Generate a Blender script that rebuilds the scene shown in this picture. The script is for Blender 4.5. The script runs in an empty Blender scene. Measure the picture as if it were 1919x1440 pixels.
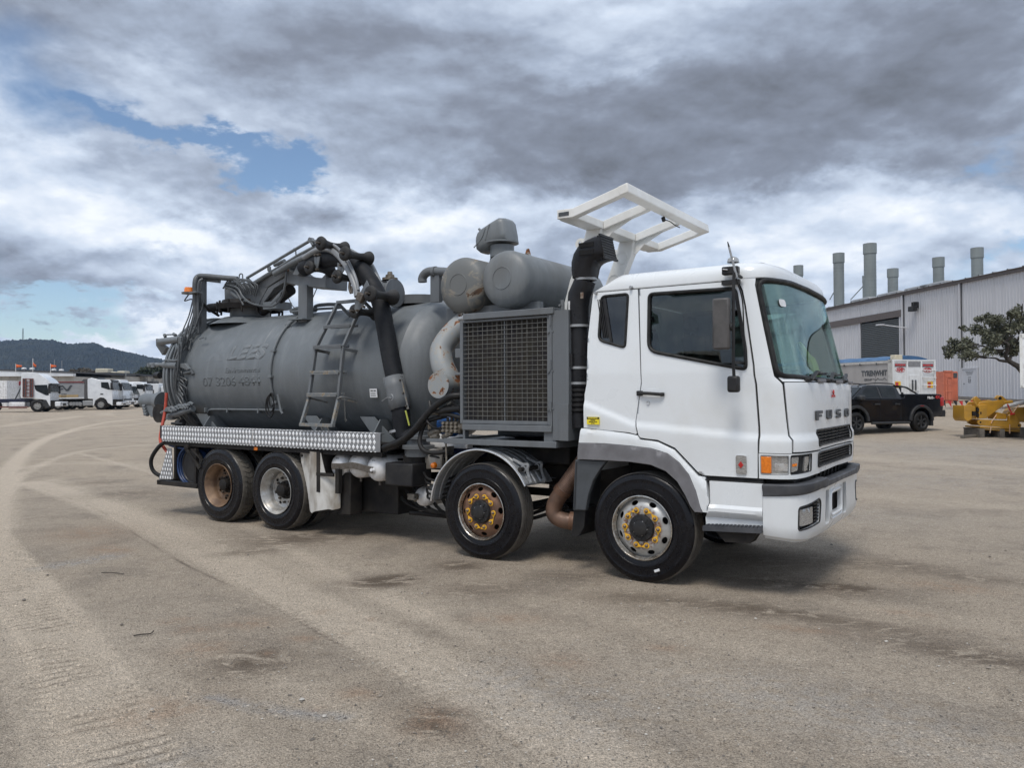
import bpy,bmesh,math,random
import numpy as np
from mathutils import Vector,Matrix,noise as mnoise
from mathutils.geometry import delaunay_2d_cdt
R=math.radians
PI=math.pi
rnd=random.Random(7)
sc=bpy.context.scene
C=sc.collection
# ------------------------------------------------------------------ camera, sky, sun, exposure
CAM_H=1.752
FPX,PITCH,ROLL=1450.5,0.0139,0.0034
cam_d=bpy.data.cameras.new('camera')
cam_d.sensor_width=36.0
cam_d.lens=FPX/1919.0*36.0
cam_d.clip_start=0.1
cam_d.clip_end=9000.0
cam=bpy.data.objects.new('camera',cam_d)
C.objects.link(cam)
cam.matrix_world=Matrix.Translation((0,0,CAM_H))@Matrix.Rotation(PI/2+PITCH,4,'X')@Matrix.Rotation(-ROLL,4,'Z')
sc.camera=cam
SUN_DIR=Vector((-0.16,-0.46,0.87)).normalized()
SUN_EL=math.degrees(math.asin(SUN_DIR.z))
sun_d=bpy.data.lights.new('sun','SUN')
sun_d.energy=2.0
sun_d.angle=R(20.0)
sun_d.color=(1.0,0.95,0.88)
sun=bpy.data.objects.new('sun',sun_d)
C.objects.link(sun)
sun.rotation_euler=SUN_DIR.to_track_quat('Z','Y').to_euler()
sun.location=(0,0,30)
vs=sc.view_settings
vs.view_transform='Standard'
vs.look='None'
vs.gamma=1.0
vs.use_curve_mapping=False
vs.exposure=0.22
sc.cycles.max_bounces=7
sc.cycles.diffuse_bounces=3
sc.cycles.glossy_bounces=4
sc.cycles.transparent_max_bounces=14
sc.cycles.sample_clamp_indirect=6.0
class NT:
 """small helper for writing node graphs"""
 def __init__(self,tree):
  self.t=tree
  tree.nodes.clear()
 def n(self,kind,**kw):
  nd=self.t.nodes.new(kind)
  for k,v in kw.items():
   setattr(nd,k,v)
  return nd
 def put(self,sock,v):
  if isinstance(v,bpy.types.NodeSocket):
   self.t.links.new(v,sock)
  elif isinstance(v,(tuple,list)):
   v=tuple(v)
   if len(sock.default_value)==4 and len(v)==3:
    v=v+(1,)
   sock.default_value=v
  else:
   sock.default_value=v
 def m(self,op,a,b=None,c=None,clamp=False):
  nd=self.n('ShaderNodeMath',operation=op,use_clamp=clamp)
  self.put(nd.inputs[0],a)
  if b is not None:self.put(nd.inputs[1],b)
  if c is not None:self.put(nd.inputs[2],c)
  return nd.outputs[0]
 def step(self,x,lo,hi):
  nd=self.n('ShaderNodeMapRange',interpolation_type='SMOOTHSTEP')
  self.put(nd.inputs[0],x);self.put(nd.inputs[1],lo);self.put(nd.inputs[2],hi)
  return nd.outputs[0]
 def lin(self,x,lo,hi,a=0.0,b=1.0):
  nd=self.n('ShaderNodeMapRange')
  self.put(nd.inputs[0],x);self.put(nd.inputs[1],lo);self.put(nd.inputs[2],hi)
  self.put(nd.inputs[3],a);self.put(nd.inputs[4],b)
  return nd.outputs[0]
 def noise(self,vec,scale,detail=4,rough=0.5,dist=0.0,out=0):
  nd=self.n('ShaderNodeTexNoise')
  if vec is not None:self.put(nd.inputs['Vector'],vec)
  nd.inputs['Scale'].default_value=scale
  nd.inputs['Detail'].default_value=detail
  nd.inputs['Roughness'].default_value=rough
  nd.inputs['Distortion'].default_value=dist
  return nd.outputs[out]
 def mix(self,f,a,b,blend='MIX'):
  nd=self.n('ShaderNodeMix',data_type='RGBA',blend_type=blend)
  nd.clamp_factor=True
  self.put(nd.inputs[0],f);self.put(nd.inputs[6],a);self.put(nd.inputs[7],b)
  return nd.outputs[2]
 def vm(self,op,a,b=None):
  nd=self.n('ShaderNodeVectorMath',operation=op)
  self.put(nd.inputs[0],a)
  if b is not None:self.put(nd.inputs[1],b)
  return nd.outputs[0]
 def xyz(self,x,y,z):
  nd=self.n('ShaderNodeCombineXYZ')
  self.put(nd.inputs[0],x);self.put(nd.inputs[1],y);self.put(nd.inputs[2],z)
  return nd.outputs[0]
def build_world():
 w=bpy.data.worlds.new('World')
 sc.world=w
 w.use_nodes=True
 g=NT(w.node_tree)
 tc=g.n('ShaderNodeTexCoord').outputs['Generated']
 out=g.n('ShaderNodeOutputWorld')
 sky=g.n('ShaderNodeTexSky',sky_type='NISHITA')
 sky.sun_disc=False
 sky.sun_elevation=R(SUN_EL)
 sky.sun_rotation=math.atan2(SUN_DIR.x,SUN_DIR.y)
 sky.air_density=1.0
 sky.dust_density=0.15
 sky.ozone_density=2.6
 sep=g.n('ShaderNodeSeparateXYZ')
 g.put(sep.inputs[0],tc)
 X,Y,Z=sep.outputs
 def density(dz):
  z=g.m('ADD',g.m('MAXIMUM',Z,0.0),0.48+dz)
  q=g.xyz(g.m('DIVIDE',X,z),g.m('DIVIDE',Y,z),g.m('MULTIPLY',Z,1.5))
  big=g.noise(q,1.15,4,0.5,0.2)
  fine=g.noise(q,3.6,9,0.53,0.1)
  return g.m('ADD',g.m('MULTIPLY',big,0.5),g.m('MULTIPLY',fine,0.5)),q
 d0,q=density(0.0)
 d1,_=density(0.018)
 w1=g.noise(q,4.2,8,0.62,0.2);w2=g.noise(g.vm('ADD',q,(3.1,9.2,1.7)),5.2,8,0.62,0.2)
 az=g.m('ADD',g.m('ARCTAN2',X,Y),g.m('MULTIPLY',g.m('SUBTRACT',w1,0.5),0.42))
 el=g.m('ADD',g.m('ARCSINE',Z),g.m('MULTIPLY',g.m('SUBTRACT',w2,0.5),0.17))
 def blob(px,py,sx,sy,amp,rot=0.0):
  a0=math.atan((px-960)/FPX)
  e0=math.atan((740-py)/FPX*math.cos(a0))
  u=g.m('SUBTRACT',az,a0);v=g.m('SUBTRACT',el,e0)
  c,s=math.cos(rot),math.sin(rot)
  uu=g.m('ADD',g.m('MULTIPLY',u,c),g.m('MULTIPLY',v,s))
  vv=g.m('ADD',g.m('MULTIPLY',u,-s),g.m('MULTIPLY',v,c))
  e=g.m('ADD',g.m('POWER',g.m('DIVIDE',g.m('ABSOLUTE',uu),sx/FPX),2.0),g.m('POWER',g.m('DIVIDE',g.m('ABSOLUTE',vv),sy/FPX),2.0))
  return g.m('MULTIPLY',g.m('EXPONENT',g.m('MULTIPLY',e,-1.0)),amp)
 def total(bl):
  r=None
  for b in bl:
   t=blob(*b)
   r=t if r is None else g.m('ADD',r,t)
  return r
  # gaps in the cloud deck
 hole=total([(490,290,120,44,0.40,-0.25),(560,330,55,38,0.32),(225,215,95,24,0.34,-0.1),(400,245,80,28,0.30,-0.1),(300,250,70,22,0.16),(1900,250,60,50,0.24),(1905,455,60,24,0.30),(110,585,200,20,0.24,-0.05),(20,590,90,18,0.15),(290,640,60,20,0.12)])
 # the deck is thick and dark here, thin and bright there
 dark=total([(1250,230,560,95,0.60,-0.03),(1000,300,300,50,0.30),(760,150,300,110,0.42),(1750,110,380,120,0.42),(1100,20,700,60,0.26),(500,385,150,40,0.42,0.05),(600,410,90,34,0.3),(60,240,170,50,0.34),(230,475,70,30,0.30),(60,520,160,34,0.30),(330,40,420,60,0.30),(90,70,140,70,0.30),(180,560,220,18,0.34),(1850,310,200,26,0.24),(1100,470,140,22,0.16),(1500,320,260,24,0.3)])
 dark=g.m('SUBTRACT',1.0,g.m('EXPONENT',g.m('MULTIPLY',dark,-1.6)))
 lite=total([(60,400,170,50,0.12),(330,440,120,40,0.26),(720,400,160,55,0.24),(1100,395,260,50,0.16),(1640,400,260,45,0.10),(1480,500,200,40,0.14),(600,600,400,50,0.20),(1000,40,340,35,0.16),(1250,110,200,18,0.14),(300,610,120,20,0.2),(330,150,150,50,0.12),(150,300,140,30,0.10)])
 cov=g.step(g.m('SUBTRACT',g.m('ADD',g.m('MULTIPLY',d0,1.9),-0.28),hole),0.32,0.60)
 relief=g.m('MULTIPLY',g.m('SUBTRACT',d0,d1),3.9)
 n2=g.noise(g.vm('ADD',q,(7.3,2.1,0.4)),2.6,8,0.54,0.2)
 b=g.m('ADD',0.72,relief)
 b=g.m('ADD',b,g.m('MULTIPLY',g.m('SUBTRACT',n2,0.5),1.0))
 b=g.m('ADD',b,g.m('MULTIPLY',g.m('SUBTRACT',d0,0.5),-0.7))
 b=g.m('SUBTRACT',b,g.m('MULTIPLY',dark,0.58))
 b=g.m('ADD',b,lite)
 ramp=g.n('ShaderNodeValToRGB')
 g.put(ramp.inputs[0],b)
 els=ramp.color_ramp.elements
 els[0].position=0.0;els[0].color=(0.150,0.166,0.200,1)
 els[1].position=1.0;els[1].color=(0.86,0.90,0.96,1)
 for p,c in((0.25,(0.225,0.255,0.320)),(0.5,(0.36,0.42,0.53)),(0.75,(0.58,0.66,0.785))):
  e=els.new(p);e.color=c+(1,)
 bg1=g.n('ShaderNodeBackground');g.put(bg1 .inputs[0],sky.outputs[0]);bg1 .inputs[1].default_value=0.105
 bg2=g.n('ShaderNodeBackground');g.put(bg2 .inputs[0],ramp.outputs[0]);bg2 .inputs[1].default_value=1.0
 mx=g.n('ShaderNodeMixShader')
 g.put(mx.inputs[0],cov)
 g.t.links.new(bg1 .outputs[0],mx.inputs[1]);g.t.links.new(bg2 .outputs[0],mx.inputs[2])
 g.t.links.new(mx.outputs[0],out.inputs[0])
build_world()
# ------------------------------------------------------------------ materials
def new_mat(name):
 m=bpy.data.materials.new(name)
 m.use_nodes=True
 g=NT(m.node_tree)
 out=g.n('ShaderNodeOutputMaterial')
 return m,g,out
def bsdf(g,out,color,rough=0.5,metal=0.0,coat=0.0,bump=None,spec=0.5,bstr=0.3,bdist=0.01):
 b=g.n('ShaderNodeBsdfPrincipled')
 g.put(b.inputs['Base Color'],color)
 g.put(b.inputs['Roughness'],rough)
 g.put(b.inputs['Metallic'],metal)
 b.inputs['Specular IOR Level'].default_value=spec
 b.inputs['Coat Weight'].default_value=coat
 b.inputs['Coat Roughness'].default_value=0.08
 if bump is not None:
  bp=g.n('ShaderNodeBump')
  bp.inputs['Strength'].default_value=bstr
  bp.inputs['Distance'].default_value=bdist
  g.put(bp.inputs['Height'],bump)
  g.t.links.new(bp.outputs[0],b.inputs['Normal'])
 g.t.links.new(b.outputs[0],out.inputs[0])
 return b
def obco(g):
 return g.n('ShaderNodeTexCoord').outputs['Object']
def simple(name,c1,c2=None,rough=0.5,metal=0.0,scale=6.0,coat=0.0,spec=0.5,bump=0.0,bdist=0.003,lo=0.35,hi=0.7,rvar=0.12,stretch=None):
 """paint or plastic: two tones of wear mixed by noise, slightly uneven gloss and relief"""
 m,g,out=new_mat(name)
 co=obco(g)
 if stretch is not None:
  co=g.vm('MULTIPLY',co,stretch)
 n1=g.noise(co,scale,7,0.6,0.3)
 col=g.mix(g.step(n1,lo,hi),c1,c2 or tuple(x*0.8 for x in c1))
 rg=g.lin(g.noise(co,scale*2.3,4,0.6),0.3,0.7,max(0.02,rough-rvar),min(1,rough+rvar))
 bsdf(g,out,col,rg,metal,coat,g.noise(co,scale*12,3,0.6)if bump else None,spec,bump,bdist)
 return m
def streaked(name,base,light,dirt,rough=0.45,metal=0.0,zdirt=(0.9,1.5),coat=0.0,amount=0.6):
 """paint with vertical run marks and dust that thickens low down"""
 m,g,out=new_mat(name)
 co=obco(g)
 n1=g.noise(g.vm('MULTIPLY',co,(7.0,7.0,0.55)),1.0,8,0.62,0.4)
 n2=g.noise(co,1.3,6,0.6,0.6)
 n3=g.noise(co,26.0,5,0.65)
 col=g.mix(g.m('MULTIPLY',g.step(n1,0.42,0.72),amount),base,light)
 col=g.mix(g.m('MULTIPLY',g.step(n2,0.45,0.75),amount*0.7),col,dirt)
 col=g.mix(g.m('MULTIPLY',g.step(n3,0.55,0.75),0.22),col,dirt)
 rg=g.lin(n2,0.3,0.7,rough-0.1,rough+0.16)
 bsdf(g,out,col,rg,metal,coat,g.noise(co,3.0,4,0.5),0.5,0.12,0.01)
 return m
def rusty(name,paint,scale=5.0,amount=(0.54,0.60),dark=(0.055,0.022,0.012),rust=(0.26,0.105,0.045),rough=0.5):
 m,g,out=new_mat(name)
 co=obco(g)
 n1=g.noise(co,scale,9,0.68,0.9)
 n2=g.noise(co,scale*3.1,5,0.7,0.5)
 mask=g.step(n1,amount[0],amount[1])
 rc=g.mix(g.step(n2,0.4,0.65),rust,dark)
 fringe=g.step(n1,amount[0]-0.07,amount[0])
 p=g.mix(g.m('MULTIPLY',fringe,0.4),paint,(0.36,0.30,0.22))
 col=g.mix(mask,p,rc)
 bsdf(g,out,col,g.lin(mask,0,1,rough,0.85),0.0,0.0,g.m('ADD',g.m('MULTIPLY',n2,0.3),g.m('MULTIPLY',mask,-1.0)),0.4,0.25,0.004)
 return m
def white_paint(name='white cab paint'):
 m,g,out=new_mat(name)
 co=obco(g)
 n2=g.noise(co,1.7,6,0.6,0.5)
 n3=g.noise(co,38.0,5,0.7)
 sep=g.n('ShaderNodeSeparateXYZ');g.put(sep.inputs[0],co)
 low=g.lin(sep.outputs[2],1.9,0.5,0.0,1.0)
 dirt=g.m('MULTIPLY',g.step(g.m('ADD',n2,g.m('MULTIPLY',low,0.14)),0.48,0.85),0.35)
 col=g.mix(dirt,(0.71,0.735,0.75),(0.54,0.52,0.47))
 col=g.mix(g.m('MULTIPLY',g.step(n3,0.66,0.72),0.4),col,(0.42,0.38,0.32))
 bsdf(g,out,col,g.lin(n2,0.3,0.7,0.24,0.40),0.0,0.35,g.noise(co,90.0,2,0.5),0.5,0.02,0.001)
 return m
def glass(name,tint,rough=0.02,strength=1.0):
 m,g,out=new_mat(name)
 tr=g.n('ShaderNodeBsdfTransparent');tr.inputs[0].default_value=tint+(1,)
 gl=g.n('ShaderNodeBsdfGlossy');gl.inputs['Roughness'].default_value=rough
 gl.inputs['Color'].default_value=(0.92,0.96,1.0,1)
 fr=g.n('ShaderNodeFresnel');fr.inputs[0].default_value=1.55
 mx=g.n('ShaderNodeMixShader')
 dust=g.n('ShaderNodeBsdfDiffuse');dust.inputs[0].default_value=(0.45,0.46,0.43,1)
 g.put(mx.inputs[0],g.m('MULTIPLY',fr.outputs[0],strength,clamp=True))
 g.t.links.new(tr.outputs[0],mx.inputs[1]);g.t.links.new(gl.outputs[0],mx.inputs[2])
 m2=g.n('ShaderNodeMixShader')
 co=obco(g)
 g.put(m2 .inputs[0],g.m('MULTIPLY',g.step(g.noise(g.vm('MULTIPLY',co,(3,3,0.7)),2.0,6,0.65,0.4),0.45,0.8),0.05))
 g.t.links.new(mx.outputs[0],m2 .inputs[1]);g.t.links.new(dust.outputs[0],m2 .inputs[2])
 g.t.links.new(m2 .outputs[0],out.inputs[0])
 return m
def flatmat(name,c,rough=0.5,metal=0.0,coat=0.0):
 return simple(name,c,tuple(x*0.86 for x in c),rough,metal,9.0,coat)
M={}
M['white']=white_paint()
M['cream_white']=simple('white frame paint',(0.76,0.76,0.74),(0.66,0.65,0.61),0.38,0,3.0,0.2)
M['tank']=streaked('grey tank paint',(0.130,0.144,0.154),(0.176,0.189,0.199),(0.108,0.115,0.119),0.44,amount=0.8)
M['grey']=streaked('grey frame paint',(0.120,0.130,0.140),(0.155,0.166,0.175),(0.09,0.088,0.082),0.45,amount=0.7)
M['silencer']=streaked('grey silencer paint',(0.145,0.158,0.166),(0.20,0.214,0.222),(0.12,0.12,0.114),0.42,amount=0.8)
M['silencer_rust']=rusty('scorched grey silencer paint',(0.135,0.14,0.138),3.6,(0.60,0.64),dark=(0.03,0.018,0.012),rust=(0.13,0.075,0.045))
M['pipe_rust']=rusty('flaking grey pipe paint',(0.27,0.285,0.29),6.5,(0.555,0.585))
M['worn']=rusty('worn grey step paint',(0.16,0.17,0.175),9.0,(0.56,0.62),dark=(0.10,0.08,0.06),rust=(0.30,0.24,0.16))
M['black']=simple('black plastic',(0.018,0.018,0.020),(0.035,0.034,0.033),0.42,0,5.0,spec=0.22)
M['snorkel']=simple('satin black intake plastic',(0.013,0.013,0.015),(0.022,0.022,0.024),0.33,0,4.0,spec=0.22)
M['under']=simple('oily black chassis paint',(0.014,0.013,0.013),(0.032,0.028,0.024),0.62,0,4.0,spec=0.22)
M['rubber']=simple('black hose rubber',(0.012,0.012,0.013),(0.022,0.021,0.02),0.50,0,8.0,spec=0.22)
M['hose']=simple('matt black suction hose',(0.011,0.012,0.015),(0.020,0.021,0.024),0.62,0,6.0,spec=0.22)
M['roller']=simple('grey black roller rubber',(0.022,0.022,0.023),(0.045,0.044,0.043),0.58,0,5.0,spec=0.22)
M['sidewall']=simple('dressed tyre sidewall',(0.004,0.004,0.006),(0.007,0.007,0.009),0.30,0,7.0,rvar=0.1,spec=0.3)
M['tread']=simple('dusty tyre tread',(0.125,0.112,0.094),(0.075,0.068,0.058),0.85,0,6.0,bump=0.3)
M['tread_clean']=simple('used tyre tread',(0.105,0.096,0.084),(0.066,0.060,0.053),0.8,0,6.0,bump=0.3)
M['steel']=simple('silver steel wheel',(0.46,0.46,0.45),(0.30,0.28,0.25),0.36,0.55,9.0)
M['steel_brown']=simple('brown stained wheel',(0.24,0.155,0.095),(0.12,0.075,0.05),0.55,0.25,7.0)
M['rim_rust']=simple('rust brown front wheel',(0.20,0.105,0.062),(0.11,0.062,0.042),0.55,0.2,9.0)
def nut_rust():
 m,g,out=new_mat('silver wheel rusting round the nuts')
 co=obco(g);sp=g.n('ShaderNodeSeparateXYZ');g.put(sp.inputs[0],co)
 r=g.m('SQRT',g.m('ADD',g.m('POWER',g.m('ABSOLUTE',sp.outputs[0]),2.0),g.m('POWER',g.m('ABSOLUTE',sp.outputs[2]),2.0)))
 n1=g.noise(co,34.0,6,0.7);n2=g.noise(co,9.0,6,0.6)
 ring=g.m('MULTIPLY',g.step(r,0.215,0.185),g.step(g.m('ADD',n1,g.m('MULTIPLY',n2,0.5)),0.66,0.84))
 col=g.mix(g.step(n2,0.35,0.7),(0.50,0.50,0.49),(0.34,0.33,0.31))
 col=g.mix(ring,col,(0.17,0.085,0.05))
 bsdf(g,out,col,g.lin(ring,0,1,0.38,0.8),g.lin(ring,0,1,0.5,0.0))
 return m
M['steel_nuts']=nut_rust()
M['chrome']=simple('bright wheel edge',(0.60,0.58,0.54),(0.38,0.33,0.27),0.25,0.9,14.0)
M['nut']=simple('rusty wheel nut',(0.16,0.095,0.06),(0.28,0.24,0.2),0.5,0.5,40.0)
M['yellow']=simple('yellow plastic',(0.86,0.48,0.02),(0.62,0.32,0.03),0.4,0,30.0)
M['alu']=simple('dull aluminium',(0.36,0.37,0.38),(0.26,0.265,0.27),0.46,0.40,5.0,stretch=(1,1,8))
M['alu_edge']=simple('bright aluminium',(0.78,0.79,0.80),(0.62,0.62,0.62),0.28,0.85,6.0)
M['plate']=simple('grey checker plate',(0.30,0.305,0.315),(0.24,0.245,0.25),0.42,0.55,4.0)
M['diamond']=simple('bright plate diamonds',(0.93,0.94,0.95),(0.82,0.83,0.84),0.30,0.15,30.0)
M['airtank']=simple('white air tank paint',(0.78,0.78,0.79),(0.55,0.54,0.52),0.35,0,5.0,0.2)
M['dirty_white']=simple('mud stained white plastic',(0.60,0.59,0.56),(0.24,0.21,0.17),0.5,0,3.6,lo=0.34,hi=0.66,stretch=(1,1,0.45))
M['strap']=simple('worn steel strap',(0.13,0.115,0.10),(0.08,0.065,0.05),0.6,0.3,24.0)
M['trim']=simple('weathered grey plastic trim',(0.175,0.172,0.182),(0.125,0.122,0.128),0.62,0,5.0)
M['trim_dark']=simple('slate bumper plastic',(0.042,0.045,0.052),(0.075,0.077,0.084),0.55,0,4.0)
M['guard']=simple('grey mudguard plastic',(0.065,0.072,0.080),(0.045,0.049,0.053),0.5,0,4.0)
M['seal']=simple('window rubber',(0.012,0.012,0.012),(0.03,0.03,0.029),0.5,0,12.0,spec=0.22)
M['wind']=glass('windscreen glass',(0.74,0.88,0.82),0.02,0.45)
M['side_glass']=glass('tinted door glass',(0.46,0.51,0.49),0.02,1.25)
M['dark_glass']=glass('dark glass',(0.09,0.11,0.13),0.02,1.6)
M['lens']=simple('clear lamp lens',(0.50,0.50,0.49),(0.20,0.20,0.20),0.12,0.45,22.0,0.6,stretch=(2,2,12))
M['amber']=simple('amber lens',(0.85,0.23,0.015),(0.62,0.15,0.01),0.2,0,40.0,0.5)
M['red_lens']=simple('red lens',(0.50,0.02,0.02),(0.32,0.012,0.012),0.2,0,40.0,0.5)
M['red']=simple('red paint',(0.55,0.03,0.03),(0.4,0.02,0.02),0.4)
M['hose_red']=simple('faded red hose',(0.52,0.075,0.04),(0.36,0.05,0.03),0.5)
M['blue']=simple('blue pump paint',(0.015,0.12,0.42),(0.01,0.06,0.2),0.4,0,14.0)
M['blue_hose']=simple('dark blue hose',(0.012,0.035,0.10),(0.02,0.05,0.15),0.45,0,14.0)
M['brown_pipe']=simple('heat browned exhaust pipe',(0.19,0.115,0.080),(0.12,0.075,0.055),0.55,0.3,7.0)
M['manifold']=simple('dirty cast metal',(0.24,0.215,0.18),(0.10,0.085,0.065),0.6,0.4,22.0,bump=0.5)
M['fin']=simple('dusty radiator fins',(0.085,0.075,0.060),(0.050,0.047,0.055),0.7,0.1,5.0)
M['railgrey']=streaked('light grey rail paint',(0.20,0.21,0.22),(0.27,0.28,0.29),(0.15,0.15,0.15),0.38)
M['hyd']=simple('dark grey painted hoses',(0.062,0.068,0.074),(0.10,0.108,0.114),0.5,0,6.0)
M['core']=simple('radiator core',(0.050,0.045,0.038),(0.030,0.030,0.045),0.7,0.1,9.0)
M['wire']=simple('galvanised mesh wire',(0.17,0.168,0.155),(0.11,0.108,0.10),0.55,0.3,12.0)
M['seat']=simple('grey seat cloth',(0.075,0.078,0.075),(0.05,0.052,0.05),0.9,0,20.0)
M['interior']=simple('grey cab trim',(0.22,0.225,0.21),(0.17,0.17,0.16),0.75,0,6.0)
M['dash']=simple('dark dashboard',(0.055,0.058,0.056),(0.04,0.04,0.04),0.7,0,8.0)
M['hivis']=simple('yellow cloth',(0.62,0.60,0.10),(0.42,0.42,0.12),0.85,0,9.0)
M['label_yellow']=flatmat('yellow warning label',(0.82,0.66,0.02),0.5)
M['label_white']=flatmat('white label',(0.70,0.71,0.72),0.5)
M['ink']=flatmat('black print',(0.015,0.015,0.015),0.5)
M['ghost']=streaked('faded lettering',(0.146,0.160,0.171),(0.190,0.204,0.214),(0.124,0.131,0.136),0.5,amount=0.6)
M['ghost_dark']=streaked('dark ghost lettering',(0.112,0.125,0.134),(0.154,0.166,0.175),(0.098,0.104,0.108),0.5,amount=0.6)
# ------------------------------------------------------------------ mesh helpers
class MB:
 def __init__(self):
  self.v=[];self.f=[];self.mi=[]
 def add(self,vs_,fs,mi=0):
  o=len(self.v)
  self.v.extend([tuple(p)for p in vs_])
  for f in fs:
   self.f.append(tuple(i+o for i in f));self.mi.append(mi)
  return self
 def box(self,x0,x1,y0,y1,z0,z1,mi=0,mat=None):
  p=[(x,y,z)for z in(z0,z1)for y in(y0,y1)for x in(x0,x1)]
  if mat is not None:p=[mat@Vector(q)for q in p]
  return self.add(p,[(0,2,3,1),(4,5,7,6),(0,1,5,4),(2,6,7,3),(0,4,6,2),(1,3,7,5)],mi)
 def bar(self,a,b,w,h,up=(0,0,1),mi=0):
  a=Vector(a);b=Vector(b);d=(b-a).normalized()
  up=Vector(up)
  s=d.cross(up)
  if s.length<1e-4:s=d.cross(Vector((0,1,0)))
  s.normalize();u=s.cross(d).normalized()
  p=[q+s*sx*w/2+u*su*h/2 for q in(a,b)for sx,su in((-1,-1),(1,-1),(1,1),(-1,1))]
  return self.add(p,[(3,2,1,0),(4,5,6,7),(0,1,5,4),(1,2,6,5),(2,3,7,6),(3,0,4,7)],mi)
 def tube(self,pts,r,n=10,caps=True,mi=0,ry=None):
  pts=[Vector(p)for p in pts]
  m=len(pts)
  rr=r if isinstance(r,(list,tuple))else[r]*m
  T=[]
  for i in range(m):
   t=pts[min(i+1,m-1)]-pts[max(i-1,0)]
   T.append(t.normalized()if t.length>1e-9 else Vector((0,0,1)))
  ref=Vector((0,0,1))if abs(T[0].z)<0.9 else Vector((0,1,0))
  nrm=(ref-T[0]*ref.dot(T[0])).normalized()
  vs_=[]
  for i in range(m):
   nrm=(nrm-T[i]*nrm.dot(T[i]))
   nrm=nrm.normalized()if nrm.length>1e-6 else T[i].orthogonal().normalized()
   bn=T[i].cross(nrm)
   for k in range(n):
    a=2*PI*k/n
    vs_.append(pts[i]+nrm*math.cos(a)*rr[i]+bn*math.sin(a)*rr[i])
  fs=[]
  for i in range(m-1):
   for k in range(n):
    k2=(k+1)%n
    fs.append((i*n+k,i*n+k2,(i+1)*n+k2,(i+1)*n+k))
  if caps:
   fs.append(tuple(range(n-1,-1,-1)));fs.append(tuple((m-1)*n+k for k in range(n)))
  return self.add(vs_,fs,mi)
 def lathe(self,prof,n=48,origin=(0,0,0),axis='y',mi=0,close=False,a0=0.0,a1=2*PI,capends=False):
  """prof: list of (along axis, radius); mi may be a list, one per profile segment"""
  o=Vector(origin)
  full=abs((a1-a0)-2*PI)<1e-6
  cnt=n if full else n+1
  vs_=[]
  for(t,r)in prof:
   for k in range(cnt):
    a=a0+(a1-a0)*k/n
    c,s=math.cos(a)*r,math.sin(a)*r
    if axis=='y':vs_.append(o+Vector((s,t,c)))
    elif axis=='x':vs_.append(o+Vector((t,c,s)))
    else:vs_.append(o+Vector((c,s,t)))
  m=len(prof)
  segs=m if close else m-1
  for i in range(segs):
   j=(i+1)%m
   fs=[]
   for k in range(n):
    k2=(k+1)%cnt
    fs.append((i*cnt+k,j*cnt+k,j*cnt+k2,i*cnt+k2))
   base=len(self.v)if i==0 else self._lb
   if i==0:
    self._lb=len(self.v)
    self.v.extend([tuple(p)for p in vs_])
   for f in fs:
    self.f.append(tuple(q+self._lb for q in f));self.mi.append(mi[i]if isinstance(mi,(list,tuple))else mi)
  if capends:
   self.f.append(tuple(self._lb+k for k in range(cnt)));self.mi.append(mi if not isinstance(mi,(list,tuple))else mi[0])
   self.f.append(tuple(self._lb+(m-1)*cnt+k for k in range(cnt-1,-1,-1)));self.mi.append(mi if not isinstance(mi,(list,tuple))else mi[-1])
  return self
 def prism(self,poly,d0,d1,plane='xz',mi=0):
  """extrude a polygon given in a coordinate plane along the third axis"""
  n=len(poly)
  def P(a,b,d):
   return{'xz':(a,d,b),'yz':(d,a,b),'xy':(a,b,d)}[plane]
  vs_=[P(a,b,d0)for a,b in poly]+[P(a,b,d1)for a,b in poly]
  fs=[tuple(range(n)),tuple(range(2*n-1,n-1,-1))]
  for i in range(n):
   j=(i+1)%n
   fs.append((i,i+n,j+n,j))
  return self.add(vs_,fs,mi)
 def build(self,name,mats,parent=None,bevel=0.0,smooth=True,angle=38,recalc=True,seg=2):
  me=bpy.data.meshes.new(name)
  me.from_pydata([tuple(p)for p in self.v],[],self.f)
  if not isinstance(mats,(list,tuple)):mats=[mats]
  for m_ in mats:me.materials.append(m_)
  if len(mats)>1:me.polygons.foreach_set('material_index',self.mi)
  if recalc:
   bm=bmesh.new();bm.from_mesh(me)
   bmesh.ops.recalc_face_normals(bm,faces=bm.faces)
   bm.to_mesh(me);bm.free()
  if smooth:
   me.shade_smooth()
   me.set_sharp_from_angle(angle=R(angle))
  o=bpy.data.objects.new(name,me)
  C.objects.link(o)
  if parent is not None:o.parent=parent
  if bevel>0:
   b=o.modifiers.new('bevel','BEVEL')
   b.width=bevel;b.segments=seg;b.limit_method='ANGLE';b.angle_limit=R(40)
   b.harden_normals=False
  return o
def empty(name,loc=(0,0,0),rz=0.0,parent=None):
 o=bpy.data.objects.new(name,None)
 C.objects.link(o)
 o.location=loc
 o.rotation_euler=(0,0,rz)
 o.empty_display_size=0.2
 if parent is not None:o.parent=parent
 return o
def tag(o,label=None,cat=None,group=None,kind=None):
 if label:o['label']=label
 if cat:o['category']=cat
 if group:o['group']=group
 if kind:o['kind']=kind
 return o
def kids(o):
 return[c for c in bpy.data.objects if c.parent==o]
def copy_tree(o,parent=None,loc=None,rz=None):
 ch=kids(o)
 c=o.copy()
 C.objects.link(c)
 c.parent=parent
 if loc is not None:c.location=loc
 if rz is not None:c.rotation_euler=(0,0,rz)
 for k in ch:copy_tree(k,c)
 return c
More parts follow.
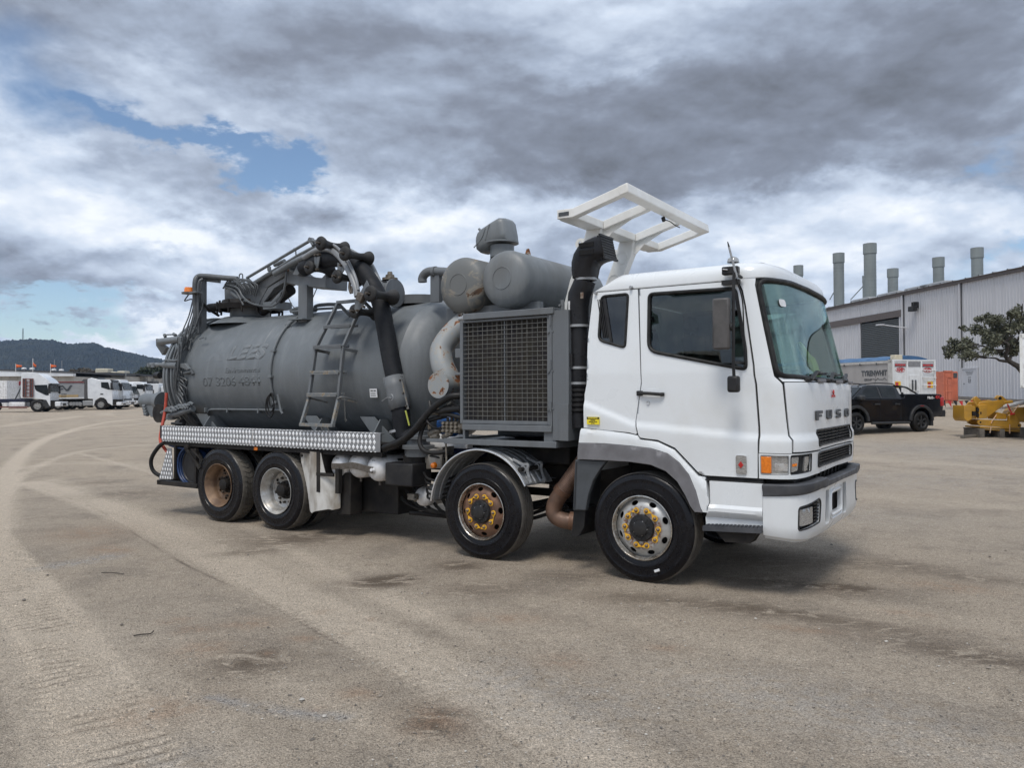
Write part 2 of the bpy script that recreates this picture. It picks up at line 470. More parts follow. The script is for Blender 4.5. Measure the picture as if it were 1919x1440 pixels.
def smoothpath(pts,n=8):
 """Catmull-Rom through points"""
 P=[Vector(p)for p in pts]
 P=[P[0]*2-P[1]]+P+[P[-1]*2-P[-2]]
 out=[]
 for i in range(1,len(P)-2):
  for k in range(n):
   t=k/n
   a,b,c,d=P[i-1],P[i],P[i+1],P[i+2]
   out.append(0.5*((2*b)+(c-a)*t+(2*a-5*b+4*c-d)*t*t+(3*b-a-3*c+d)*t**3))
 out.append(P[-2])
 return out
def roundpoly(pts,r,n=5):
 out=[]
 m=len(pts)
 for i in range(m):
  p0,p1,p2=Vector(pts[i-1]),Vector(pts[i]),Vector(pts[(i+1)%m])
  rr=r[i]if isinstance(r,(list,tuple))else r
  a=(p0-p1);b=(p2-p1)
  rr=min(rr,a.length*0.45,b.length*0.45)
  if rr<1e-4:
   out.append(tuple(p1));continue
  A=p1+a.normalized()*rr;B=p1+b.normalized()*rr
  for k in range(n+1):
   t=k/n
   q=A*(1-t)**2+p1*2*t*(1-t)+B*t*t
   out.append((q.x,q.y))
 return out
def inpoly(x,y,poly):
 c=False
 n=len(poly)
 j=n-1
 for i in range(n):
  xi,yi=poly[i];xj,yj=poly[j]
  if(yi>y)!=(yj>y)and x<(xj-xi)*(y-yi)/(yj-yi)+xi:c=not c
  j=i
 return c
def subdiv(poly,step):
 out=[]
 n=len(poly)
 for i in range(n):
  a=poly[i];b=poly[(i+1)%n]
  L=math.hypot(b[0]-a[0],b[1]-a[1])
  k=max(1,int(math.ceil(L/step)))
  for q in range(k):
   out.append((a[0]+(b[0]-a[0])*q/k,a[1]+(b[1]-a[1])*q/k))
 return out
def sheet(S,outer,holes=(),step=0.06,thick=0.012,off=0.0):
 """a plate with real thickness and real holes: polygon in a surface's own (s, z) coordinates, bent onto the surface S(s, z, off)"""
 loops=[subdiv(outer,step)]+[subdiv(h,step)for h in holes]
 V=[];E=[];loop_idx=[]
 for lp in loops:
  o=len(V);V+=lp
  E+=[(o+i,o+(i+1)%len(lp))for i in range(len(lp))]
  loop_idx.append(list(range(o,o+len(lp))))
 nb=len(V)
 xs=[p[0]for p in loops[0]];ys=[p[1]for p in loops[0]]
 bnd=np.array(V)
 gx=min(xs)+step*0.5
 while gx<max(xs):
  gy=min(ys)+step*0.5
  while gy<max(ys):
   if inpoly(gx,gy,loops[0])and not any(inpoly(gx,gy,h)for h in loops[1:]):
    if np.min((bnd[:,0]-gx)**2+(bnd[:,1]-gy)**2)>(step*0.42)**2:V.append((gx,gy))
   gy+=step
  gx+=step
 r=delaunay_2d_cdt([Vector(p)for p in V],E,[],0,1e-6)
 rv,rf,orig=r[0],r[2],r[3]
 remap={}
 for i,os_ in enumerate(orig):
  for q in os_:remap[q]=i
 faces=[]
 for f in rf:
  cx=sum(rv[i].x for i in f)/len(f);cy=sum(rv[i].y for i in f)/len(f)
  if inpoly(cx,cy,loops[0])and not any(inpoly(cx,cy,h)for h in loops[1:]):faces.append(tuple(f))
 n=len(rv)
 m=MB()
 top=[S(p.x,p.y,off)for p in rv]
 if thick<=0:
  m.add(top,faces);return m
 bot=[S(p.x,p.y,off-thick)for p in rv]
 side=[]
 for lp in loop_idx:
  k=len(lp)
  for i in range(k):
   a,b=remap[lp[i]],remap[lp[(i+1)%k]]
   side.append((a,b,b+n,a+n))
 m.add(top+bot,faces+[tuple(n+i for i in reversed(f))for f in faces]+side)
 return m
def text_mesh(body,size,extrude=0.002,bold=0.0,align='CENTER',sx=1.0,res=3):
 cu=bpy.data.curves.new('txt','FONT')
 cu.body=body;cu.size=size;cu.extrude=extrude;cu.offset=bold
 cu.align_x=align;cu.align_y='CENTER';cu.resolution_u=res
 ob=bpy.data.objects.new('txt',cu)
 C.objects.link(ob)
 dg=bpy.context.evaluated_depsgraph_get()
 me=bpy.data.meshes.new_from_object(ob.evaluated_get(dg))
 bpy.data.objects.remove(ob);bpy.data.curves.remove(cu)
 if sx!=1.0:
  for v in me.vertices:v.co.x*=sx
 return me
def put_mesh(name,me,mat_,parent,mtx):
 me.transform(mtx)
 me.materials.clear();me.materials.append(mat_)
 me.name=name
 o=bpy.data.objects.new(name,me)
 C.objects.link(o)
 if parent is not None:o.parent=parent
 return o
def frame_mtx(origin,xdir,ydir):
 x=Vector(xdir).normalized();y=Vector(ydir).normalized();z=x.cross(y).normalized()
 m=Matrix((x,y,z)).transposed().to_4x4()
 m.translation=Vector(origin)
 return m
def ray(px,py):
 """direction of the photograph's point, for laying a far thing out at a chosen distance"""
 sx,sy=px-959.5,720-py
 a=sx*math.cos(ROLL)+sy*math.sin(ROLL);b=-sx*math.sin(ROLL)+sy*math.cos(ROLL)
 c,s=math.cos(PITCH),math.sin(PITCH)
 return Vector((a/FPX,c-s*b/FPX,s+c*b/FPX))
def at(px,py,Y):
 d=ray(px,py)
 return Vector((0,0,CAM_H))+d*(Y/d.y)
def ground_z(x,y):
 d=max(0.0,y-12.0)
 z=0.0092*d/(1+d*0.0006)
 t=min(1.0,max(0.0,(x-3.0)/12.0));t=t*t*(3-2*t)
 e=max(0.0,y-20.0)
 z+=t*0.027*e*min(1.0,e/14.0)/(1+max(0,y-60)*0.03)
 return z
def on_ground(x,y):
 return Vector((x,y,ground_z(x,y)))
 # ================================================================== THE VACUUM TRUCK
 # own axes: x forward from the front axle, y across from the side nearest the viewer, z up
YAW=0.9804
TRUCK=empty('vacuum_truck',(1.2032,7.2339,0.0),YAW-PI/2)
tag(TRUCK,'vacuum tanker truck with white cab, grey tank and folded suction boom, centre of the yard','truck')
# ---- shape of the cab skin
_n=4.6
_ph=np.linspace(0,PI/2,900)
_tx=0.40*np.sin(_ph)**(2/_n);_ty=1.25-1.25*np.cos(_ph)**(2/_n)
_ts=np.concatenate([[0],np.cumsum(np.hypot(np.diff(_tx),np.diff(_ty)))])
SC=float(_ts[-1])
def x0c(z):return 1.0 if z<=1.86 else 1.0-0.225*(z-1.86)
def aa(z):return 0.465-0.050*min(1,max(0,(z-1.84)/0.06))
def inset(z):return 0.0 if z<1.95 else(z-1.95)*0.085
def crease_z(x,y):
 if x<-0.06:return 1.49+(-0.06-x)*0.37
 if x<1.09:return 1.49-0.09*(x+0.06)/1.15
 return 1.398
def cab_base(s,z):
 if s>SC:
  x,y=cab_base(2*SC-s,z)[:2]
  return x,2.5-y
 if s<=0:
  x,y=x0c(z)+s,0.0
 else:
  x=x0c(z)+float(np.interp(s,_ts,_tx))*aa(z)/0.40
  y=float(np.interp(s,_ts,_ty))
 y=1.25+(y-1.25)*(1-inset(z)/1.25)
 return x,y
def S_cab(s,z,off=0.0):
 x,y=cab_base(s,z)
 e=0.012
 xa,ya=cab_base(s-e,z);xb,yb=cab_base(s+e,z)
 tx,ty=xb-xa,yb-ya
 L=math.hypot(tx,ty)or 1
 nx,ny=ty/L,-tx/L
 yn=y if y<1.25 else 2.5-y
 cz=crease_z(x,yn)
 k=0.0
 if z<cz:
  d=cz-z
  k=0.022*min(1,d/0.040)-0.010*min(1,max(0,(d-0.10)/0.25))
  if x>1.3:k*=min(1,max(0,(0.60-yn)/0.06))
 return(x+nx*(off+k),y+ny*(off+k),z)
def sx_(x,z):
 x0=x0c(z)
 if x<=x0:return x-x0
 return float(np.interp((x-x0)*0.40/aa(z),_tx,_ts))
def sy_(y):
 if y>1.25:return 2*SC-sy_(2.5-y)
 return float(np.interp(y,_ty,_ts))
def P(*pts):
 """points given as ('x', x, z) on the side or ('y', y, z) on the front"""
 return[((sx_(v,z)if k=='x' else sy_(v)),z)for k,v,z in pts]
def far(poly):return[(2*SC-s,z)for s,z in reversed(poly)]
def inset_poly(poly,d):
 """move an outline inward by d"""
 n=len(poly);out=[]
 area=sum(poly[i][0]*poly[(i+1)%n][1]-poly[(i+1)%n][0]*poly[i][1]for i in range(n))
 sg=1 if area>0 else-1
 for i in range(n):
  a=Vector(poly[i-1]);b=Vector(poly[i]);c=Vector(poly[(i+1)%n])
  e1=(b-a).normalized();e2=(c-b).normalized()
  n1=Vector((-e1 .y,e1 .x))*sg;n2=Vector((-e2 .y,e2 .x))*sg
  m_=n1+n2
  L=m_.length
  if L<1e-6:out.append(tuple(b));continue
  m_/=L
  out.append(tuple(b+m_*d/max(0.4,m_.dot(n1))))
 return out
def cab_panel(name,outer,holes=(),mat='white',parent=TRUCK,step=0.026,thick=0.016,off=0.0,both=False,angle=30,bevel=0.003):
 os_=[]
 for k in range(2 if both else 1):
  o_=far(outer)if k else outer
  h_=[far(h)for h in holes]if k else holes
  o=sheet(S_cab,o_,h_,step,thick,off).build(name,M[mat],parent,0,True,angle)
  os_.append(o)
 return os_
def loop_tube(poly,r,off=0.0,S=S_cab,n=8,step=0.05):
 pts=[S(s,z,off)for s,z in subdiv(poly,step)]
 pts.append(pts[0])
 return MB().tube(pts,r,n,caps=False)
 # outlines in skin coordinates
door_edge_rear=-0.052
door_pts=P(('x',-0.045,2.752),('x',-0.052,1.499),('x',-0.02,1.372),('x',0.00,1.345),('x',0.05,1.338),('x',0.176,1.328),('x',0.34,1.262),('x',0.484,1.12),('x',0.565,1.04),('x',0.60,1.026),('x',1.085,1.026),('x',1.092,1.38),('x',1.09,1.47),('x',1.062,1.86),('x',1.045,2.0),('x',0.962,2.52),('x',0.93,2.66),('x',0.90,2.72),('x',0.85,2.752))
win_pts=roundpoly(P(('x',0.055,2.70),('x',0.065,2.15),('x',0.995,1.955),('x',0.985,2.14),('x',0.885,2.69)),[0.05,0.10,0.05,0.03,0.06],5)
quarter=P(('x',-0.053,2.752),('x',-0.053,1.49),('x',-0.03,1.385),('x',-0.045,1.375),('x',-0.11,1.39),('x',-0.60,1.425),('x',-0.598,1.75),('x',-0.575,2.3),('x',-0.535,2.74),('x',-0.525,2.752))
qwin=roundpoly(P(('x',-0.445,2.715),('x',-0.462,2.265),('x',-0.160,2.175),('x',-0.145,2.72)),0.05,5)
qwin=roundpoly(P(('x',-0.445,2.715),('x',-0.462,2.275),('x',-0.160,2.185),('x',-0.145,2.72)),[0.05,0.07,0.05,0.05],5)
corner=[(sx_(1.094,1.026)+.002,1.026),(sy_(0.158),1.25),(sy_(0.158),1.37),(sy_(0.143),1.395),(sy_(0.150),1.55),(sy_(0.125),1.82),(sy_(0.085),1.872),(sy_(0.075),1.90),(sy_(0.072),2.30),(sy_(0.078),2.70),(sy_(0.10),2.765)]
corner=P(('x',1.094,1.245),('y',0.070,1.245),('y',0.070,1.36),('y',0.056,1.395),('y',0.045,1.55),('y',0.031,1.83),('y',0.024,1.865),('y',0.019,1.90),('y',0.019,2.30),('y',0.021,2.70),('y',0.030,2.765))+P(('x',0.86,2.765),('x',0.91,2.727),('x',0.942,2.66),('x',0.972,2.52),('x',1.055,2.0),('x',1.072,1.86),('x',1.10,1.47),('x',1.102,1.38))
wind_o=roundpoly([(sy_(0.025),1.895),(sy_(0.6),1.872),(sy_(1.25),1.868),(sy_(1.9),1.872),(sy_(2.475),1.895),(sy_(2.473),2.745),(sy_(1.9),2.775),(sy_(1.25),2.785),(sy_(0.6),2.775),(sy_(0.027),2.745)],[0.09,0.02,0.02,0.02,0.09,0.10,0.02,0.02,0.02,0.10],5)
grille1=roundpoly([(sy_(0.47),1.292),(sy_(1.95),1.292),(sy_(1.95),1.432),(sy_(0.47),1.432)],0.03,4)
grille2=roundpoly([(sy_(0.47),1.108),(sy_(1.95),1.108),(sy_(1.95),1.232),(sy_(0.47),1.232)],0.03,4)
_fe=[(0.075,1.255),(0.075,1.36),(0.061,1.397),(0.050,1.55),(0.036,1.83),(0.040,1.852)]
front_o=[(sy_(y),z)for y,z in reversed(_fe)]+[(sy_(1.25),1.262)]+[(sy_(2.5-y),z)for y,z in _fe]+[(sy_(1.25),1.858)]
cowl_o=[(sy_(0.035),1.856),(sy_(1.25),1.862),(sy_(2.465),1.856),(sy_(2.47),1.89),(sy_(1.25),1.90),(sy_(0.03),1.89)]
# inner dark shell behind the gaps
inner=P(('x',-0.585,1.42),('x',0.10,1.33),('x',0.34,1.25),('x',0.50,1.10),('x',0.60,1.03),('x',1.08,1.03))
inner=inner+[(sy_(0.2),1.05),(sy_(1.25),1.05)]
full=inner+[(2*SC-s,z)for s,z in reversed(inner[:-1])]+[(2*SC+1.36,2.75),(SC,2.80),(-1.36,2.75)]
full=[(s,z)for s,z in full]
big_w=inset_poly(wind_o,0.03)
g1b=roundpoly([(sy_(0.48),1.30),(sy_(1.92),1.30),(sy_(1.92),1.425),(sy_(0.48),1.425)],0.02,3)
sheet(S_cab,full,[inset_poly(win_pts,0.02),far(inset_poly(win_pts,0.02)),inset_poly(qwin,0.02),far(inset_poly(qwin,0.02)),inset_poly(wind_o,0.025)],0.09,0.012,-0.030).build('cab_inner_shell',M['dash'],TRUCK)
# cab skin
CAB=cab_panel('cab_quarter_panel',inset_poly(quarter,0.0035),[qwin],both=True)
for side in(0,1):
 f_=far if side else(lambda p:p)
 door=sheet(S_cab,f_(inset_poly(door_pts,0.004)),[f_(win_pts)],0.026,0.018,0.0).build('door',M['white'],TRUCK,0,True,30)
 loop_tube(f_(inset_poly(win_pts,0.008)),0.017,0.001).build('window_seal',M['seal'],door)
 sheet(S_cab,f_(inset_poly(win_pts,0.006)),[],0.12,0.004,-0.010).build('door_window',M['side_glass'],door)
 q=CAB[side]
 loop_tube(f_(inset_poly(qwin,0.008)),0.013,0.002).build('window_seal',M['seal'],q)
 sheet(S_cab,f_(inset_poly(qwin,0.006)),[],0.12,0.004,-0.008).build('quarter_window',M['dark_glass'],q)
 vent=MB()
 for k in range(4):
  vent.add(*(lambda a:(a.v,a.f))(sheet(S_cab,f_([(sx_(-0.452+0.018*k,2.5),2.30),(sx_(-0.444+0.018*k,2.5),2.30),(sx_(-0.432+0.018*k,2.5),2.68),(sx_(-0.440+0.018*k,2.5),2.68)]),[],0.2,0.01,0.004)))
 vent.add(*(lambda a:(a.v,a.f))(sheet(S_cab,f_([(sx_(-0.385,2.5),2.26),(sx_(-0.36,2.5),2.25),(sx_(-0.35,2.5),2.70),(sx_(-0.375,2.5),2.70)]),[],0.2,0.012,0.004)))
 vent.build('window_vent',M['black'],q)
 # handle
 ys=-0.004 if not side else 2.504
 sg=-1 if not side else 1
 hd=MB()
 hd.tube(smoothpath([(-0.030,ys,1.760),(0.03,ys+sg*0.028,1.762),(0.12,ys+sg*0.034,1.758),(0.20,ys+sg*0.028,1.752),(0.235,ys+sg*0.006,1.750)],5),[0.017]*21,8)
 hd.box(-0.035,0.025,min(ys,ys+sg*0.022),max(ys,ys+sg*0.022),1.738,1.785)
 hd.box(0.195,0.24,min(ys,ys+sg*0.016),max(ys,ys+sg*0.016),1.734,1.768)
 hd.build('door_handle',M['black'],door,0.006)
 MB().lathe([(ys-sg*0.002,0.0),(ys+sg*0.012,0.013),(ys-sg*0.002,0.018)]if not side else[(ys-0.002,0.018),(ys+0.012,0.013),(ys+0.0121,0.0)],14,(0.075,0,1.672),'y').build('door_lock',M['alu_edge'],door)
 sheet(S_cab,f_(roundpoly([(sx_(0.045,1.7),1.718),(sx_(0.175,1.7),1.718),(sx_(0.185,1.7),1.80),(sx_(0.055,1.7),1.80)],0.02)),[],0.1,0.004,0.003).build('handle_recess',M['white'],door,0.002)
for o in cab_panel('corner_panel',inset_poly(corner,0.0035),both=True,step=0.026):pass
fp=sheet(S_cab,inset_poly(front_o,0.0035),[grille1],0.03,0.018,0.004).build('front_panel',M['white'],TRUCK,0,True,30)
sheet(S_cab,cowl_o,[],0.06,0.016,-0.002).build('cowl_panel',M['white'],TRUCK)
# lower front: white surround with the lower grille, headlight openings both sides
hl=roundpoly([(sx_(1.106,1.1),1.062),(sy_(0.054),1.068),(sy_(0.054),1.232),(sx_(1.106,1.1),1.232)],0.015,3)
bl=roundpoly([(sy_(0.060),1.068),(sy_(0.315),1.085),(sy_(0.315),1.238),(sy_(0.060),1.232)],0.015,3)
low_o=P(('x',1.094,1.03),('y',0.1,1.03))+[(sy_(0.40),1.050),(sy_(1.25),1.062),(sy_(2.10),1.050),(sy_(2.4),1.03)]
low_o+=[(2*SC-low_o[0][0],1.03),(2*SC-low_o[0][0],1.243),(sy_(2.4),1.243),(sy_(1.25),1.252),(sy_(0.1),1.243),(low_o[0][0],1.243)]
lowp=sheet(S_cab,low_o,[grille2,hl,bl,far(hl),far(bl)],0.05,0.02,0.0).build('lower_front_panel',M['white'],TRUCK,0,True,30)
for gname,g_,par,ext in(('upper_grille',(1.292,1.432),fp,0.0),('lower_grille',(1.108,1.232),lowp,0.0)):
 gb=MB()
 z0,z1=g_
 a=sheet(S_cab,[(sy_(0.455),z0-0.01),(sy_(1.95),z0-0.01),(sy_(1.95),z1+0.01),(sy_(0.455),z1+0.01)],[],0.12,0.01,-0.055);gb.add(a.v,a.f)
 for k in range(5):
  zc=z0+0.012+(z1-z0-0.024)*k/4
  a=sheet(lambda s,t,o:S_cab(s,zc+t*0.3-o*0.35,o),[(sy_(0.465),-0.008),(sy_(1.94),-0.008),(sy_(1.94),0.012),(sy_(0.465),0.012)],[],0.12,0.035,-0.004);gb.add(a.v,a.f)
 for k in range(9):
  yy=0.55+1.3*k/8
  a=sheet(S_cab,[(sy_(yy-0.004),z0),(sy_(yy+0.004),z0),(sy_(yy+0.004),z1),(sy_(yy-0.004),z1)],[],0.2,0.02,-0.022);gb.add(a.v,a.f)
 gb.build(gname,M['black'],par)
 o=loop_tube(roundpoly([(sy_(0.47),z0),(sy_(1.95),z0),(sy_(1.95),z1),(sy_(0.47),z1)],0.03,4),0.008,0.004).build('grille_rim',M['black'],par)
 # headlights
for side in(0,1):
 f_=far if side else(lambda p:p)
 H=sheet(S_cab,f_(inset_poly(hl,0.004)),[],0.05,0.03,-0.012).build('headlight',M['lens'],TRUCK)
 loop_tube(f_(inset_poly(hl,0.003)),0.006,-0.004).build('lamp_rim',M['alu'],H)
 sheet(S_cab,f_([(sx_(1.112,1.1),1.078),(sx_(1.112,1.1)+0.072,1.078),(sx_(1.112,1.1)+0.072,1.218),(sx_(1.112,1.1),1.218)]),[],0.05,0.02,0.003).build('indicator_lens',M['amber'],H,0.004)
 sheet(S_cab,f_([(sx_(1.106,1.1)+0.10,1.10),(sy_(0.050),1.10),(sy_(0.050),1.16),(sx_(1.106,1.1)+0.10,1.165)]),[],0.05,0.012,-0.008).build('reflector_bowl',M['alu_edge'],H)
 B=sheet(S_cab,f_(inset_poly(bl,0.003)),[],0.05,0.02,-0.03).build('lamp_housing',M['black'],TRUCK)
 loop_tube(f_(inset_poly(bl,0.003)),0.006,-0.003).build('housing_rim',M['black'],B)
 for(ya,yb,m_)in((0.066,0.120,'lens'),(0.205,0.265,'lens')):
  sheet(S_cab,f_(roundpoly([(sy_(ya),1.085),(sy_(yb),1.10),(sy_(yb+0.01),1.215),(sy_(ya),1.215)],0.012,3)),[],0.05,0.02,-0.008).build('lamp',M[m_],B,0.004)
 sheet(S_cab,f_([(sy_(0.075),1.135),(sy_(0.11),1.14),(sy_(0.11),1.162),(sy_(0.075),1.158)]),[],0.05,0.01,-0.004).build('amber_insert',M['amber'],B)
 # windscreen, seal, wipers
W_=sheet(S_cab,inset_poly(wind_o,0.012),[],0.08,0.005,-0.006).build('windscreen',M['wind'],TRUCK,0,True,60)
loop_tube(inset_poly(wind_o,0.008),0.023,0.001,n=10).build('windscreen_seal',M['seal'],W_)
# roof
def roof_ring(ins,z,zbump=0.0,n=110):
 out=[]
 for k in range(n):
  t=k/(n-1)
  s=-1.335+(2*SC+2.67)*t
  zr=2.768+0.024*math.sin(PI*min(1,max(0,(s)/(2*SC))))if 0<s<2*SC else 2.768
  x,y,_=S_cab(s,zr,0.0)
  x=0.32+(x-0.32)*(1-ins/0.9)if x>0.32 else 0.32+(x-0.32)*(1-ins/0.9)
  y=1.25+(y-1.25)*(1-ins/1.25)
  zz=zr+z
  zlim=2.893-max(0,(-0.25-x))*0.50+zbump*0.6
  out.append((x,y,min(zz,zlim)))
 return out
rings=[roof_ring(0.012,-0.012),roof_ring(0.0,-0.004),roof_ring(0.0,0.012),roof_ring(0.004,0.05),roof_ring(0.016,0.088),roof_ring(0.045,0.120,0.02),roof_ring(0.10,0.145,0.05),roof_ring(0.22,0.168,0.1),roof_ring(0.42,0.188,0.15),roof_ring(0.62,0.198,0.15),roof_ring(0.80,0.20,0.2)]
rb=MB()
n_=len(rings[0])
vv=[p for r_ in rings for p in r_]
ff=[]
for i in range(len(rings)-1):
 for k in range(n_):
  k2=(k+1)%n_
  ff.append((i*n_+k,i*n_+k2,(i+1)*n_+k2,(i+1)*n_+k))
ff.append(tuple((len(rings)-1)*n_+k for k in range(n_)))
rb.add(vv,ff)
roof=rb.build('cab_roof',M['white'],TRUCK,0,True,50)
# rear wall, floor
rw=MB()
rw.prism([(0.03,1.0),(2.47,1.0),(2.47,1.95),(2.40,2.74),(0.10,2.74),(0.03,1.95)],-0.53,-0.515,'yz')
rw.build('cab_rear_wall',M['white'],TRUCK)
MB().box(-0.58,1.25,0.06,2.44,1.36,1.40).box(0.62,1.2,0.06,2.44,1.02,1.06).box(0.60,0.64,0.06,2.44,1.04,1.38).build('cab_floor',M['dash'],TRUCK)
# rivets and roof details
for x,z in((-0.495,2.765),(-0.118,2.79)):
 MB().lathe([(-0.012,0.0),(-0.012,0.014),(0.03,0.016)],12,(x,0.045,z-0.02),'y').build('fixing_bolt',M['alu'],CAB[0])
 # ---- interior
def seat(y):
 s_=empty('seat',(0.12,y,1.40),0,TRUCK)
 MB().box(-0.22,0.28,-0.25,0.25,0.30,0.44).build('seat_cushion',M['seat'],s_,0.05)
 b=MB();mt=Matrix.Translation((-0.24,0,0.42))@Matrix.Rotation(R(-10),4,'Y')
 b.box(-0.07,0.07,-0.25,0.25,0.0,0.62,mat=mt);b.build('seat_back',M['seat'],s_,0.06)
 b=MB();b.box(-0.05,0.05,-0.14,0.14,0.66,0.84,mat=mt);b.build('head_rest',M['seat'],s_,0.04)
 MB().box(-0.15,0.2,-0.18,0.18,0.0,0.30).build('seat_base',M['black'],s_)
seat(0.55);seat(1.95)
db=MB()
db.prism([(0.95,1.40),(1.30,1.40),(1.33,1.86),(1.20,1.92),(0.98,1.90),(0.90,1.70)],0.10,2.40,'xz')
db.prism([(0.93,1.86),(1.10,1.88),(1.06,2.02),(0.95,2.0)],0.25,0.85,'xz')
db.build('dashboard',M['dash'],TRUCK,0.02)
sw=MB()
mt=Matrix.Translation((0.80,0.55,1.98))@Matrix.Rotation(R(-30),4,'Y')
sw.tube([mt@Vector((0.235*math.cos(a),0.235*math.sin(a),0))for a in np.linspace(0,2*PI,33)],0.016,8,False)
for a in(0.5,PI-0.5,-PI/2):
 sw.tube([mt@Vector((0,0,-0.03)),mt@Vector((0.23*math.cos(a),0.23*math.sin(a),0))],0.014,6)
sw.tube([mt@Vector((0,0,0.01)),mt@Vector((0.02,0,-0.28))],0.035,10)
sw.build('steering_wheel',M['black'],TRUCK)
hv=MB()
for k in range(9):
 a=k/8
 hv.tube(smoothpath([(0.98+0.02*a,1.86+0.05*math.sin(3*a)+0.22*a,2.30-0.18*a),(1.06,1.90+0.2*a,2.12),(1.12,1.94+0.18*a,1.93)],4),[0.02]+[0.035]*8,6)
hv.build('yellow_vest',M['hivis'],TRUCK)
MB().bar((1.02,1.30,2.62),(0.98,1.30,2.45),0.02,0.02).box(0.94,0.965,1.17,1.43,2.36,2.46).build('interior_mirror',M['black'],TRUCK,0.006)
# ---- wheel arch, lower side, steps
def S_side(x,z,off=0.0):return(x,-off,z)
arch_out=[(-0.645,1.277),(-0.37,1.281),(-0.098,1.268),(0.112,1.252),(0.273,1.212),(0.385,1.135),(0.475,1.031),(0.538,0.892),(0.577,0.753),(0.60,0.700)]
arch_in=[(0.527,0.700),(0.487,0.753),(0.443,0.842),(0.368,0.961),(0.258,1.049),(0.112,1.10),(-0.095,1.118),(-0.372,1.121),(-0.66,1.118)]
def flip(S):return lambda x,z,off:(S(x,z,off)[0],2.5-S(x,z,off)[1],S(x,z,off)[2])
for side in(0,1):
 Sx=flip(S_side)if side else S_side
 sheet(Sx,arch_out+arch_in,[],0.05,0.10,0.040).build('wheel_arch_trim',M['trim'],TRUCK,0.006)
 band=[(-0.625,1.430),(-0.38,1.424),(-0.10,1.388),(-0.03,1.372)]+[(0.0,1.335),(0.10,1.328),(0.176,1.318),(0.335,1.252),(0.477,1.11),(0.56,1.026),(0.60,1.016),(1.118,1.016)]
 lower_line=[(1.122,0.985),(0.64,0.980),(0.605,0.74)]
 flare_poly=[(-0.625,1.420),(-0.38,1.414),(-0.10,1.380),(-0.03,1.366),(0.0,1.330),(0.10,1.322),(0.176,1.312),(0.332,1.246),(0.474,1.104),(0.555,1.022),(0.62,1.014),(0.66,0.80),(0.64,0.705),(0.603,0.705),(0.580,0.753),(0.541,0.892),(0.478,1.033),(0.387,1.138),(0.274,1.215),(0.112,1.256),(-0.098,1.272),(-0.37,1.285),(-0.645,1.281)]
 def S_fl(x,z,off):
 # stands out from the cab and carries one long fold
  k=0.0
  top=np.interp(x,[-0.65,-0.10,0.176,0.335,0.48,0.56,0.62],[1.42,1.38,1.31,1.246,1.10,1.022,0.95])
  d=top-z
  k=0.026*min(1,max(0,(d+0.02)/0.05))
  y_=-off-k-0.006
  return(x,2.5-y_ if side else y_,z)
 sheet(S_fl,flare_poly,[],0.03,0.09,0.0).build('wheel_arch_flare',M['white'],TRUCK,0,True,25)
 def S_sk(x,z,off):
  k=0.0
  if z<0.78:k=0.018*min(1,(0.78-z)/0.03)
  if z<0.70:k-=0.05*min(1,(0.70-z)/0.03)
  y_=-off-k-0.012-(0.03*max(0,(0.72-x)/0.1)if x<0.72 else 0)
  return(x,2.5-y_ if side else y_,z)
 sheet(S_sk,[(0.665,0.985),(0.67,0.80),(0.648,0.705),(0.62,0.66),(0.625,0.585),(1.122,0.605),(1.122,0.985)],[],0.03,0.05,0.0).build('step_skirt',M['white'],TRUCK,0,True,25)
 y0_,y1_=(-0.075,0.14)if not side else(2.36,2.575)
 st=MB().prism([(0.615,0.548),(1.125,0.572),(1.125,0.612),(0.615,0.590)],y0_,y1_,'xz')
 for k in range(15):
  xx=0.64+0.033*k
  for q in range(5):st.box(xx,xx+0.018,y0_+0.01+q*0.02,y0_+0.022+q*0.02,0.585+0.047*(xx-0.6),0.602+0.047*(xx-0.6))
 st.build('step_tread',M['trim_dark'],TRUCK)
 MB().prism([(0.70,0.56),(1.08,0.57),(1.02,0.47),(0.80,0.46)],y0_+0.05,y1_,'xz').build('step_bracket',M['under'],TRUCK)
 MB().box(0.60,1.12,0.02 if not side else 2.44,0.06 if not side else 2.48,0.97,1.04).box(0.62,1.118,-0.012 if not side else 2.50,0.0 if not side else 2.512,0.988,1.0).build('sill_gap',M['black'],TRUCK)
 yy=(-0.008,0.05)if not side else(2.45,2.508)
 MB().prism([(-0.70,1.112),(-0.36,1.112),(-0.42,1.04),(-0.50,0.92),(-0.555,0.78),(-0.585,0.62),(-0.73,0.615)],yy[0],yy[1],'xz').prism([(-0.70,1.108),(-0.73,0.615),(-0.69,0.615),(-0.665,1.10)],yy[0]if not side else 2.0,0.5 if not side else yy[1],'xz').build('mudguard',M['guard'],TRUCK,0.008)
 MB().prism([(-0.73,0.64),(-0.60,0.64),(-0.62,0.45),(-0.68,0.36),(-0.76,0.35)],yy[0]+(0.03 if not side else 0),yy[1]+(0.3 if not side else-0.03),'xz').build('rubber_flap',M['rubber'],TRUCK)
 # side repeater lamp
 Lp=sheet(S_cab,(far if side else(lambda p:p))(roundpoly([(sx_(0.90,1.1),1.060),(sx_(0.992,1.1),1.060),(sx_(0.992,1.1),1.222),(sx_(0.90,1.1),1.222)],0.02)),[],0.05,0.02,0.016).build('side_lamp',M['lens'],TRUCK,0.006)
 sheet(S_cab,(far if side else(lambda p:p))([(sx_(0.945,1.1),1.11),(sx_(0.968,1.1),1.14),(sx_(0.945,1.1),1.17),(sx_(0.922,1.1),1.14)]),[],0.05,0.006,0.021).build('red_bulb',M['red_lens'],Lp)
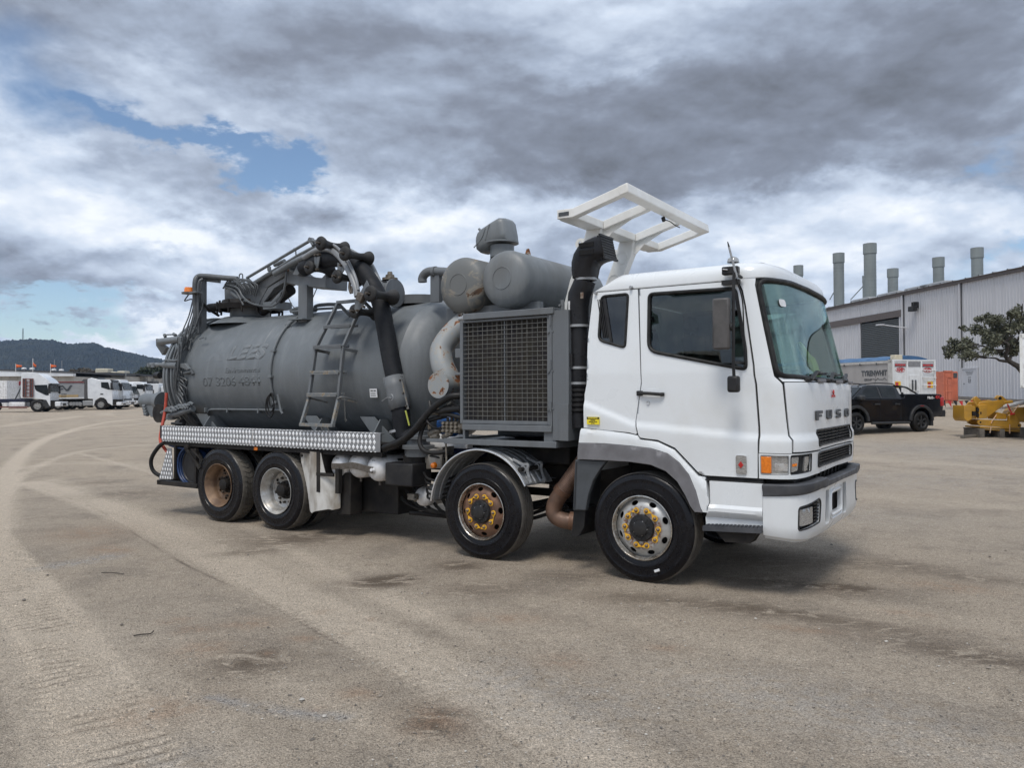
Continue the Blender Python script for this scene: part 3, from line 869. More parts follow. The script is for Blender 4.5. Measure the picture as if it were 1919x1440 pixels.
 # ---- bumper: its own skin, further forward
_nb=5.0
_bx=0.385*np.sin(_ph)**(2/_nb);_by=1.265-1.265*np.cos(_ph)**(2/_nb)
_bs=np.concatenate([[0],np.cumsum(np.hypot(np.diff(_bx),np.diff(_by)))])
SB=float(_bs[-1])
def bump_base(s,z):
 if s>SB:
  x,y=bump_base(2*SB-s,z);return x,2.5-y
 k=1.0
 if s<=0:return 1.115+s,-0.015
 return 1.115+float(np.interp(s,_bs,_bx)),float(np.interp(s,_bs,_by))-0.015
def S_bump(s,z,off=0.0):
 x,y=bump_base(s,z)
 e=0.012
 xa,ya=bump_base(s-e,z);xb,yb=bump_base(s+e,z)
 tx,ty=xb-xa,yb-ya;L=math.hypot(tx,ty)or 1
 nx,ny=ty/L,-tx/L
 o=off
 if z<0.62:o-=(0.62-z)**2*3.0
 if z>0.925:o+=0.018
 return(x+nx*o,y+ny*o,z)
def by_(y):return(2*SB-by_(2.5-y))if y>1.25 else float(np.interp(y+0.015,_by,_bs))
def farb(p):return[(2*SB-s,z)for s,z in reversed(p)]
fog=roundpoly([(by_(0.045),0.60),(by_(0.42),0.635),(by_(0.46),0.80),(by_(0.42),0.845),(by_(0.05),0.80)],0.03,4)
plate_a=roundpoly([(by_(0.60),0.58),(by_(0.75),0.58),(by_(0.75),0.885),(by_(0.63),0.885)],0.02,3)
plate_b=roundpoly([(by_(1.36),0.58),(by_(1.55),0.58),(by_(1.52),0.885),(by_(1.36),0.885)],0.02,3)
plate_c=roundpoly([(by_(0.84),0.66),(by_(1.26),0.66),(by_(1.26),0.835),(by_(0.84),0.835)],0.03,3)
bz=lambda s:0.505+0.045*(1-min(1,min(max(s,0),max(2*SB-s,0))/0.6))
bot=[(s,bz(s))for s in np.linspace(0.01,2*SB-0.01,40)]
bo=[(0.01,0.925)]+bot+[(2*SB-0.01,0.925)]
bo=bot+[(2*SB-0.01,0.880),(2*SB-0.25,0.895),(by_(1.9),0.925),(SB,0.93),(by_(0.6),0.925),(0.25,0.895),(0.01,0.880)]
BUMP=sheet(S_bump,bo,[fog,farb(fog),plate_a,plate_b,plate_c],0.05,0.03,0.0).build('bumper',M['white'],TRUCK,0,True,30)
a=[(0.01,0.884),(0.25,0.900),(by_(0.6),0.930),(SB,0.935),(by_(1.9),0.930),(2*SB-0.25,0.900),(2*SB-0.01,0.884)]
tz=[(2*SB-0.01,0.985),(2*SB-0.30,0.992),(by_(1.95),1.015),(by_(1.87),0.985),(SB,0.985),(by_(0.63),0.985),(by_(0.55),1.015),(0.30,0.992),(0.01,0.985)]
sheet(S_bump,a+tz,[],0.05,0.10,0.016).build('bumper_top_strip',M['trim_dark'],TRUCK,0.008,True,30)
# lip under the bumper
lip=[(s,bz(s)-0.004)for s in np.linspace(0.01,2*SB-0.01,40)]
sheet(S_bump,lip+[(s,z-0.028)for s,z in reversed(lip)],[],0.06,0.08,-0.03).build('bumper_lip',M['white'],TRUCK)
for fp_ in(fog,farb(fog)):
 fb=sheet(S_bump,fp_,[],0.06,0.02,-0.05).build('fog_lamp_housing',M['black'],BUMP)
 sl=MB()
 ss=[p[0]for p in fp_];lo_,hi_=min(ss),max(ss)
 left=fp_ is fog
 g0,g1=(lo_+0.27,hi_-0.02)if left else(lo_+0.02,hi_-0.27)
 for k in range(6):
  zc=0.655+0.028*k
  q=sheet(S_bump,[(g0,zc),(g1,zc),(g1,zc+0.010),(g0,zc+0.010)],[],0.1,0.03,-0.012);sl.add(q.v,q.f)
 sl.build('fog_grille',M['black'],BUMP)
 l0,l1=(lo_+0.025,lo_+0.25)if left else(hi_-0.25,hi_-0.025)
 sheet(S_bump,roundpoly([(l0,0.635),(l1,0.645),(l1,0.785),(l0,0.775)],0.02),[],0.06,0.03,-0.014).build('fog_lamp',M['lens'],BUMP,0.005)
 loop_tube(inset_poly(fp_,0.003),0.007,0.0,S_bump).build('fog_rim',M['black'],BUMP)
loop_tube(inset_poly(plate_c,-0.02),0.010,0.002,S_bump).build('plate_frame',M['white'],BUMP)
loop_tube(inset_poly(plate_c,-0.055),0.006,0.002,S_bump).build('plate_frame',M['white'],BUMP)
MB().box(1.10,1.40,0.20,2.30,0.56,0.90).box(1.0,1.36,0.10,2.40,0.90,1.06).build('front_cross_member',M['under'],TRUCK)
mb=MB()
for k in range(7):mb.bar((1.38,0.72+0.17*k,0.93),(1.385,0.76+0.17*k,1.06),0.02,0.02)
mb.build('front_brackets',M['under'],TRUCK)['kind']='stuff'
# ---- lettering and badge on the front panel
def front_mtx(y,z,off=0.008):
 s=sy_(y)
 p=Vector(S_cab(s,z,off));q=Vector(S_cab(s+0.05,z,off));u=Vector(S_cab(s,z+0.05,off))
 return frame_mtx(p,q-p,u-p)
 # letters built of strokes: blocky badge letters 0.085 m high
def badge(name,strokes,y,z,w,h,mat,parent):
 b=MB()
 m_=front_mtx(y,z)
 for st_ in strokes:
  pts=roundpoly(st_,0.0,1)if False else st_
  poly=[(px*w,py*h)for px,py in pts]
  n=len(poly)
  vs_=[m_@Vector((a_,b_,0.0))for a_,b_ in poly]+[m_@Vector((a_,b_,0.012))for a_,b_ in poly]
  b.add(vs_,[tuple(range(n-1,-1,-1)),tuple(range(n,2*n))]+[(i,(i+1)%n,(i+1)%n+n,i+n)for i in range(n)])
 return b.build(name,M[mat],parent,0.002)
F_=[[(-.5,-.5),(-.16,-.5),(-.16,.5),(-.5,.5)],[(-.16,.18),(.5,.18),(.5,.5),(-.16,.5)],[(-.16,-.16),(.36,-.16),(.36,.08),(-.16,.08)]]
U_=[[(-.5,-.3),(-.16,-.16),(-.16,.5),(-.5,.5)],[(.16,-.16),(.5,-.3),(.5,.5),(.16,.5)],[(-.3,-.5),(.3,-.5),(.5,-.3),(.16,-.18),(-.16,-.18),(-.5,-.3)]]
S_l=[[(-.5,.2),(-.16,.1),(-.16,.24),(.5,.24),(.5,.36),(.3,.5),(-.3,.5),(-.5,.3)],[(-.5,.2),(-.5,.05),(-.3,-.1),(.16,-.1),(.5,0.06),(.3,.12),(-.16,.12)],[(.16,-.1),(.5,.06),(.5,-.3),(.3,-.5),(-.3,-.5),(-.5,-.36),(-.5,-.24),(.16,-.24)]]
O_=[[(-.5,-.3),(-.16,-.16),(-.16,.16),(-.5,.3)],[(.16,-.16),(.5,-.3),(.5,.3),(.16,.16)],[(-.3,-.5),(.3,-.5),(.5,-.3),(.16,-.2),(-.16,-.2),(-.5,-.3)],[(-.5,.3),(-.16,.2),(.16,.2),(.5,.3),(.3,.5),(-.3,.5)]]
for ch,yy in((F_,0.53),(U_,0.905),(S_l,1.315),(O_,1.72)):
 badge('badge_letter',ch,yy,1.560,0.20,0.085,'guard',fp)
 # three-diamond badge
def rhomb(a0,r=0.042):
 c,s=math.cos(a0),math.sin(a0)
 w=r*0.577
 return[(0,0),(c*r/2-s*w/1.0*0.5,s*r/2+c*w*0.5),(c*r,s*r),(c*r/2+s*w*0.5,s*r/2-c*w*0.5)]
bb=MB();m_=front_mtx(1.10,1.742)
for k in range(3):
 poly=rhomb(PI/2+k*2*PI/3,0.046)
 bb.add([m_@Vector((a_*1.7,b_,0))for a_,b_ in poly]+[m_@Vector((a_*1.7,b_,0.01))for a_,b_ in poly],[(3,2,1,0),(4,5,6,7)]+[(i,(i+1)%4,(i+1)%4+4,i+4)for i in range(4)])
bb.build('badge',M['red'],fp)
for zz,w in((1.80,0.10),(1.765,0.07)):
 sheet(S_cab,[(sy_(2.10),zz),(sy_(2.10+w),zz),(sy_(2.10+w),zz+0.022),(sy_(2.10),zz+0.022)],[],0.1,0.004,0.008).build('badge_letter',M['guard'],fp)
 # warning sticker
stk=MB().box(-0.552,-0.420,-0.0365,-0.0180,1.462,1.535).build('warning_sticker',M['label_yellow'],CAB[0])
q_=MB().box(-0.552,-0.420,-0.0385,-0.0366,1.513,1.535);q_.build('warning_band',M['ink'],stk)
for body,z,s,m__,sx in(('WARNING',1.524,0.022,'label_yellow',1.0),('UNDER',1.502,0.016,'ink',1.0),('SURVEILLANCE',1.487,0.014,'ink',0.95),('24 HR',1.472,0.014,'ink',1.0)):
 put_mesh('label_lettering',text_mesh(body,s,0.0004,0.0006,sx=sx),M[m__],stk,frame_mtx((-0.486,-0.0392 if body=='WARNING' else-0.0372,z),(1,0,0),(0,0,1)))
 # ---- things on the cab: mirrors, lamps, aerial, wipers
mir=MB()
mir.box(0.775,0.925,-0.255,-0.200,2.130,2.568)
mirror=mir.build('mirror',simple('scuffed mirror housing',(0.085,0.080,0.078),(0.050,0.048,0.047),0.6,0,7.0,bump=0.2),TRUCK,0.018)
ar=MB()
ar.tube([(0.955,-0.21,2.78),(0.950,-0.215,2.60),(0.945,-0.215,2.0),(0.945,-0.20,1.90)],0.014,8)
ar.tube([(0.94,0.04,2.77),(0.955,-0.21,2.78)],0.014,8)
ar.tube([(0.965,0.03,2.02),(0.946,-0.215,2.02)],0.012,8)
ar.tube([(0.945,-0.215,2.32),(0.93,-0.215,2.32)],0.035,10)
ar.box(0.775,0.93,0.00,0.05,2.712,2.752)
ar.build('mirror_arm',M['black'],TRUCK)
MB().box(0.895,0.995,-0.245,-0.17,1.765,1.905).build('kerb_mirror',M['black'],TRUCK,0.02)
sg_=MB().box(0.775,0.93,2.70,2.755,2.13,2.568).build('mirror',M['black'],TRUCK,0.018)
MB().tube([(0.94,2.46,2.77),(0.955,2.71,2.78),(0.945,2.715,2.0),(0.965,2.48,2.0)],0.014,8).build('mirror_arm',M['black'],TRUCK)
MB().tube([(0.975,-0.20,2.74),(0.915,-0.215,3.0)],[0.011,0.009],8).build('aerial_mast',M['alu'],TRUCK)
MB().tube([(0.915,-0.215,3.0),(0.905,-0.218,3.045)],[0.009,0.004],8).build('aerial_tip',M['black'],TRUCK)
MB().tube(smoothpath([(0.97,-0.20,2.73),(0.99,-0.10,2.55),(0.985,-0.05,2.3),(1.0,-0.05,2.1),(0.99,-0.03,1.99)]),0.006,6).build('mirror_cable',M['black'],TRUCK)
MB().box(0.785,0.93,-0.030,0.04,2.795,2.868).build('side_marker_lamp',M['black'],TRUCK,0.012)
MB().tube([(0.80,-0.035,2.845),(0.845,-0.040,2.835)],0.006,8).build('lamp_screw',M['alu_edge'],TRUCK)
MB().lathe([(0.0,0.055),(0.03,0.048),(0.05,0.025),(0.055,0.0)],20,(0.80,0.25,2.945),'z').build('roof_lamp',M['lens'],TRUCK)
for y in(0.40,2.10):
 b=MB();b.tube(smoothpath([(0.985,y-0.17,2.875),(1.03,y-0.13,2.905),(1.05,y,2.91),(1.03,y+0.13,2.905),(0.985,y+0.17,2.875)],5),[0.020]*21,8)
 b.build('roof_marker_lamp',M['trim_dark'],TRUCK)
for y in(0.85,1.25,1.65):
 MB().box(0.93,1.03,y-0.06,y+0.06,2.87,2.905).build('roof_vent_slot',M['white'],TRUCK,0.01)
for k,(y0,y1)in enumerate(((0.30,0.98),(0.95,1.62),(1.62,2.25))):
 def gp(y,z,o):return Vector(S_cab(sy_(y),z,o))
 w=MB()
 a=gp(y0,1.872,0.05);b=gp(y0+0.32,1.95,0.045);c=gp(y1,1.93,0.03)
 w.tube([gp(y0,1.872,0.0),a],0.020,8)
 w.bar(a,b,0.030,0.022);w.bar(b,c*0.5+b*0.5,0.02,0.018)
 w.build('wiper_arm',M['black'],TRUCK)
 w=MB();q0=gp(y0+0.16,1.915,0.020);q1=gp(y0+0.80 if y0+0.8<2.38 else 2.38,1.945,0.020)
 w.tube([q0*(1-t)+q1*t for t in(0,0.5,1)],0.010,6);w.build('wiper_blade',M['rubber'],TRUCK)
wl=MB()
for y in(0.55,1.30,1.95):wl.bar(Vector(S_cab(sy_(y),1.865,0.03)),Vector(S_cab(sy_(y+0.22),1.868,0.03)),0.03,0.03)
wl.build('wiper_linkage',M['trim'],TRUCK,0.005)
# windscreen sticker
put_mesh('windscreen_sticker',(lambda m:(m))(sheet(S_cab,roundpoly([(sy_(0.20),2.52),(sy_(0.32),2.52),(sy_(0.32),2.585),(sy_(0.20),2.585)],0.03),[],0.05,0.002,0.0).build('tmp',M['label_white']).data.copy()),M['label_white'],TRUCK,Matrix.Identity(4))
for o in list(bpy.data.objects):
 if o.name.startswith('tmp'):bpy.data.objects.remove(o)
 # ---- wheels
def circle(r,n,cx=0,cy=0,ry=None,a0=0):
 return[(cx+r*math.cos(a0+2*PI*k/n),cy+(ry or r)*math.sin(a0+2*PI*k/n))for k in range(n)]
TW=0.285
def tyre_prof(grooves=True,R0=0.515,w=TW):
 p=[(0.030,0.292),(0.012,0.300),(0.004,0.325),(0.000,0.352),(-0.006,0.357),(-0.006,0.366),(0.000,0.371),(0.001,0.41),(0.004,0.445),(0.002,0.452),(0.004,0.458),(0.010,0.478),(0.017,0.494),(0.030,R0-0.009),(0.040,R0-0.003)]
 k=5 if grooves else 1
 y0,y1=0.048,w-0.048
 t=[(y0,R0)]
 if grooves:
  for q in range(4):
   yc=y0+(y1-y0)*(q+0.9)/4.8
   t+=[(yc-0.006,R0+0.002),(yc-0.0045,R0-0.012),(yc+0.0045,R0-0.012),(yc+0.006,R0+0.002)]
 t.append((y1,R0))
 back=[(w-y,r)for y,r in reversed(p)]
 return p+t+back,len(p)
def make_tyre(name,parent,y=0.0,kind='front',clean=False):
 grooves=kind=='front'
 prof,npz=tyre_prof(grooves)
 m=MB()
 mi=[0]*(len(prof)-1)
 for i in range(npz-1,len(prof)-npz):mi[i]=1
 mi[npz-2]=1;mi[len(prof)-npz]=1
 m.lathe(prof,96,(0,y,0),'y',mi)
 if kind=='rear':
 # chevron lugs
  N=44
  for k in range(N):
   a=2*PI*k/N
   da=2*PI/N
   for(ya,yb,sh0,sh1)in((0.034,0.090,0.0,0.30),(0.096,0.140,0.35,0.62),(0.145,0.189,0.62,0.35),(0.195,0.251,0.30,0.0)):
    vs_=[]
    for r in(0.505,0.524):
     for(yy,sh)in((ya,sh0),(yb,sh1)):
      for e in(0.0,0.78):
       aa_=a+da*(sh+e)
       rr=r if not(r>0.51 and(yy<0.04 or yy>0.245))else 0.513
       vs_.append((math.sin(aa_)*rr,y+yy,math.cos(aa_)*rr))
    m.add(vs_,[(4,5,7,6),(0,1,5,4),(2,6,7,3),(0,4,6,2),(1,3,7,5)],1)
 o=m.build(name,[M['sidewall'],M['tread_clean' if clean else 'tread']],parent,0,True,32,recalc=True)
 # raised sidewall letters
 return o
def sidewall_text(parent,body,a_mid,r=0.42,size=0.036,y=-0.004):
 g_=MB()
 n=len(body)
 for k,ch in enumerate(body):
  if ch==' ':continue
  a=a_mid+(k-(n-1)/2)*(size*0.95/r)
  me=text_mesh(ch,size,0.0012,0.0,res=1)
  rad=Vector((math.sin(a),0,math.cos(a)));tan=Vector((math.cos(a),0,-math.sin(a)))
  me.transform(frame_mtx(rad*r+Vector((0,y,0)),tan,rad))
  g_.add([v.co for v in me.vertices],[tuple(p.vertices)for p in me.polygons])
  bpy.data.meshes.remove(me)
 g_.build('raised_lettering',M['sidewall'],parent)
def nut_set(parent,y,mat_nut='nut',indicators=True,r=0.1675,n=10,a0=0.0):
 proto=None;pin=None
 for k in range(n):
  a=a0+2*PI*k/n
  p=Vector((math.sin(a)*r,y,math.cos(a)*r))
  if proto is None:
   proto=MB().lathe([(0.012,0.021),(0.004,0.021),(0.002,0.0175),(-0.020,0.016),(-0.024,0.011),(-0.034,0.010),(-0.035,0.0)],6,(0,0,0),'y').build('wheel_nut',M[mat_nut],parent,0.0015)
   o=proto
  else:
   o=proto.copy();C.objects.link(o)
  o.location=p
  if indicators:
   if pin is None:
    pts=[(0.028*math.cos(t),0.028*math.sin(t))for t in np.linspace(0.55,2*PI-0.55,15)]+[(0.057,0.0)]
    hole_=[(0.0165*math.cos(t),0.0165*math.sin(t))for t in np.linspace(0,2*PI,13)[:-1]]
    pin=sheet(lambda s,z,off:(s,-off,z),pts,[hole_],0.02,0.006,0.0).build('nut_indicator',M['yellow'],parent)
    i_=pin
   else:
    i_=pin.copy();C.objects.link(i_)
   i_.location=p+Vector((0,-0.006,0))
   sgn=1 if k%2==0 else-1
   ang=a if sgn>0 else a+PI
   i_.rotation_euler=(0,ang+rnd.uniform(-0.12,0.12),0)
def front_wheel(x,rim_mat,edge_mat,lettering,a0):
 w=empty('wheel',(x,0.0,0.505),0,TRUCK)
 t=make_tyre('tyre',w,0,'front',True)
 if lettering:
  sidewall_text(w,lettering[0],2.7,0.437,0.030,-0.0035);sidewall_text(w,lettering[1],-1.0,0.405,0.044,-0.003)
  sidewall_text(w,lettering[1],1.9,0.405,0.044,-0.003)
 MB().lathe([(0.030,0.288),(0.004,0.298),(-0.004,0.303),(-0.006,0.296),(0.004,0.287),(0.024,0.283),(0.034,0.276)],72,(0,0,0),'y').build('rim_edge',M[edge_mat],w)
 def S_disc(u,v,off):
  r=math.hypot(u,v)
  y=float(np.interp(r,[0.10,0.135,0.198,0.212,0.240,0.262,0.280],[0.010,0.006,0.004,0.010,0.030,0.046,0.052]))
  return(u,y-off,v)
 holes=[circle(0.032,16,0.238*math.cos(a),0.238*math.sin(a))for a in[a0+2*PI*k/8 for k in range(8)]]
 holes=[]
 for k in range(8):
  a=a0+2*PI*k/8
  hp=[(0.237+0.022*math.cos(t),0.036*math.sin(t))for t in np.linspace(0,2*PI,17)[:-1]]
  holes.append([(p*math.cos(a)-q*math.sin(a),p*math.sin(a)+q*math.cos(a))for p,q in hp])
 sheet(S_disc,circle(0.279,72),holes,0.022,0.016,0.0).build('wheel_disc',M[rim_mat],w,0,True,35)
 MB().lathe([(0.06,0.278),(0.23,0.265)],48,(0,0,0),'y').lathe([(0.12,0.0),(0.12,0.262)],32,(0,0,0),'y').build('brake_drum',M['under'],w)
 hb=MB()
 hb.lathe([(0.02,0.128),(-0.006,0.126),(-0.020,0.116),(-0.024,0.075),(-0.040,0.070),(-0.050,0.048),(-0.050,0.0)],40,(0,0,0),'y')
 for k in range(10):
  a=2*PI*k/10
  hb.bar((0.066*math.sin(a),-0.026,0.066*math.cos(a)),(0.116*math.sin(a),-0.016,0.116*math.cos(a)),0.012,0.016,up=(0,1,0))
 hb.build('hub',M['black'],w)
 for k in range(5):
  a=2*PI*(k+0.3)/5
  MB().lathe([(-0.022,0.009),(-0.034,0.008),(-0.035,0.0)],8,(0.066*math.sin(a),-0.004,0.066*math.cos(a)),'y').build('hub_bolt',M['alu_edge'],w)
 nut_set(w,0.0,a0=R(18))
 return w
w1=front_wheel(0.0,'steel_nuts','chrome',('WARRIOR 202','SAILUN'),0.35)
MB().box(-0.028,0.028,-0.009,-0.002,-0.42,-0.396,mat=Matrix.Rotation(R(-22),4,'Y')).build('balance_weight',M['label_white'],w1,0.004)
w2=front_wheel(-1.856,'rim_rust','chrome',('RADIAL','MASTER'),0.1)
xr1,xr2=-5.164,-6.378
def rear_wheel(x,mat_,edge,a0):
 w=empty('wheel',(x,0.0,0.505),0,TRUCK)
 make_tyre('tyre',w,0,'rear')
 make_tyre('inner_tyre',w,TW+0.035,'rear')
 MB().lathe([(0.030,0.288),(0.004,0.298),(-0.004,0.303),(-0.006,0.296),(0.006,0.286),(0.020,0.283),(0.030,0.272),(0.065,0.262),(0.085,0.246),(0.125,0.240),(0.155,0.236),(0.160,0.225)],72,(0,0,0),'y').build('rim',M[edge],w)
 def S_disc(u,v,off):
  r=math.hypot(u,v)
  y=float(np.interp(r,[0.10,0.20,0.212,0.24],[0.180,0.180,0.176,0.158]))
  return(u,y-off,v)
 holes=[]
 for k in range(8):
  a=a0+2*PI*k/8
  hp=[(0.212+0.014*math.cos(t),0.026*math.sin(t))for t in np.linspace(0,2*PI,15)[:-1]]
  holes.append([(p*math.cos(a)-q*math.sin(a),p*math.sin(a)+q*math.cos(a))for p,q in hp])
 sheet(S_disc,circle(0.238,64),holes,0.022,0.012,0.0).build('wheel_disc',M[mat_],w,0,True,35)
 hb=MB()
 hb.lathe([(0.18,0.122),(0.150,0.118),(0.142,0.088),(0.075,0.080),(0.060,0.055),(0.055,0.0)],36,(0,0,0),'y')
 for k in range(10):
  a=2*PI*k/10
  hb.lathe([(0.15,0.010),(0.125,0.010),(0.12,0.0)],6,(0.098*math.sin(a),0,0.098*math.cos(a)),'y')
 hb.build('hub',M['under'],w)
 MB().lathe([(0.24,0.0),(0.24,0.236)],32,(0,0,0),'y').build('brake_drum',M['under'],w)
 nut_set(w,0.176,'strap',False,a0=R(10))
 return w
w3=rear_wheel(xr1,'steel','steel',0.2)
w4=rear_wheel(xr2,'steel_brown','steel_brown',0.5)
for w,x in((w1,0.0),(w2,-1.856),(w3,xr1),(w4,xr2)):
 copy_tree(w,TRUCK,(x,2.5,0.505),PI)
 # ---- chassis
ch=MB()
for y in(0.82,1.62):ch.box(-7.55,1.0,y,y+0.06,0.82,1.08)
for x in(-7.3,-6.0,-4.2,-3.0,-1.2,0.2):ch.box(x,x+0.1,0.86,1.64,0.86,1.04)
ch.build('chassis_rails',M['under'],TRUCK)
for x in(0.0,-1.856):
 MB().tube([(x,0.2,0.50),(x,0.45,0.44),(x,2.05,0.44),(x,2.3,0.50)],0.055,8).box(x-0.55,x+0.55,0.72,0.80,0.62,0.70).box(x-0.55,x+0.55,1.70,1.78,0.62,0.70).build('front_axle',M['under'],TRUCK)
for x in(xr1,xr2):
 MB().tube([(x,0.3,0.505),(x,2.2,0.505)],0.085,12).lathe([(-0.2,0.05),(-0.14,0.2),(0.0,0.24),(0.14,0.2),(0.2,0.05)],20,(x,1.25,0.52),'x').build('drive_axle',M['under'],TRUCK)
MB().box(xr2-0.5,xr1+0.5,0.74,0.80,0.60,0.74).build('spring_pack',M['under'],TRUCK)
MB().tube([(-4.2,1.25,0.62),(-2.6,1.25,0.75)],0.06,10).tube([(-4.9,1.25,0.55),(-4.2,1.25,0.62)],0.06,10).build('drive_shaft',M['under'],TRUCK)
MB().box(-0.50,0.95,0.80,1.70,0.55,1.38).box(-1.5,-0.4,0.95,1.55,0.60,1.08).box(-0.55,0.55,0.45,0.8,1.15,1.34).build('engine',M['under'],TRUCK,0.04)
MB().box(-4.05,-3.35,0.35,0.84,0.30,0.98).box(-4.12,-3.9,0.10,0.30,0.28,0.80).build('tool_box',M['under'],TRUCK,0.01)
bh=MB()
for k in range(6):
 x=-3.6+0.16*k
 bh.tube(smoothpath([(x,0.5+0.03*k,0.62),(x+0.5,0.35,0.42-0.012*k),(x+1.2,0.4,0.38),(x+1.7,0.55,0.55)],6),0.020,6)
bh.build('chassis_hoses',M['rubber'],TRUCK)
MB().tube([(-3.2,0.40,0.335),(-2.2,0.40,0.345)],0.028,8).build('chassis_pipe',M['under'],TRUCK)
MB().box(-2.2,-1.05,0.95,2.2,0.80,1.27).box(-2.1,-1.05,0.5,0.95,1.0,1.20).build('dark_filler_block',M['under'],TRUCK,0.02)  # dark block added to close bright gaps under the equipment frame
# body subframe deck
MB().box(-7.70,-3.30,0.10,2.40,1.10,1.17).box(-7.68,-3.3,0.02,0.10,1.02,1.08).build('deck',M['under'],TRUCK)
# checker plate valance with its diamonds
X0,X1,Z0,Z1=-7.720,-3.300,1.083,1.308
val=MB().box(X0,X1,-0.012,0.0,Z0,Z1).box(X0,X1,0.0,0.06,Z1-0.012,Z1).box(X0,X0+0.012,0.0,0.5,Z0,Z1).build('checker_plate_valance',M['plate'],TRUCK,0.004)
def diamonds(rows,pitch,clip,w,h,y=-0.0135):
 b=MB()
 for(x,z)in rows:
  if clip and not clip(x,z):continue
  b.add([(x-w,y+0.0015,z),(x,y+0.0015,z-h),(x+w,y+0.0015,z),(x,y+0.0015,z+h),(x,y-0.0025,z)],[(0,1,4),(1,2,4),(2,3,4),(3,0,4)])
 return b
rows=[]
p_=0.067
for r_ in range(3):
 for k in range(int((X1-X0)/p_)):
  rows.append((X0+0.03+k*p_+(0.0 if r_%2==0 else 0.01),Z0+0.050+r_*0.066))
o=diamonds(rows,p_,None,0.0245,0.0325).build('plate_diamonds',M['diamond'],val,smooth=False);o['kind']='stuff'
ed=MB()
for k in range(int((X1-X0)/p_)):
 x=X0+0.055+k*p_
 ed.box(x-0.014,x+0.014,-0.016,0.03,Z1-0.006,Z1+0.003).box(x-0.012,x+0.012,-0.016,-0.008,Z0-0.002,Z0+0.006)
o=ed.build('plate_edge_lugs',M['diamond'],val,smooth=False);o['kind']='stuff'
MB().box(-5.62,-5.60,-0.015,-0.011,Z0,Z1).build('plate_joint',M['alu_edge'],val)
tri=[(-7.565,0.985),(-7.475,0.985),(-7.425,0.528),(-7.79,0.505)]
rp=MB().prism(tri,-0.012,0.0,'xz').build('rear_corner_plate',M['plate'],TRUCK,0.003)
rows=[]
for r_ in range(7):
 z=0.545+r_*0.062
 xl=np.interp(z,[0.505,0.985],[-7.79,-7.565]);xr_=np.interp(z,[0.528,0.985],[-7.425,-7.475])
 k=0
 while xl+0.025+k*0.062<xr_-0.01:
  rows.append((xl+0.03+k*0.062,z));k+=1
diamonds(rows,0.06,None,0.018,0.028).build('plate_diamonds',M['diamond'],rp,smooth=False)['kind']='stuff'
MB().box(-7.86,-6.87,0.0,0.10,0.425,0.492).box(-7.86,-7.76,0.0,2.5,0.425,0.495).box(-7.4,-7.36,0.3,2.2,0.5,1.1).box(-7.46,-7.42,0.02,2.4,0.52,1.08).build('rear_bumper_bar',M['under'],TRUCK,0.008)
# rear hose reel with blue hose, bracket, loop of black hose, red hose
reel=empty('hose_reel',(-7.10,0.16,0.735),0,TRUCK)
for y in(-0.06,0.28):
 MB().lathe([(y,0.235),(y-0.012,0.245),(y-0.012,0.255),(y+0.006,0.255),(y+0.006,0.235)],40,(0,0,0),'y',close=True).lathe([(y,0.0),(y,0.236)],30,(0,0,0),'y').build('reel_flange',M['black'],reel)
MB().lathe([(y,0.245+0.006*math.sin(y*70))for y in np.linspace(-0.04,0.26,30)],36,(0,0,0),'y').build('hose_drum',M['blue_hose'],reel)
bw=MB()
for k in range(5):
 bw.tube([(-0.04-0.25*math.cos(a)*(1+.03*k),0.0-0.03*k+0.02,0.25*math.sin(a)*(1+.02*k))for a in np.linspace(-1.35,1.25,16)],0.014,6)
bw.build('blue_hose_coil',M['blue_hose'],reel)
MB().box(-6.93,-6.89,0.0,0.05,0.50,1.0).bar((-7.12,-0.01,1.0),(-6.78,-0.01,0.72),0.02,0.05).bar((-6.98,-0.01,0.99),(-6.72,-0.01,0.83),0.02,0.02).lathe([(-0.02,0.045),(0.02,0.045)],16,(-7.10,0,1.005),'y',capends=True).build('reel_bracket',M['under'],TRUCK)
MB().tube(smoothpath([(-7.62,0.05,1.09),(-7.82,0.02,1.0),(-8.0,0.0,0.80),(-7.98,0.02,0.62),(-7.80,0.08,0.52)],8),0.030,10).build('black_hose_loop',M['rubber'],TRUCK)
MB().tube(smoothpath([(-7.96,0.22,1.80),(-7.97,0.20,1.5),(-7.93,0.12,1.25),(-7.88,0.08,1.05),(-7.66,0.10,0.85)],8),0.024,10).build('red_hose',M['hose_red'],TRUCK)
MB().tube(smoothpath([(-7.60,0.04,1.02),(-7.45,0.06,0.99),(-7.25,0.1,0.97)],5),0.016,8).build('blue_hose_tail',M['blue_hose'],TRUCK)
MB().box(-7.76,-7.725,-0.012,0.12,1.12,1.31).build('strip_end_bracket',M['black'],TRUCK)
MB().box(-5.62,-5.55,0.01,0.04,1.02,1.065).build('amber_side_marker',M['amber'],TRUCK,0.004)
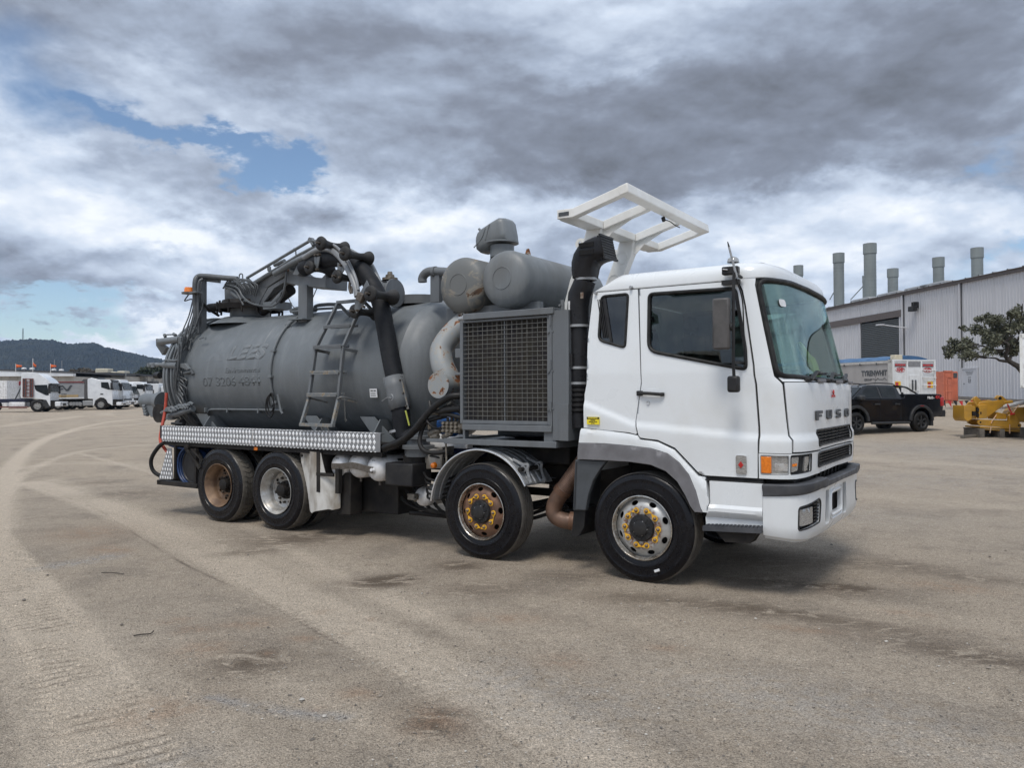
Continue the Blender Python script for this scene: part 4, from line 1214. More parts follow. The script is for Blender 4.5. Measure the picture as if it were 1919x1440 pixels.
# mud flap and guards ahead of the drive wheels
def S_flap(u,v,off):
# wraps over the tyre, hangs down
 return(u,0.02+0.05*math.sin(u*9.0)-off,v)
flap=[(-4.765,1.045),(-4.30,1.045),(-4.24,0.80),(-4.235,0.79),(-4.05,0.775),(-4.045,0.36),(-4.15,0.335),(-4.19,0.345),(-4.25,0.335),(-4.40,0.305),(-4.47,0.275),(-4.53,0.30),(-4.60,0.50),(-4.69,0.72),(-4.75,0.90)]
sheet(S_flap,roundpoly(flap,0.015,2),[],0.05,0.01,0.0).build('mud_flap',M['dirty_white'],TRUCK)
MB().box(-4.36,-4.30,-0.03,0.3,0.55,1.05).box(-4.36,-4.06,-0.035,-0.01,0.755,0.795).box(-4.06,-4.0,0.0,0.06,0.55,0.85).build('flap_bracket',M['under'],TRUCK)
MB().lathe([(-0.012,0.0),(-0.012,0.018),(0.01,0.022)],10,(-4.67,0.0,0.99),'y').lathe([(-0.012,0.0),(-0.012,0.018),(0.01,0.022)],10,(-4.42,0.0,1.0),'y').build('flap_bolt',M['under'],TRUCK)
# three air tanks and a fourth further forward
for x,z in((-4.105,0.872),(-3.800,0.898),(-3.485,0.874)):
 r=0.158
 t=MB().lathe([(0.0,0.0),(0.002,0.04),(0.014,0.09),(0.040,0.13),(0.075,0.152),(0.11,r),(0.85,r),(0.95,0.08),(0.96,0.0)],40,(x,0.06,z),'y').build('air_tank',M['airtank'],TRUCK)
 MB().tube([(x+0.02,0.16,z-0.15),(x+0.02,0.16,z-0.20)],0.015,8).build('drain_valve',M['strap'],t)
 MB().box(x-0.03,x+0.02,0.078,0.085,z+0.09,z+0.103).build('tank_label',M['ink'],t)
stp=MB()
pts=[(-4.16,0.040,0.875),(-4.02,0.038,0.878),(-3.88,0.03,0.895),(-3.80,0.028,0.905),(-3.70,0.03,0.895),(-3.54,0.035,0.868),(-3.46,0.038,0.862)]
for a,b in zip(pts,pts[1:]):stp.bar(a,b,0.014,0.075)
stp.build('tank_strap',M['strap'],TRUCK,0.003)
MB().lathe([(-0.03,0.0),(-0.03,0.018),(-0.012,0.022),(0.0,0.035)],12,(-3.475,0.045,0.865),'y').build('strap_bolt',M['airtank'],TRUCK)
MB().lathe([(0.0,0.0),(0.01,0.06),(0.05,0.105),(0.09,0.115),(0.5,0.115),(0.55,0.0)],32,(-2.93,0.25,0.555),'y').build('air_tank',M['airtank'],TRUCK)
MB().box(-3.03,-2.93,0.16,0.24,0.53,0.60).tube([(-2.98,0.2,0.57),(-2.9,0.15,0.53)],0.02,8).build('air_valve',M['manifold'],TRUCK)
MB().box(-3.265,-2.845,0.03,0.38,0.700,0.962).build('battery_box',M['black'],TRUCK,0.015)
MB().prism([(-2.865,0.885),(-2.62,0.905),(-2.60,1.155),(-2.865,1.105)],0.28,0.50,'xz').build('white_control_box',M['dirty_white'],TRUCK,0.006)
MB().lathe([(0.0,0.0),(0.01,0.03),(0.05,0.038)],16,(-2.66,0.16,0.945),'y').build('amber_side_lamp',M['amber'],TRUCK)
jb=MB()
for k in range(22):
 x=-3.3+rnd.random()*0.75;y=0.35+rnd.random()*0.4;z=0.96+rnd.random()*0.10
 jb.tube(smoothpath([(x,y,z),(x+rnd.uniform(0.05,0.3),y-0.1,z+rnd.uniform(-0.08,0.08)),(x+rnd.uniform(0.2,0.5),y+0.1,z-rnd.uniform(0.0,0.3))],4),0.012,6)
jb.build('cable_bundle',M['rubber'],TRUCK)
cb=MB()
for k in range(5):
 cb.tube(smoothpath([(-2.80,0.18+0.02*k,0.86-0.06*k),(-2.66,0.10,0.80-0.055*k),(-2.50,0.16,0.78-0.05*k),(-2.36,0.3,0.86-0.05*k)],5),0.014,6)
cb.build('valve_hoses',M['rubber'],TRUCK)
MB().tube([(-3.1,0.42,1.0),(-2.95,0.4,1.02)],0.012,6).build('battery_cable',M['red'],TRUCK)
for k in range(4):
 MB().tube([(-3.05+0.1*k,0.4,0.98),(-3.05+0.1*k,0.4,1.03)],0.018,8).build('cable_end',M['manifold'],TRUCK)
 # pale aluminium beam and its blue toolbox behind the hoses
MB().prism([(0.55,1.19),(0.60,1.28),(0.66,1.28),(0.66,1.12),(0.55,1.12)],-3.32,-2.45,'yz').build('aluminium_beam',M['airtank'],TRUCK,0.005)
MB().box(-3.25,-2.35,0.58,0.80,1.02,1.115).build('blue_toolbox',simple('navy paint',(0.02,0.03,0.09),None,0.4),TRUCK)
# fitting at the foot of the suction hose
MB().lathe([(-0.10,0.16),(-0.02,0.165),(-0.01,0.19),(0.03,0.19),(0.04,0.14),(0.10,0.135),(0.11,0.175),(0.145,0.175),(0.15,0.12),(0.2,0.12)],32,(-2.98,0.30,1.13),'z',capends=True).build('hose_coupling',M['grey'],TRUCK)
MB().lathe([(-0.02,0.15),(0.06,0.15)],28,(-3.02,0.30,0.98),'z',capends=True).build('coupling_base',M['under'],TRUCK)
# second-axle mudguard: ribbed arch
mg=empty('ribbed_mudguard',(-1.856,0,0.505),0,TRUCK)
prof=[]
yv=np.linspace(-0.03,0.50,54)
for y in yv:
 r=0.655+0.010*(1 if(y*9.5)%1.0>0.72 else 0)
 prof.append((y,r))
a=MB().lathe(prof,48,(0,0,0),'y',a0=R(-84),a1=R(62))
a.v=[(x,y,z)for x,y,z in a.v]
g_=a.build('guard_shell',M['alu'],mg,recalc=False)
g_.modifiers.new('solid','SOLIDIFY').thickness=0.008
def arc(r,y,a0,a1,n=40):return[(r*math.sin(t),y,r*math.cos(t))for t in np.linspace(R(a0),R(a1),n)]
MB().tube(arc(0.662,-0.03,-84,62),0.010,8).build('guard_rim',M['alu_edge'],mg)
MB().tube(arc(0.662,0.50,-84,62),0.008,8).build('guard_rim',M['alu_edge'],mg)
ext=MB().prism([(0.0,0.0),(0.045,0.0),(0.02,-0.20),(-0.03,-0.20)],0,0.52,'xz')
rr=0.70;aa_=R(47)
pc=Vector((rr*math.sin(aa_),0,rr*math.cos(aa_)))
for y in(0.06,0.33):
 c=MB()
 tdir=Vector((math.cos(aa_),0,-math.sin(aa_)))
 c.tube(smoothpath([pc-tdir*0.16-pc.normalized()*0.035+Vector((0,y,0)),pc-tdir*0.05+pc.normalized()*0.015+Vector((0,y,0)),pc+pc.normalized()*0.065+Vector((0,y,0)),pc+tdir*0.05+pc.normalized()*0.015+Vector((0,y,0)),pc+tdir*0.16-pc.normalized()*0.035+Vector((0,y,0))],5),0.016,6)
 c.lathe([(y-0.02,0.036),(y+0.02,0.036)],16,tuple(pc),'y',capends=True)
 c.build('guard_clamp',M['alu'],mg)
MB().tube([pc+Vector((0,-0.02,0)),pc+Vector((0,0.75,0.0))],0.024,14).build('guard_tube',M['under'],mg)
MB().lathe([(-0.001,0.0),(-0.001,0.02),(0.0,0.026)],14,(0.60,0.30,0.34),'y').build('guard_stud',M['alu'],mg)
# ---- radiator pack behind the cab
RX0,RX1=-2.150,-0.985
rad=empty('radiator_unit',(0,0,0),0,TRUCK)
MB().box(RX0+0.02,RX1+0.005,0.10,0.62,1.47,2.55).build('radiator_core',M['core'],rad)
fins=MB()
for k in range(74):
 x=RX0+0.05+(RX1-RX0-0.10)*k/73
 fins.box(x,x+0.004,0.088,0.10,1.48,2.53)
fins.build('cooling_fins',M['fin'],rad,smooth=False)['kind']='stuff'
fr=MB()
fr.box(RX0-0.005,RX0+0.035,0.03,0.10,1.44,2.56).box(RX1-0.055,RX1-0.01,0.03,0.10,1.44,2.58).box(RX0+0.035,RX1-0.055,0.03,0.10,1.44,1.478).box(RX0+0.035,RX1-0.055,0.03,0.10,2.535,2.56)
fr.build('guard_frame',M['grey'],rad,0.004)
wires=MB()
x0,x1,z0,z1=RX0+0.035,RX1-0.055,1.478,2.535
for k in range(1,17):
 x=x0+(x1-x0)*k/17
 wires.bar((x,0.052,z0),(x,0.052,z1),0.0055,0.0055,up=(0,1,0))
for k in range(1,22):
 z=z0+(z1-z0)*k/22
 wires.bar((x0,0.046,z),(x1,0.046,z+0.002),0.0055,0.0055)
wires.build('wire_mesh',M['wire'],rad,smooth=False)['kind']='stuff'
MB().bar(((x0+x1)/2,0.058,z0),((x0+x1)/2,0.058,z1),0.012,0.012,up=(0,1,0)).build('guard_stay',M['grey'],rad)
MB().box(RX0+0.06,RX1+0.035,0.0,0.66,2.565,2.632).build('top_header',M['grey'],rad,0.006)
MB().box(RX0+0.045,RX1+0.01,0.0,0.60,1.372,1.436).build('bottom_header',M['grey'],rad,0.006)
MB().box(RX1+0.012,RX1+0.20,0.02,0.66,1.29,2.60).build('side_cowl',M['grey'],rad,0.004)
MB().box(RX1-0.008,RX1+0.010,0.012,0.10,1.37,2.56).build('hinge_strip',M['grey'],rad,0.003)
MB().box(RX1+0.09,RX1+0.20,0.010,0.02,1.29,1.66).build('cowl_cover',M['grey'],rad,0.002)
for z in(1.58,2.0,2.45):
 MB().tube([(RX1-0.003,0.006,z),(RX1-0.003,0.006,z+0.10)],0.010,8).build('hinge',M['grey'],rad)
for z in(1.60,1.98,2.38):
 for x in(RX1-0.035,RX1+0.02):
  MB().lathe([(-0.006,0.0),(-0.006,0.010),(0.004,0.013)],8,(x,0.02,z+(0.01 if x>RX1 else 0)),'y').build('bolt',M['grey'],rad)
MB().tube([(RX0+0.07,0.12,2.595),(RX0-0.03,0.12,2.595)],0.032,14).lathe([(-0.1,0.024),(-0.03,0.030),(-0.03,0.045),(-0.01,0.045)],14,(RX0+0.02,0.12,2.595),'x',capends=True).build('header_pipe',M['alu'],rad)
MB().tube([(RX0+0.06,0.12,1.405),(RX0-0.10,0.12,1.405)],0.045,14).build('lower_pipe',M['manifold'],rad)
MB().box(RX0-0.07,RX0,0.03,0.06,2.16,2.26).box(RX0-0.10,RX0,0.06,0.08,1.97,2.0).build('catch_bracket',M['grey'],rad,0.004)
MB().bar((RX1+0.13,0.03,2.60),(RX1+0.13,0.03,2.70),0.035,0.02,up=(0,1,0)).tube([(RX1+0.11,0.025,2.645),(RX1+0.11,0.0,2.645)],0.012,8).build('lifting_tab',M['grey'],rad)
MB().lathe([(0.0,0.045),(0.085,0.045),(0.095,0.03),(0.1,0.0)],24,(RX1+0.20,0.10,2.60),'z').build('filler_cap',M['airtank'],rad)
MB().box(-2.36,-0.92,0.0,0.09,1.215,1.275).box(-2.62,-2.30,0.012,0.09,1.225,1.262).box(-0.99,-0.92,0.09,2.2,1.215,1.275).box(-2.34,-2.28,0.09,2.2,1.215,1.275).box(-2.30,-0.99,0.3,2.2,1.20,1.25).build('equipment_frame',M['grey'],TRUCK,0.004)
MB().box(-2.13,-2.10,0.05,0.12,1.275,1.372).build('frame_foot',M['grey'],TRUCK)
MB().box(-1.08,-0.94,0.03,0.14,1.275,1.372).build('frame_foot',M['grey'],TRUCK)
MB().box(-2.1,-1.0,0.66,2.3,1.28,2.60).build('engine_housing',M['tank'],TRUCK,0.02)
# pump, manifold and their hoses
MB().lathe([(-0.12,0.05),(-0.10,0.13),(-0.03,0.15),(0.05,0.15),(0.10,0.12),(0.11,0.0)],14,(-2.52,0.32,1.42),'x').box(-2.60,-2.42,0.22,0.30,1.34,1.50).build('blue_pump',M['blue'],TRUCK,0.01)
mf=MB()
mf.box(-2.44,-2.20,0.08,0.24,1.33,1.46)
for i in range(4):
 for j in range(3):
  mf.lathe([(-0.035,0.0),(-0.035,0.018),(0.0,0.022)],7,(-2.415+0.06*i,0.08,1.355+0.04*j),'y')
for i in range(4):mf.tube([(-2.42+0.055*i,0.15,1.46),(-2.42+0.055*i,0.15,1.50)],0.018,7)
mf.build('valve_manifold',M['manifold'],TRUCK,0.004)
ft=MB()
for p,q,r in(((-2.66,0.10,1.30),(-2.52,0.16,1.36),0.035),((-2.60,0.08,1.27),(-2.50,0.08,1.29),0.032),((-2.70,0.14,1.48),(-2.66,0.12,1.36),0.02),((-2.56,0.1,1.60),(-2.45,0.1,1.52),0.028),((-2.30,0.1,1.62),(-2.30,0.1,1.74),0.022),((-2.52,0.06,1.56),(-2.40,0.06,1.56),0.035),((-2.45,0.1,1.28),(-2.33,0.1,1.33),0.03)):
 ft.tube([p,q],r,8)
ft.build('pipe_fittings',M['manifold'],TRUCK)
hs=MB()
hs.tube(smoothpath([(-2.20,0.10,1.745),(-2.32,0.04,1.725),(-2.52,0.0,1.60),(-2.74,-0.02,1.385),(-2.95,-0.02,1.235),(-3.27,0.02,1.135)],8),0.038,12)
hs.tube(smoothpath([(-2.40,0.10,1.52),(-2.62,0.02,1.45),(-2.84,-0.01,1.28),(-3.05,0.0,1.17),(-3.28,0.03,1.105)],8),0.026,10)
hs.tube(smoothpath([(-2.17,0.06,1.60),(-2.34,0.04,1.585),(-2.46,0.05,1.56)],6),0.036,10)
hs.tube(smoothpath([(-2.17,0.06,1.50),(-2.30,0.04,1.53),(-2.44,0.05,1.53)],6),0.024,10)
hs.tube(smoothpath([(-2.69,0.10,1.46),(-2.72,0.04,1.32),(-2.70,0.0,1.20),(-2.62,0.0,1.12),(-2.48,0.04,1.105),(-2.38,0.08,1.13)],8),0.026,10)
hs.tube(smoothpath([(-2.60,0.05,1.68),(-2.55,0.02,1.60),(-2.45,0.03,1.56),(-2.38,0.06,1.62),(-2.28,0.08,1.66)],6),0.018,8)
hs.tube(smoothpath([(-2.50,0.06,1.62),(-2.42,0.02,1.70),(-2.30,0.05,1.70),(-2.25,0.08,1.62)],6),0.016,8)
hs.tube(smoothpath([(-2.56,0.04,1.58),(-2.60,0.0,1.48),(-2.52,0.0,1.40),(-2.46,0.06,1.37)],6),0.014,8)
hs.build('pump_hoses',M['rubber'],TRUCK)
MB().tube(smoothpath([(-2.48,0.05,1.56),(-2.66,0.0,1.50),(-2.76,-0.01,1.38),(-2.80,0.0,1.33)],6),0.018,8).tube(smoothpath([(-2.42,0.1,1.62),(-2.33,0.06,1.66),(-2.27,0.08,1.70)],5),0.016,8).build('braided_hoses',M['wire'],TRUCK)
MB().tube([(-2.36,0.04,1.22),(-2.35,0.04,0.98)],0.010,8).lathe([(-0.02,0.02),(0.02,0.02)],10,(-2.35,0.04,0.97),'z',capends=True).build('hanging_rod',M['manifold'],TRUCK)
# ---- brown exhaust below the cab
MB().tube(smoothpath([(-0.72,0.30,1.15),(-0.82,0.30,1.02),(-1.02,0.30,0.76)],5),[0.078+0.004*(k%2)for k in range(11)],18).build('flexible_exhaust',M['brown_pipe'],TRUCK)
MB().tube(smoothpath([(-1.00,0.30,0.78),(-1.11,0.30,0.62),(-1.12,0.30,0.50),(-1.02,0.33,0.44),(-0.80,0.42,0.42)],8),0.085,18).build('exhaust_elbow',M['brown_pipe'],TRUCK)
for p,d in(((-1.02,0.30,0.755),(0.20,0,0.26)),((-0.93,0.35,0.44),(0.25,0.08,-0.02))):
 d=Vector(d).normalized();p=Vector(p)
 MB().tube([p-d*0.03,p+d*0.03],0.096,18).build('exhaust_clamp',M['rim_rust'],TRUCK)
ex=MB()
zz=np.linspace(0,1,46)
ex.tube([(-0.73-0.27*t,0.30,1.12-0.34*t)for t in zz],[0.085+0.005*(i%2)for i in range(46)],18)
ex.build('bellows',M['brown_pipe'],TRUCK)
# ---- air intake snorkel behind the cab
sn=empty('air_intake',(0,0,0),0,TRUCK)
SY=0.16
MB().tube([(-0.735,SY,1.42),(-0.745,SY,1.56)],0.088,24).build('lower_duct',M['snorkel'],sn)
bl_=[(-0.745,SY,1.56+0.0125*i)for i in range(25)]
MB().tube(bl_,[0.092 if(i//2)%2 else 0.078 for i in range(25)],24).build('bellows',M['rubber'],sn)
MB().tube([(-0.745,SY,1.86),(-0.745,SY,2.05),(-0.745,SY,2.50)],0.092,24).build('middle_duct',M['snorkel'],sn)
MB().tube([(-0.745,SY,2.42),(-0.75,SY,2.62),(-0.735,SY,2.75),(-0.69,SY,2.84),(-0.665,SY,2.90)],[0.108,0.112,0.116,0.112,0.108],24).build('upper_duct',M['snorkel'],sn)
for z,r,x in((1.865,0.096,-0.745),(2.02,0.098,-0.745),(2.44,0.112,-0.746),(2.905,0.112,-0.663)):
 MB().tube([(x,SY,z-0.012),(x,SY,z+0.012)],r,28).build('band_clamp',M['alu'],sn)
 # scoop head: curved box that opens forward
path=[(-0.66,2.92,0.115),(-0.665,3.03,0.125),(-0.655,3.12,0.130),(-0.60,3.215,0.128),(-0.50,3.275,0.122),(-0.40,3.285,0.116)]
h=MB()
secs=[]
hx=[(-0.775,-0.560,2.92),(-0.785,-0.550,2.98),(-0.790,-0.540,3.02)]
outer_c=[(-0.775,2.915),(-0.785,3.00),(-0.782,3.08),(-0.755,3.16),(-0.705,3.225),(-0.62,3.275),(-0.52,3.305),(-0.44,3.315)]
inner_c=[(-0.560,2.915),(-0.550,2.96),(-0.545,3.00),(-0.530,3.035),(-0.505,3.055),(-0.47,3.068),(-0.43,3.075),(-0.385,3.08)]
hwid=[0.112,0.120,0.128,0.135,0.140,0.142,0.142,0.142]
for(a,b),(c,d),w in zip(outer_c,inner_c,hwid):
 sec=roundpoly([(0,-w),(1,-w),(1,w),(0,w)],[0.12]*4,3)
 sec=[]
 for(u,v)in((0.0,-0.6),(0.12,-0.92),(0.3,-1),(0.7,-1),(0.88,-0.92),(1.0,-0.6),(1.0,0.6),(0.88,0.92),(0.7,1),(0.3,1),(0.12,0.92),(0.0,0.6)):
  sec.append((a+(c-a)*u,SY+v*w,b+(d-b)*u))
 secs.append(sec)
k_=len(secs[0])
h.add([p for s in secs for p in s],[(i*k_+j,i*k_+(j+1)%k_,(i+1)*k_+(j+1)%k_,(i+1)*k_+j)for i in range(len(secs)-1)for j in range(k_)])
h.build('intake_head',M['snorkel'],sn,0,True,60)
gr=MB()
A=Vector((-0.435,SY,3.305));B=Vector((-0.385,SY,3.085))
nface=Vector((1,0,0.2)).normalized()
gr.add([A+Vector((-0.03,-0.135,0)),B+Vector((-0.03,-0.135,0)),B+Vector((-0.03,0.135,0)),A+Vector((-0.03,0.135,0))],[(0,1,2,3)])
for k in range(9):
 t=k/8
 q=A*(1-t)+B*t
 gr.bar(q+Vector((0.0,-0.138,0)),q+Vector((0.0,0.138,0)),0.012,0.012)
for k in range(13):
 y=-0.132+0.264*k/12
 gr.bar(A+Vector((0.0,y,0)),B+Vector((0.0,y,0)),0.006,0.01)
for q,r_ in((A,0),(B,0)):gr.bar(q+Vector((0.002,-0.142,0)),q+Vector((0.002,0.142,0)),0.022,0.022)
gr.build('intake_grille',M['black'],sn)
gr=MB()
for z in(3.125,3.20):
 gr.box(-0.66,-0.50,SY-0.150,SY-0.140,z-0.002,z+0.045)
 for k in range(12):gr.box(-0.655+0.0128*k,-0.650+0.0128*k,SY-0.154,SY-0.146,z,z+0.042)
gr.build('side_grille',M['rubber'],sn)
MB().box(-0.79,-0.755,SY-0.12,SY-0.09,2.03,2.16).box(-0.83,-0.66,SY-0.02,0.4,2.22,2.26).build('duct_bracket',M['black'],sn)
MB().box(-0.655,-0.625,SY-0.125,SY-0.112,2.70,2.76).build('duct_tag',M['nut'],sn)
# ---- two round silencers across the truck
def silencer(x,z,y0,y1,r,mat_,name='silencer'):
 p=[(y0,0.0),(y0+0.001,0.118),(y0-0.004,0.121),(y0+0.002,0.126),(y0+0.004,0.15),(y0+0.016,0.22),(y0+0.040,r-0.045),(y0+0.068,r-0.014),(y0+0.105,r),(y1-0.10,r),(y1-0.03,r-0.06),(y1,0.0)]
 return MB().lathe(p,64,(x,0,z),'y').build(name,M[mat_],TRUCK,0,True,40)
silencer(-1.765,3.03,0.28,2.20,0.318,'silencer')
silencer(-2.415,3.02,0.34,1.95,0.325,'silencer_rust')
for x,y,z in((-1.765,0.80,3.345),(-2.40,0.98,3.34)):
 MB().prism([(x-0.05,z-0.02),(x+0.05,z-0.02),(x+0.015,z+0.09),(x-0.015,z+0.09)],y,y+0.02,'xz').build('lifting_lug',M['pipe_rust'],TRUCK,0.004)
MB().box(-2.75,-1.45,0.55,0.63,2.64,2.78).box(-2.75,-1.45,1.6,1.68,2.64,2.78).build('silencer_cradle',M['tank'],TRUCK)
wp=MB()
for k in range(4):wp.tube([(-1.66+0.012*k,0.62+0.01*k,3.330-0.01*k),(-1.64+0.01*k,0.615,3.29-0.02*k)],0.012,6)
wp.build('tar_drips',M['under'],TRUCK)
def tp(px,py,y):
 """truck-own point lying y metres across, as sighted in the photograph"""
 d=ray(px,py)
 F=Vector((math.sin(YAW),-math.cos(YAW),0));L=Vector((math.cos(YAW),math.sin(YAW),0));O=Vector((1.2032,7.2339,0))
 c=Vector((0,0,CAM_H))-O
 t=(y-c.dot(L))/d.dot(L)
 p=c+d*t
 return Vector((p.dot(F),y,p.z))
 # angled intake hood on the silencer
cap=empty('intake_hood',(0,0,0),0,TRUCK)
base=tp(941,461,0.95)
hood_n=MB().tube([base+Vector((0,0,-0.14)),base+Vector((0,0,0.0))],0.145,28).build('hood_neck',M['silencer'],cap)
MB().lathe([(-0.010,0.11),(-0.010,0.20),(0.010,0.20),(0.010,0.11)],40,tuple(base+Vector((0,0,0.035))),'z',close=True).build('hood_flange',M['silencer'],cap)
hm=MB()
# side outline of the hood in its own plane: mouth faces the rear and down
u_=Vector((-1,0,0))
ol=[(-0.215,0.0),(-0.205,0.10),(-0.16,0.30),(-0.125,0.345),(-0.06,0.355),(0.05,0.315),(0.30,0.21),(0.375,0.15),(0.40,0.09),(0.405,0.02),(0.39,-0.10),(0.34,-0.14),(0.20,-0.11),(0.12,-0.06)]
ol=[(x*0.78,z*0.78)for x,z in ol]
n=len(ol)
rings_=[]
for f,sc_ in((-1.0,0.62),(-0.92,0.82),(-0.75,0.94),(-0.45,0.99),(0,1.0),(0.45,0.99),(0.75,0.94),(0.92,0.82),(1.0,0.62)):
 cx,cz=0.08,0.12
 rings_.append([base+Vector((-(cx+(x-cx)*sc_),f*0.165,0.040+cz+(z-cz)*sc_))for x,z in ol])
m_=len(rings_)
hm.add([p for r_ in rings_ for p in r_],[(i*n+j,i*n+(j+1)%n,(i+1)*n+(j+1)%n,(i+1)*n+j)for i in range(m_-1)for j in range(n)]+[tuple(range(n)),tuple((m_-1)*n+j for j in range(n-1,-1,-1))])
hm.build('hood_shell',M['silencer'],cap,0,True,55)
MB().tube([base+Vector((-0.07,-0.166,0.24)),base+Vector((-0.13,-0.166,0.06))],0.008,6).tube(smoothpath([base+Vector((-0.31,-0.15,-0.01)),base+Vector((-0.19,-0.166,0.08)),base+Vector((-0.13,-0.166,0.20))],5),0.007,6).tube([base+Vector((-0.24,-0.1,0.19)),base+Vector((-0.27,-0.1,0.22))],0.016,8).build('hood_rib',M['silencer'],cap)
# rusty down pipe
dp=empty('down_pipe',(0,0,0),0,TRUCK)
MB().tube(smoothpath([(-2.42,0.62,2.78),(-2.47,0.58,2.64),(-2.60,0.45,2.46),(-2.66,0.34,2.28),(-2.60,0.28,2.10),(-2.52,0.28,1.96),(-2.50,0.30,1.86)],8),[0.135]*8+[0.132]*41,24).build('rusty_pipe',M['pipe_rust'],dp)
MB().tube([(-2.505,0.10,1.865),(-2.505,0.60,1.865)],0.140,28).build('pipe_end',M['pipe_rust'],dp,0.006)
MB().lathe([(0.085,0.0),(0.085,0.150),(0.10,0.150)],32,(-2.505,0,1.865),'y').build('end_cover',M['pipe_rust'],dp)
fl=MB()
pc=Vector((-2.475,0.58,2.655));nn=Vector((-0.35,-0.45,-0.82)).normalized()
fl.tube([pc-nn*0.016,pc-nn*0.004],0.185,24).tube([pc+nn*0.006,pc+nn*0.018],0.185,24)
fl.build('pipe_flange',M['worn'],dp,0.003)
for k in range(6):
 a=2*PI*k/6;e1=nn.orthogonal().normalized();e2=nn.cross(e1)
 q=pc+(e1*math.cos(a)+e2*math.sin(a))*0.165
 MB().tube([q-nn*0.035,q+nn*0.04],0.012,6).build('flange_bolt',M['worn'],dp)
 # vent pipe with drooping elbow
MB().tube(smoothpath([tp(792,529,0.75),tp(792,521,0.75),tp(797,513,0.75),tp(806,509,0.75),tp(820,509,0.75),tp(850,511,0.75)],6),0.056,16).build('vent_elbow',M['grey'],TRUCK)
q=tp(814,510,0.75)
MB().tube([q+Vector((-0.01,0,0)),q+Vector((0.03,0,0))],0.07,18).box(q.x-0.04,q.x+0.10,0.72,0.78,2.90,q.z-0.03).build('vent_bracket',M['grey'],TRUCK)
# ---- white overhead frame
pf=empty('overhead_frame',(0,0,0),0,TRUCK)
YA,YB=0.12,2.38
t_=0.095
def lng(y,w=0.09,name='side_rail',x0=-0.80):
 b=MB()
 a=[(-0.97,3.590),(-0.79,3.585),(-0.20,3.745)]
 for p,q in zip(a,a[1:]):b.prism([(p[0],p[1]-t_/2),(q[0],q[1]-t_/2),(q[0],q[1]+t_/2),(p[0],p[1]+t_/2)],y,y+w,'xz')
 return b.build(name,M['cream_white'],pf,0.008)
def lng2(y,w=0.09,name='side_rail',full=True):
 a=[(-0.97,3.590),(-0.79,3.585),(-0.20,3.745)]if full else[(-0.79,3.585),(-0.27,3.726)]
 poly=[(x,z-t_/2)for x,z in a]+[(x,z+t_/2)for x,z in reversed(a)]
 return MB().prism(poly,y,y+w,'xz').build(name,M['cream_white'],pf,0.008)
lng2(YA);lng2(YB-0.09)
MB().prism([(-0.27,3.680),(-0.17,3.703),(-0.185,3.800),(-0.29,3.772)],YA-0.002,YB+0.002,'xz').build('front_beam',M['cream_white'],pf,0.010)
MB().box(-0.99,-0.79,YA+0.09,YB-0.09,3.545,3.63).build('rear_beam',M['cream_white'],pf,0.008)
for y in(0.80,1.62):
 lng2(y,0.08,'cross_rail',False)
 MB().prism([(-0.86,3.545),(-0.30,3.672),(-0.42,3.640),(-0.70,3.50),(-0.80,3.40),(-0.86,3.42)],y+0.036,y+0.046,'xz').build('gusset',M['cream_white'],pf,0.002)
 p=MB().prism([(-0.99,3.548),(-0.81,3.548),(-0.83,3.40),(-1.03,2.95),(-1.10,2.66),(-1.30,2.66),(-1.20,3.00),(-1.03,3.42)],y-0.02,y+0.10,'xz').build('upright',M['cream_white'],pf,0.006)
 MB().lathe([(y-0.026,0.066),(y-0.026,0.075),(y-0.020,0.075)],28,(-1.06,0,3.10),'y').lathe([(y-0.026,0.066),(y-0.026,0.075),(y-0.020,0.075)],28,(-0.955,0,3.36),'y').build('welded_ring',M['cream_white'],p)
 MB().lathe([(y+0.03,0.028),(y+0.03,0.062),(y+0.045,0.062),(y+0.045,0.028)],24,(-1.09,0,3.42),'y',close=True).build('lifting_eye',M['cream_white'],p)
 MB().prism([(-1.09,3.37),(-1.02,3.37),(-1.02,3.47),(-1.09,3.48)],y+0.032,y+0.043,'xz').build('eye_plate',M['cream_white'],p)
MB().box(-0.95,-0.83,YA-0.004,YA,3.565,3.605).build('frame_sticker',M['guard'],pf)
MB().tube([(-0.25,1.15,3.66),(-0.25,1.18,3.63)],0.022,8).tube(smoothpath([(-0.25,1.18,3.64),(-0.26,1.35,3.66),(-0.27,1.55,3.65),(-0.28,1.70,3.655)],5),0.006,6).build('loose_connector',M['rubber'],pf)
# ---- THE TANK
TR,TZ,TY=0.93,2.045,1.25
tk=MB()
prof=[(-8.0,TR+0.02),(-7.86,TR+0.02),(-7.855,TR),(-3.34,TR),(-3.33,TR+0.006),(-3.31,TR+0.006),(-3.30,TR-0.002),(-3.22,TR-0.018),(-3.12,TR-0.07),(-3.02,TR-0.19),(-2.96,TR-0.36),(-2.92,TR-0.6),(-2.905,0.0)]
tk.lathe([(t,r)for t,r in prof],96,(0,TY,TZ),'x')
TANK=tk.build('tank',M['tank'],TRUCK,0,True,28)
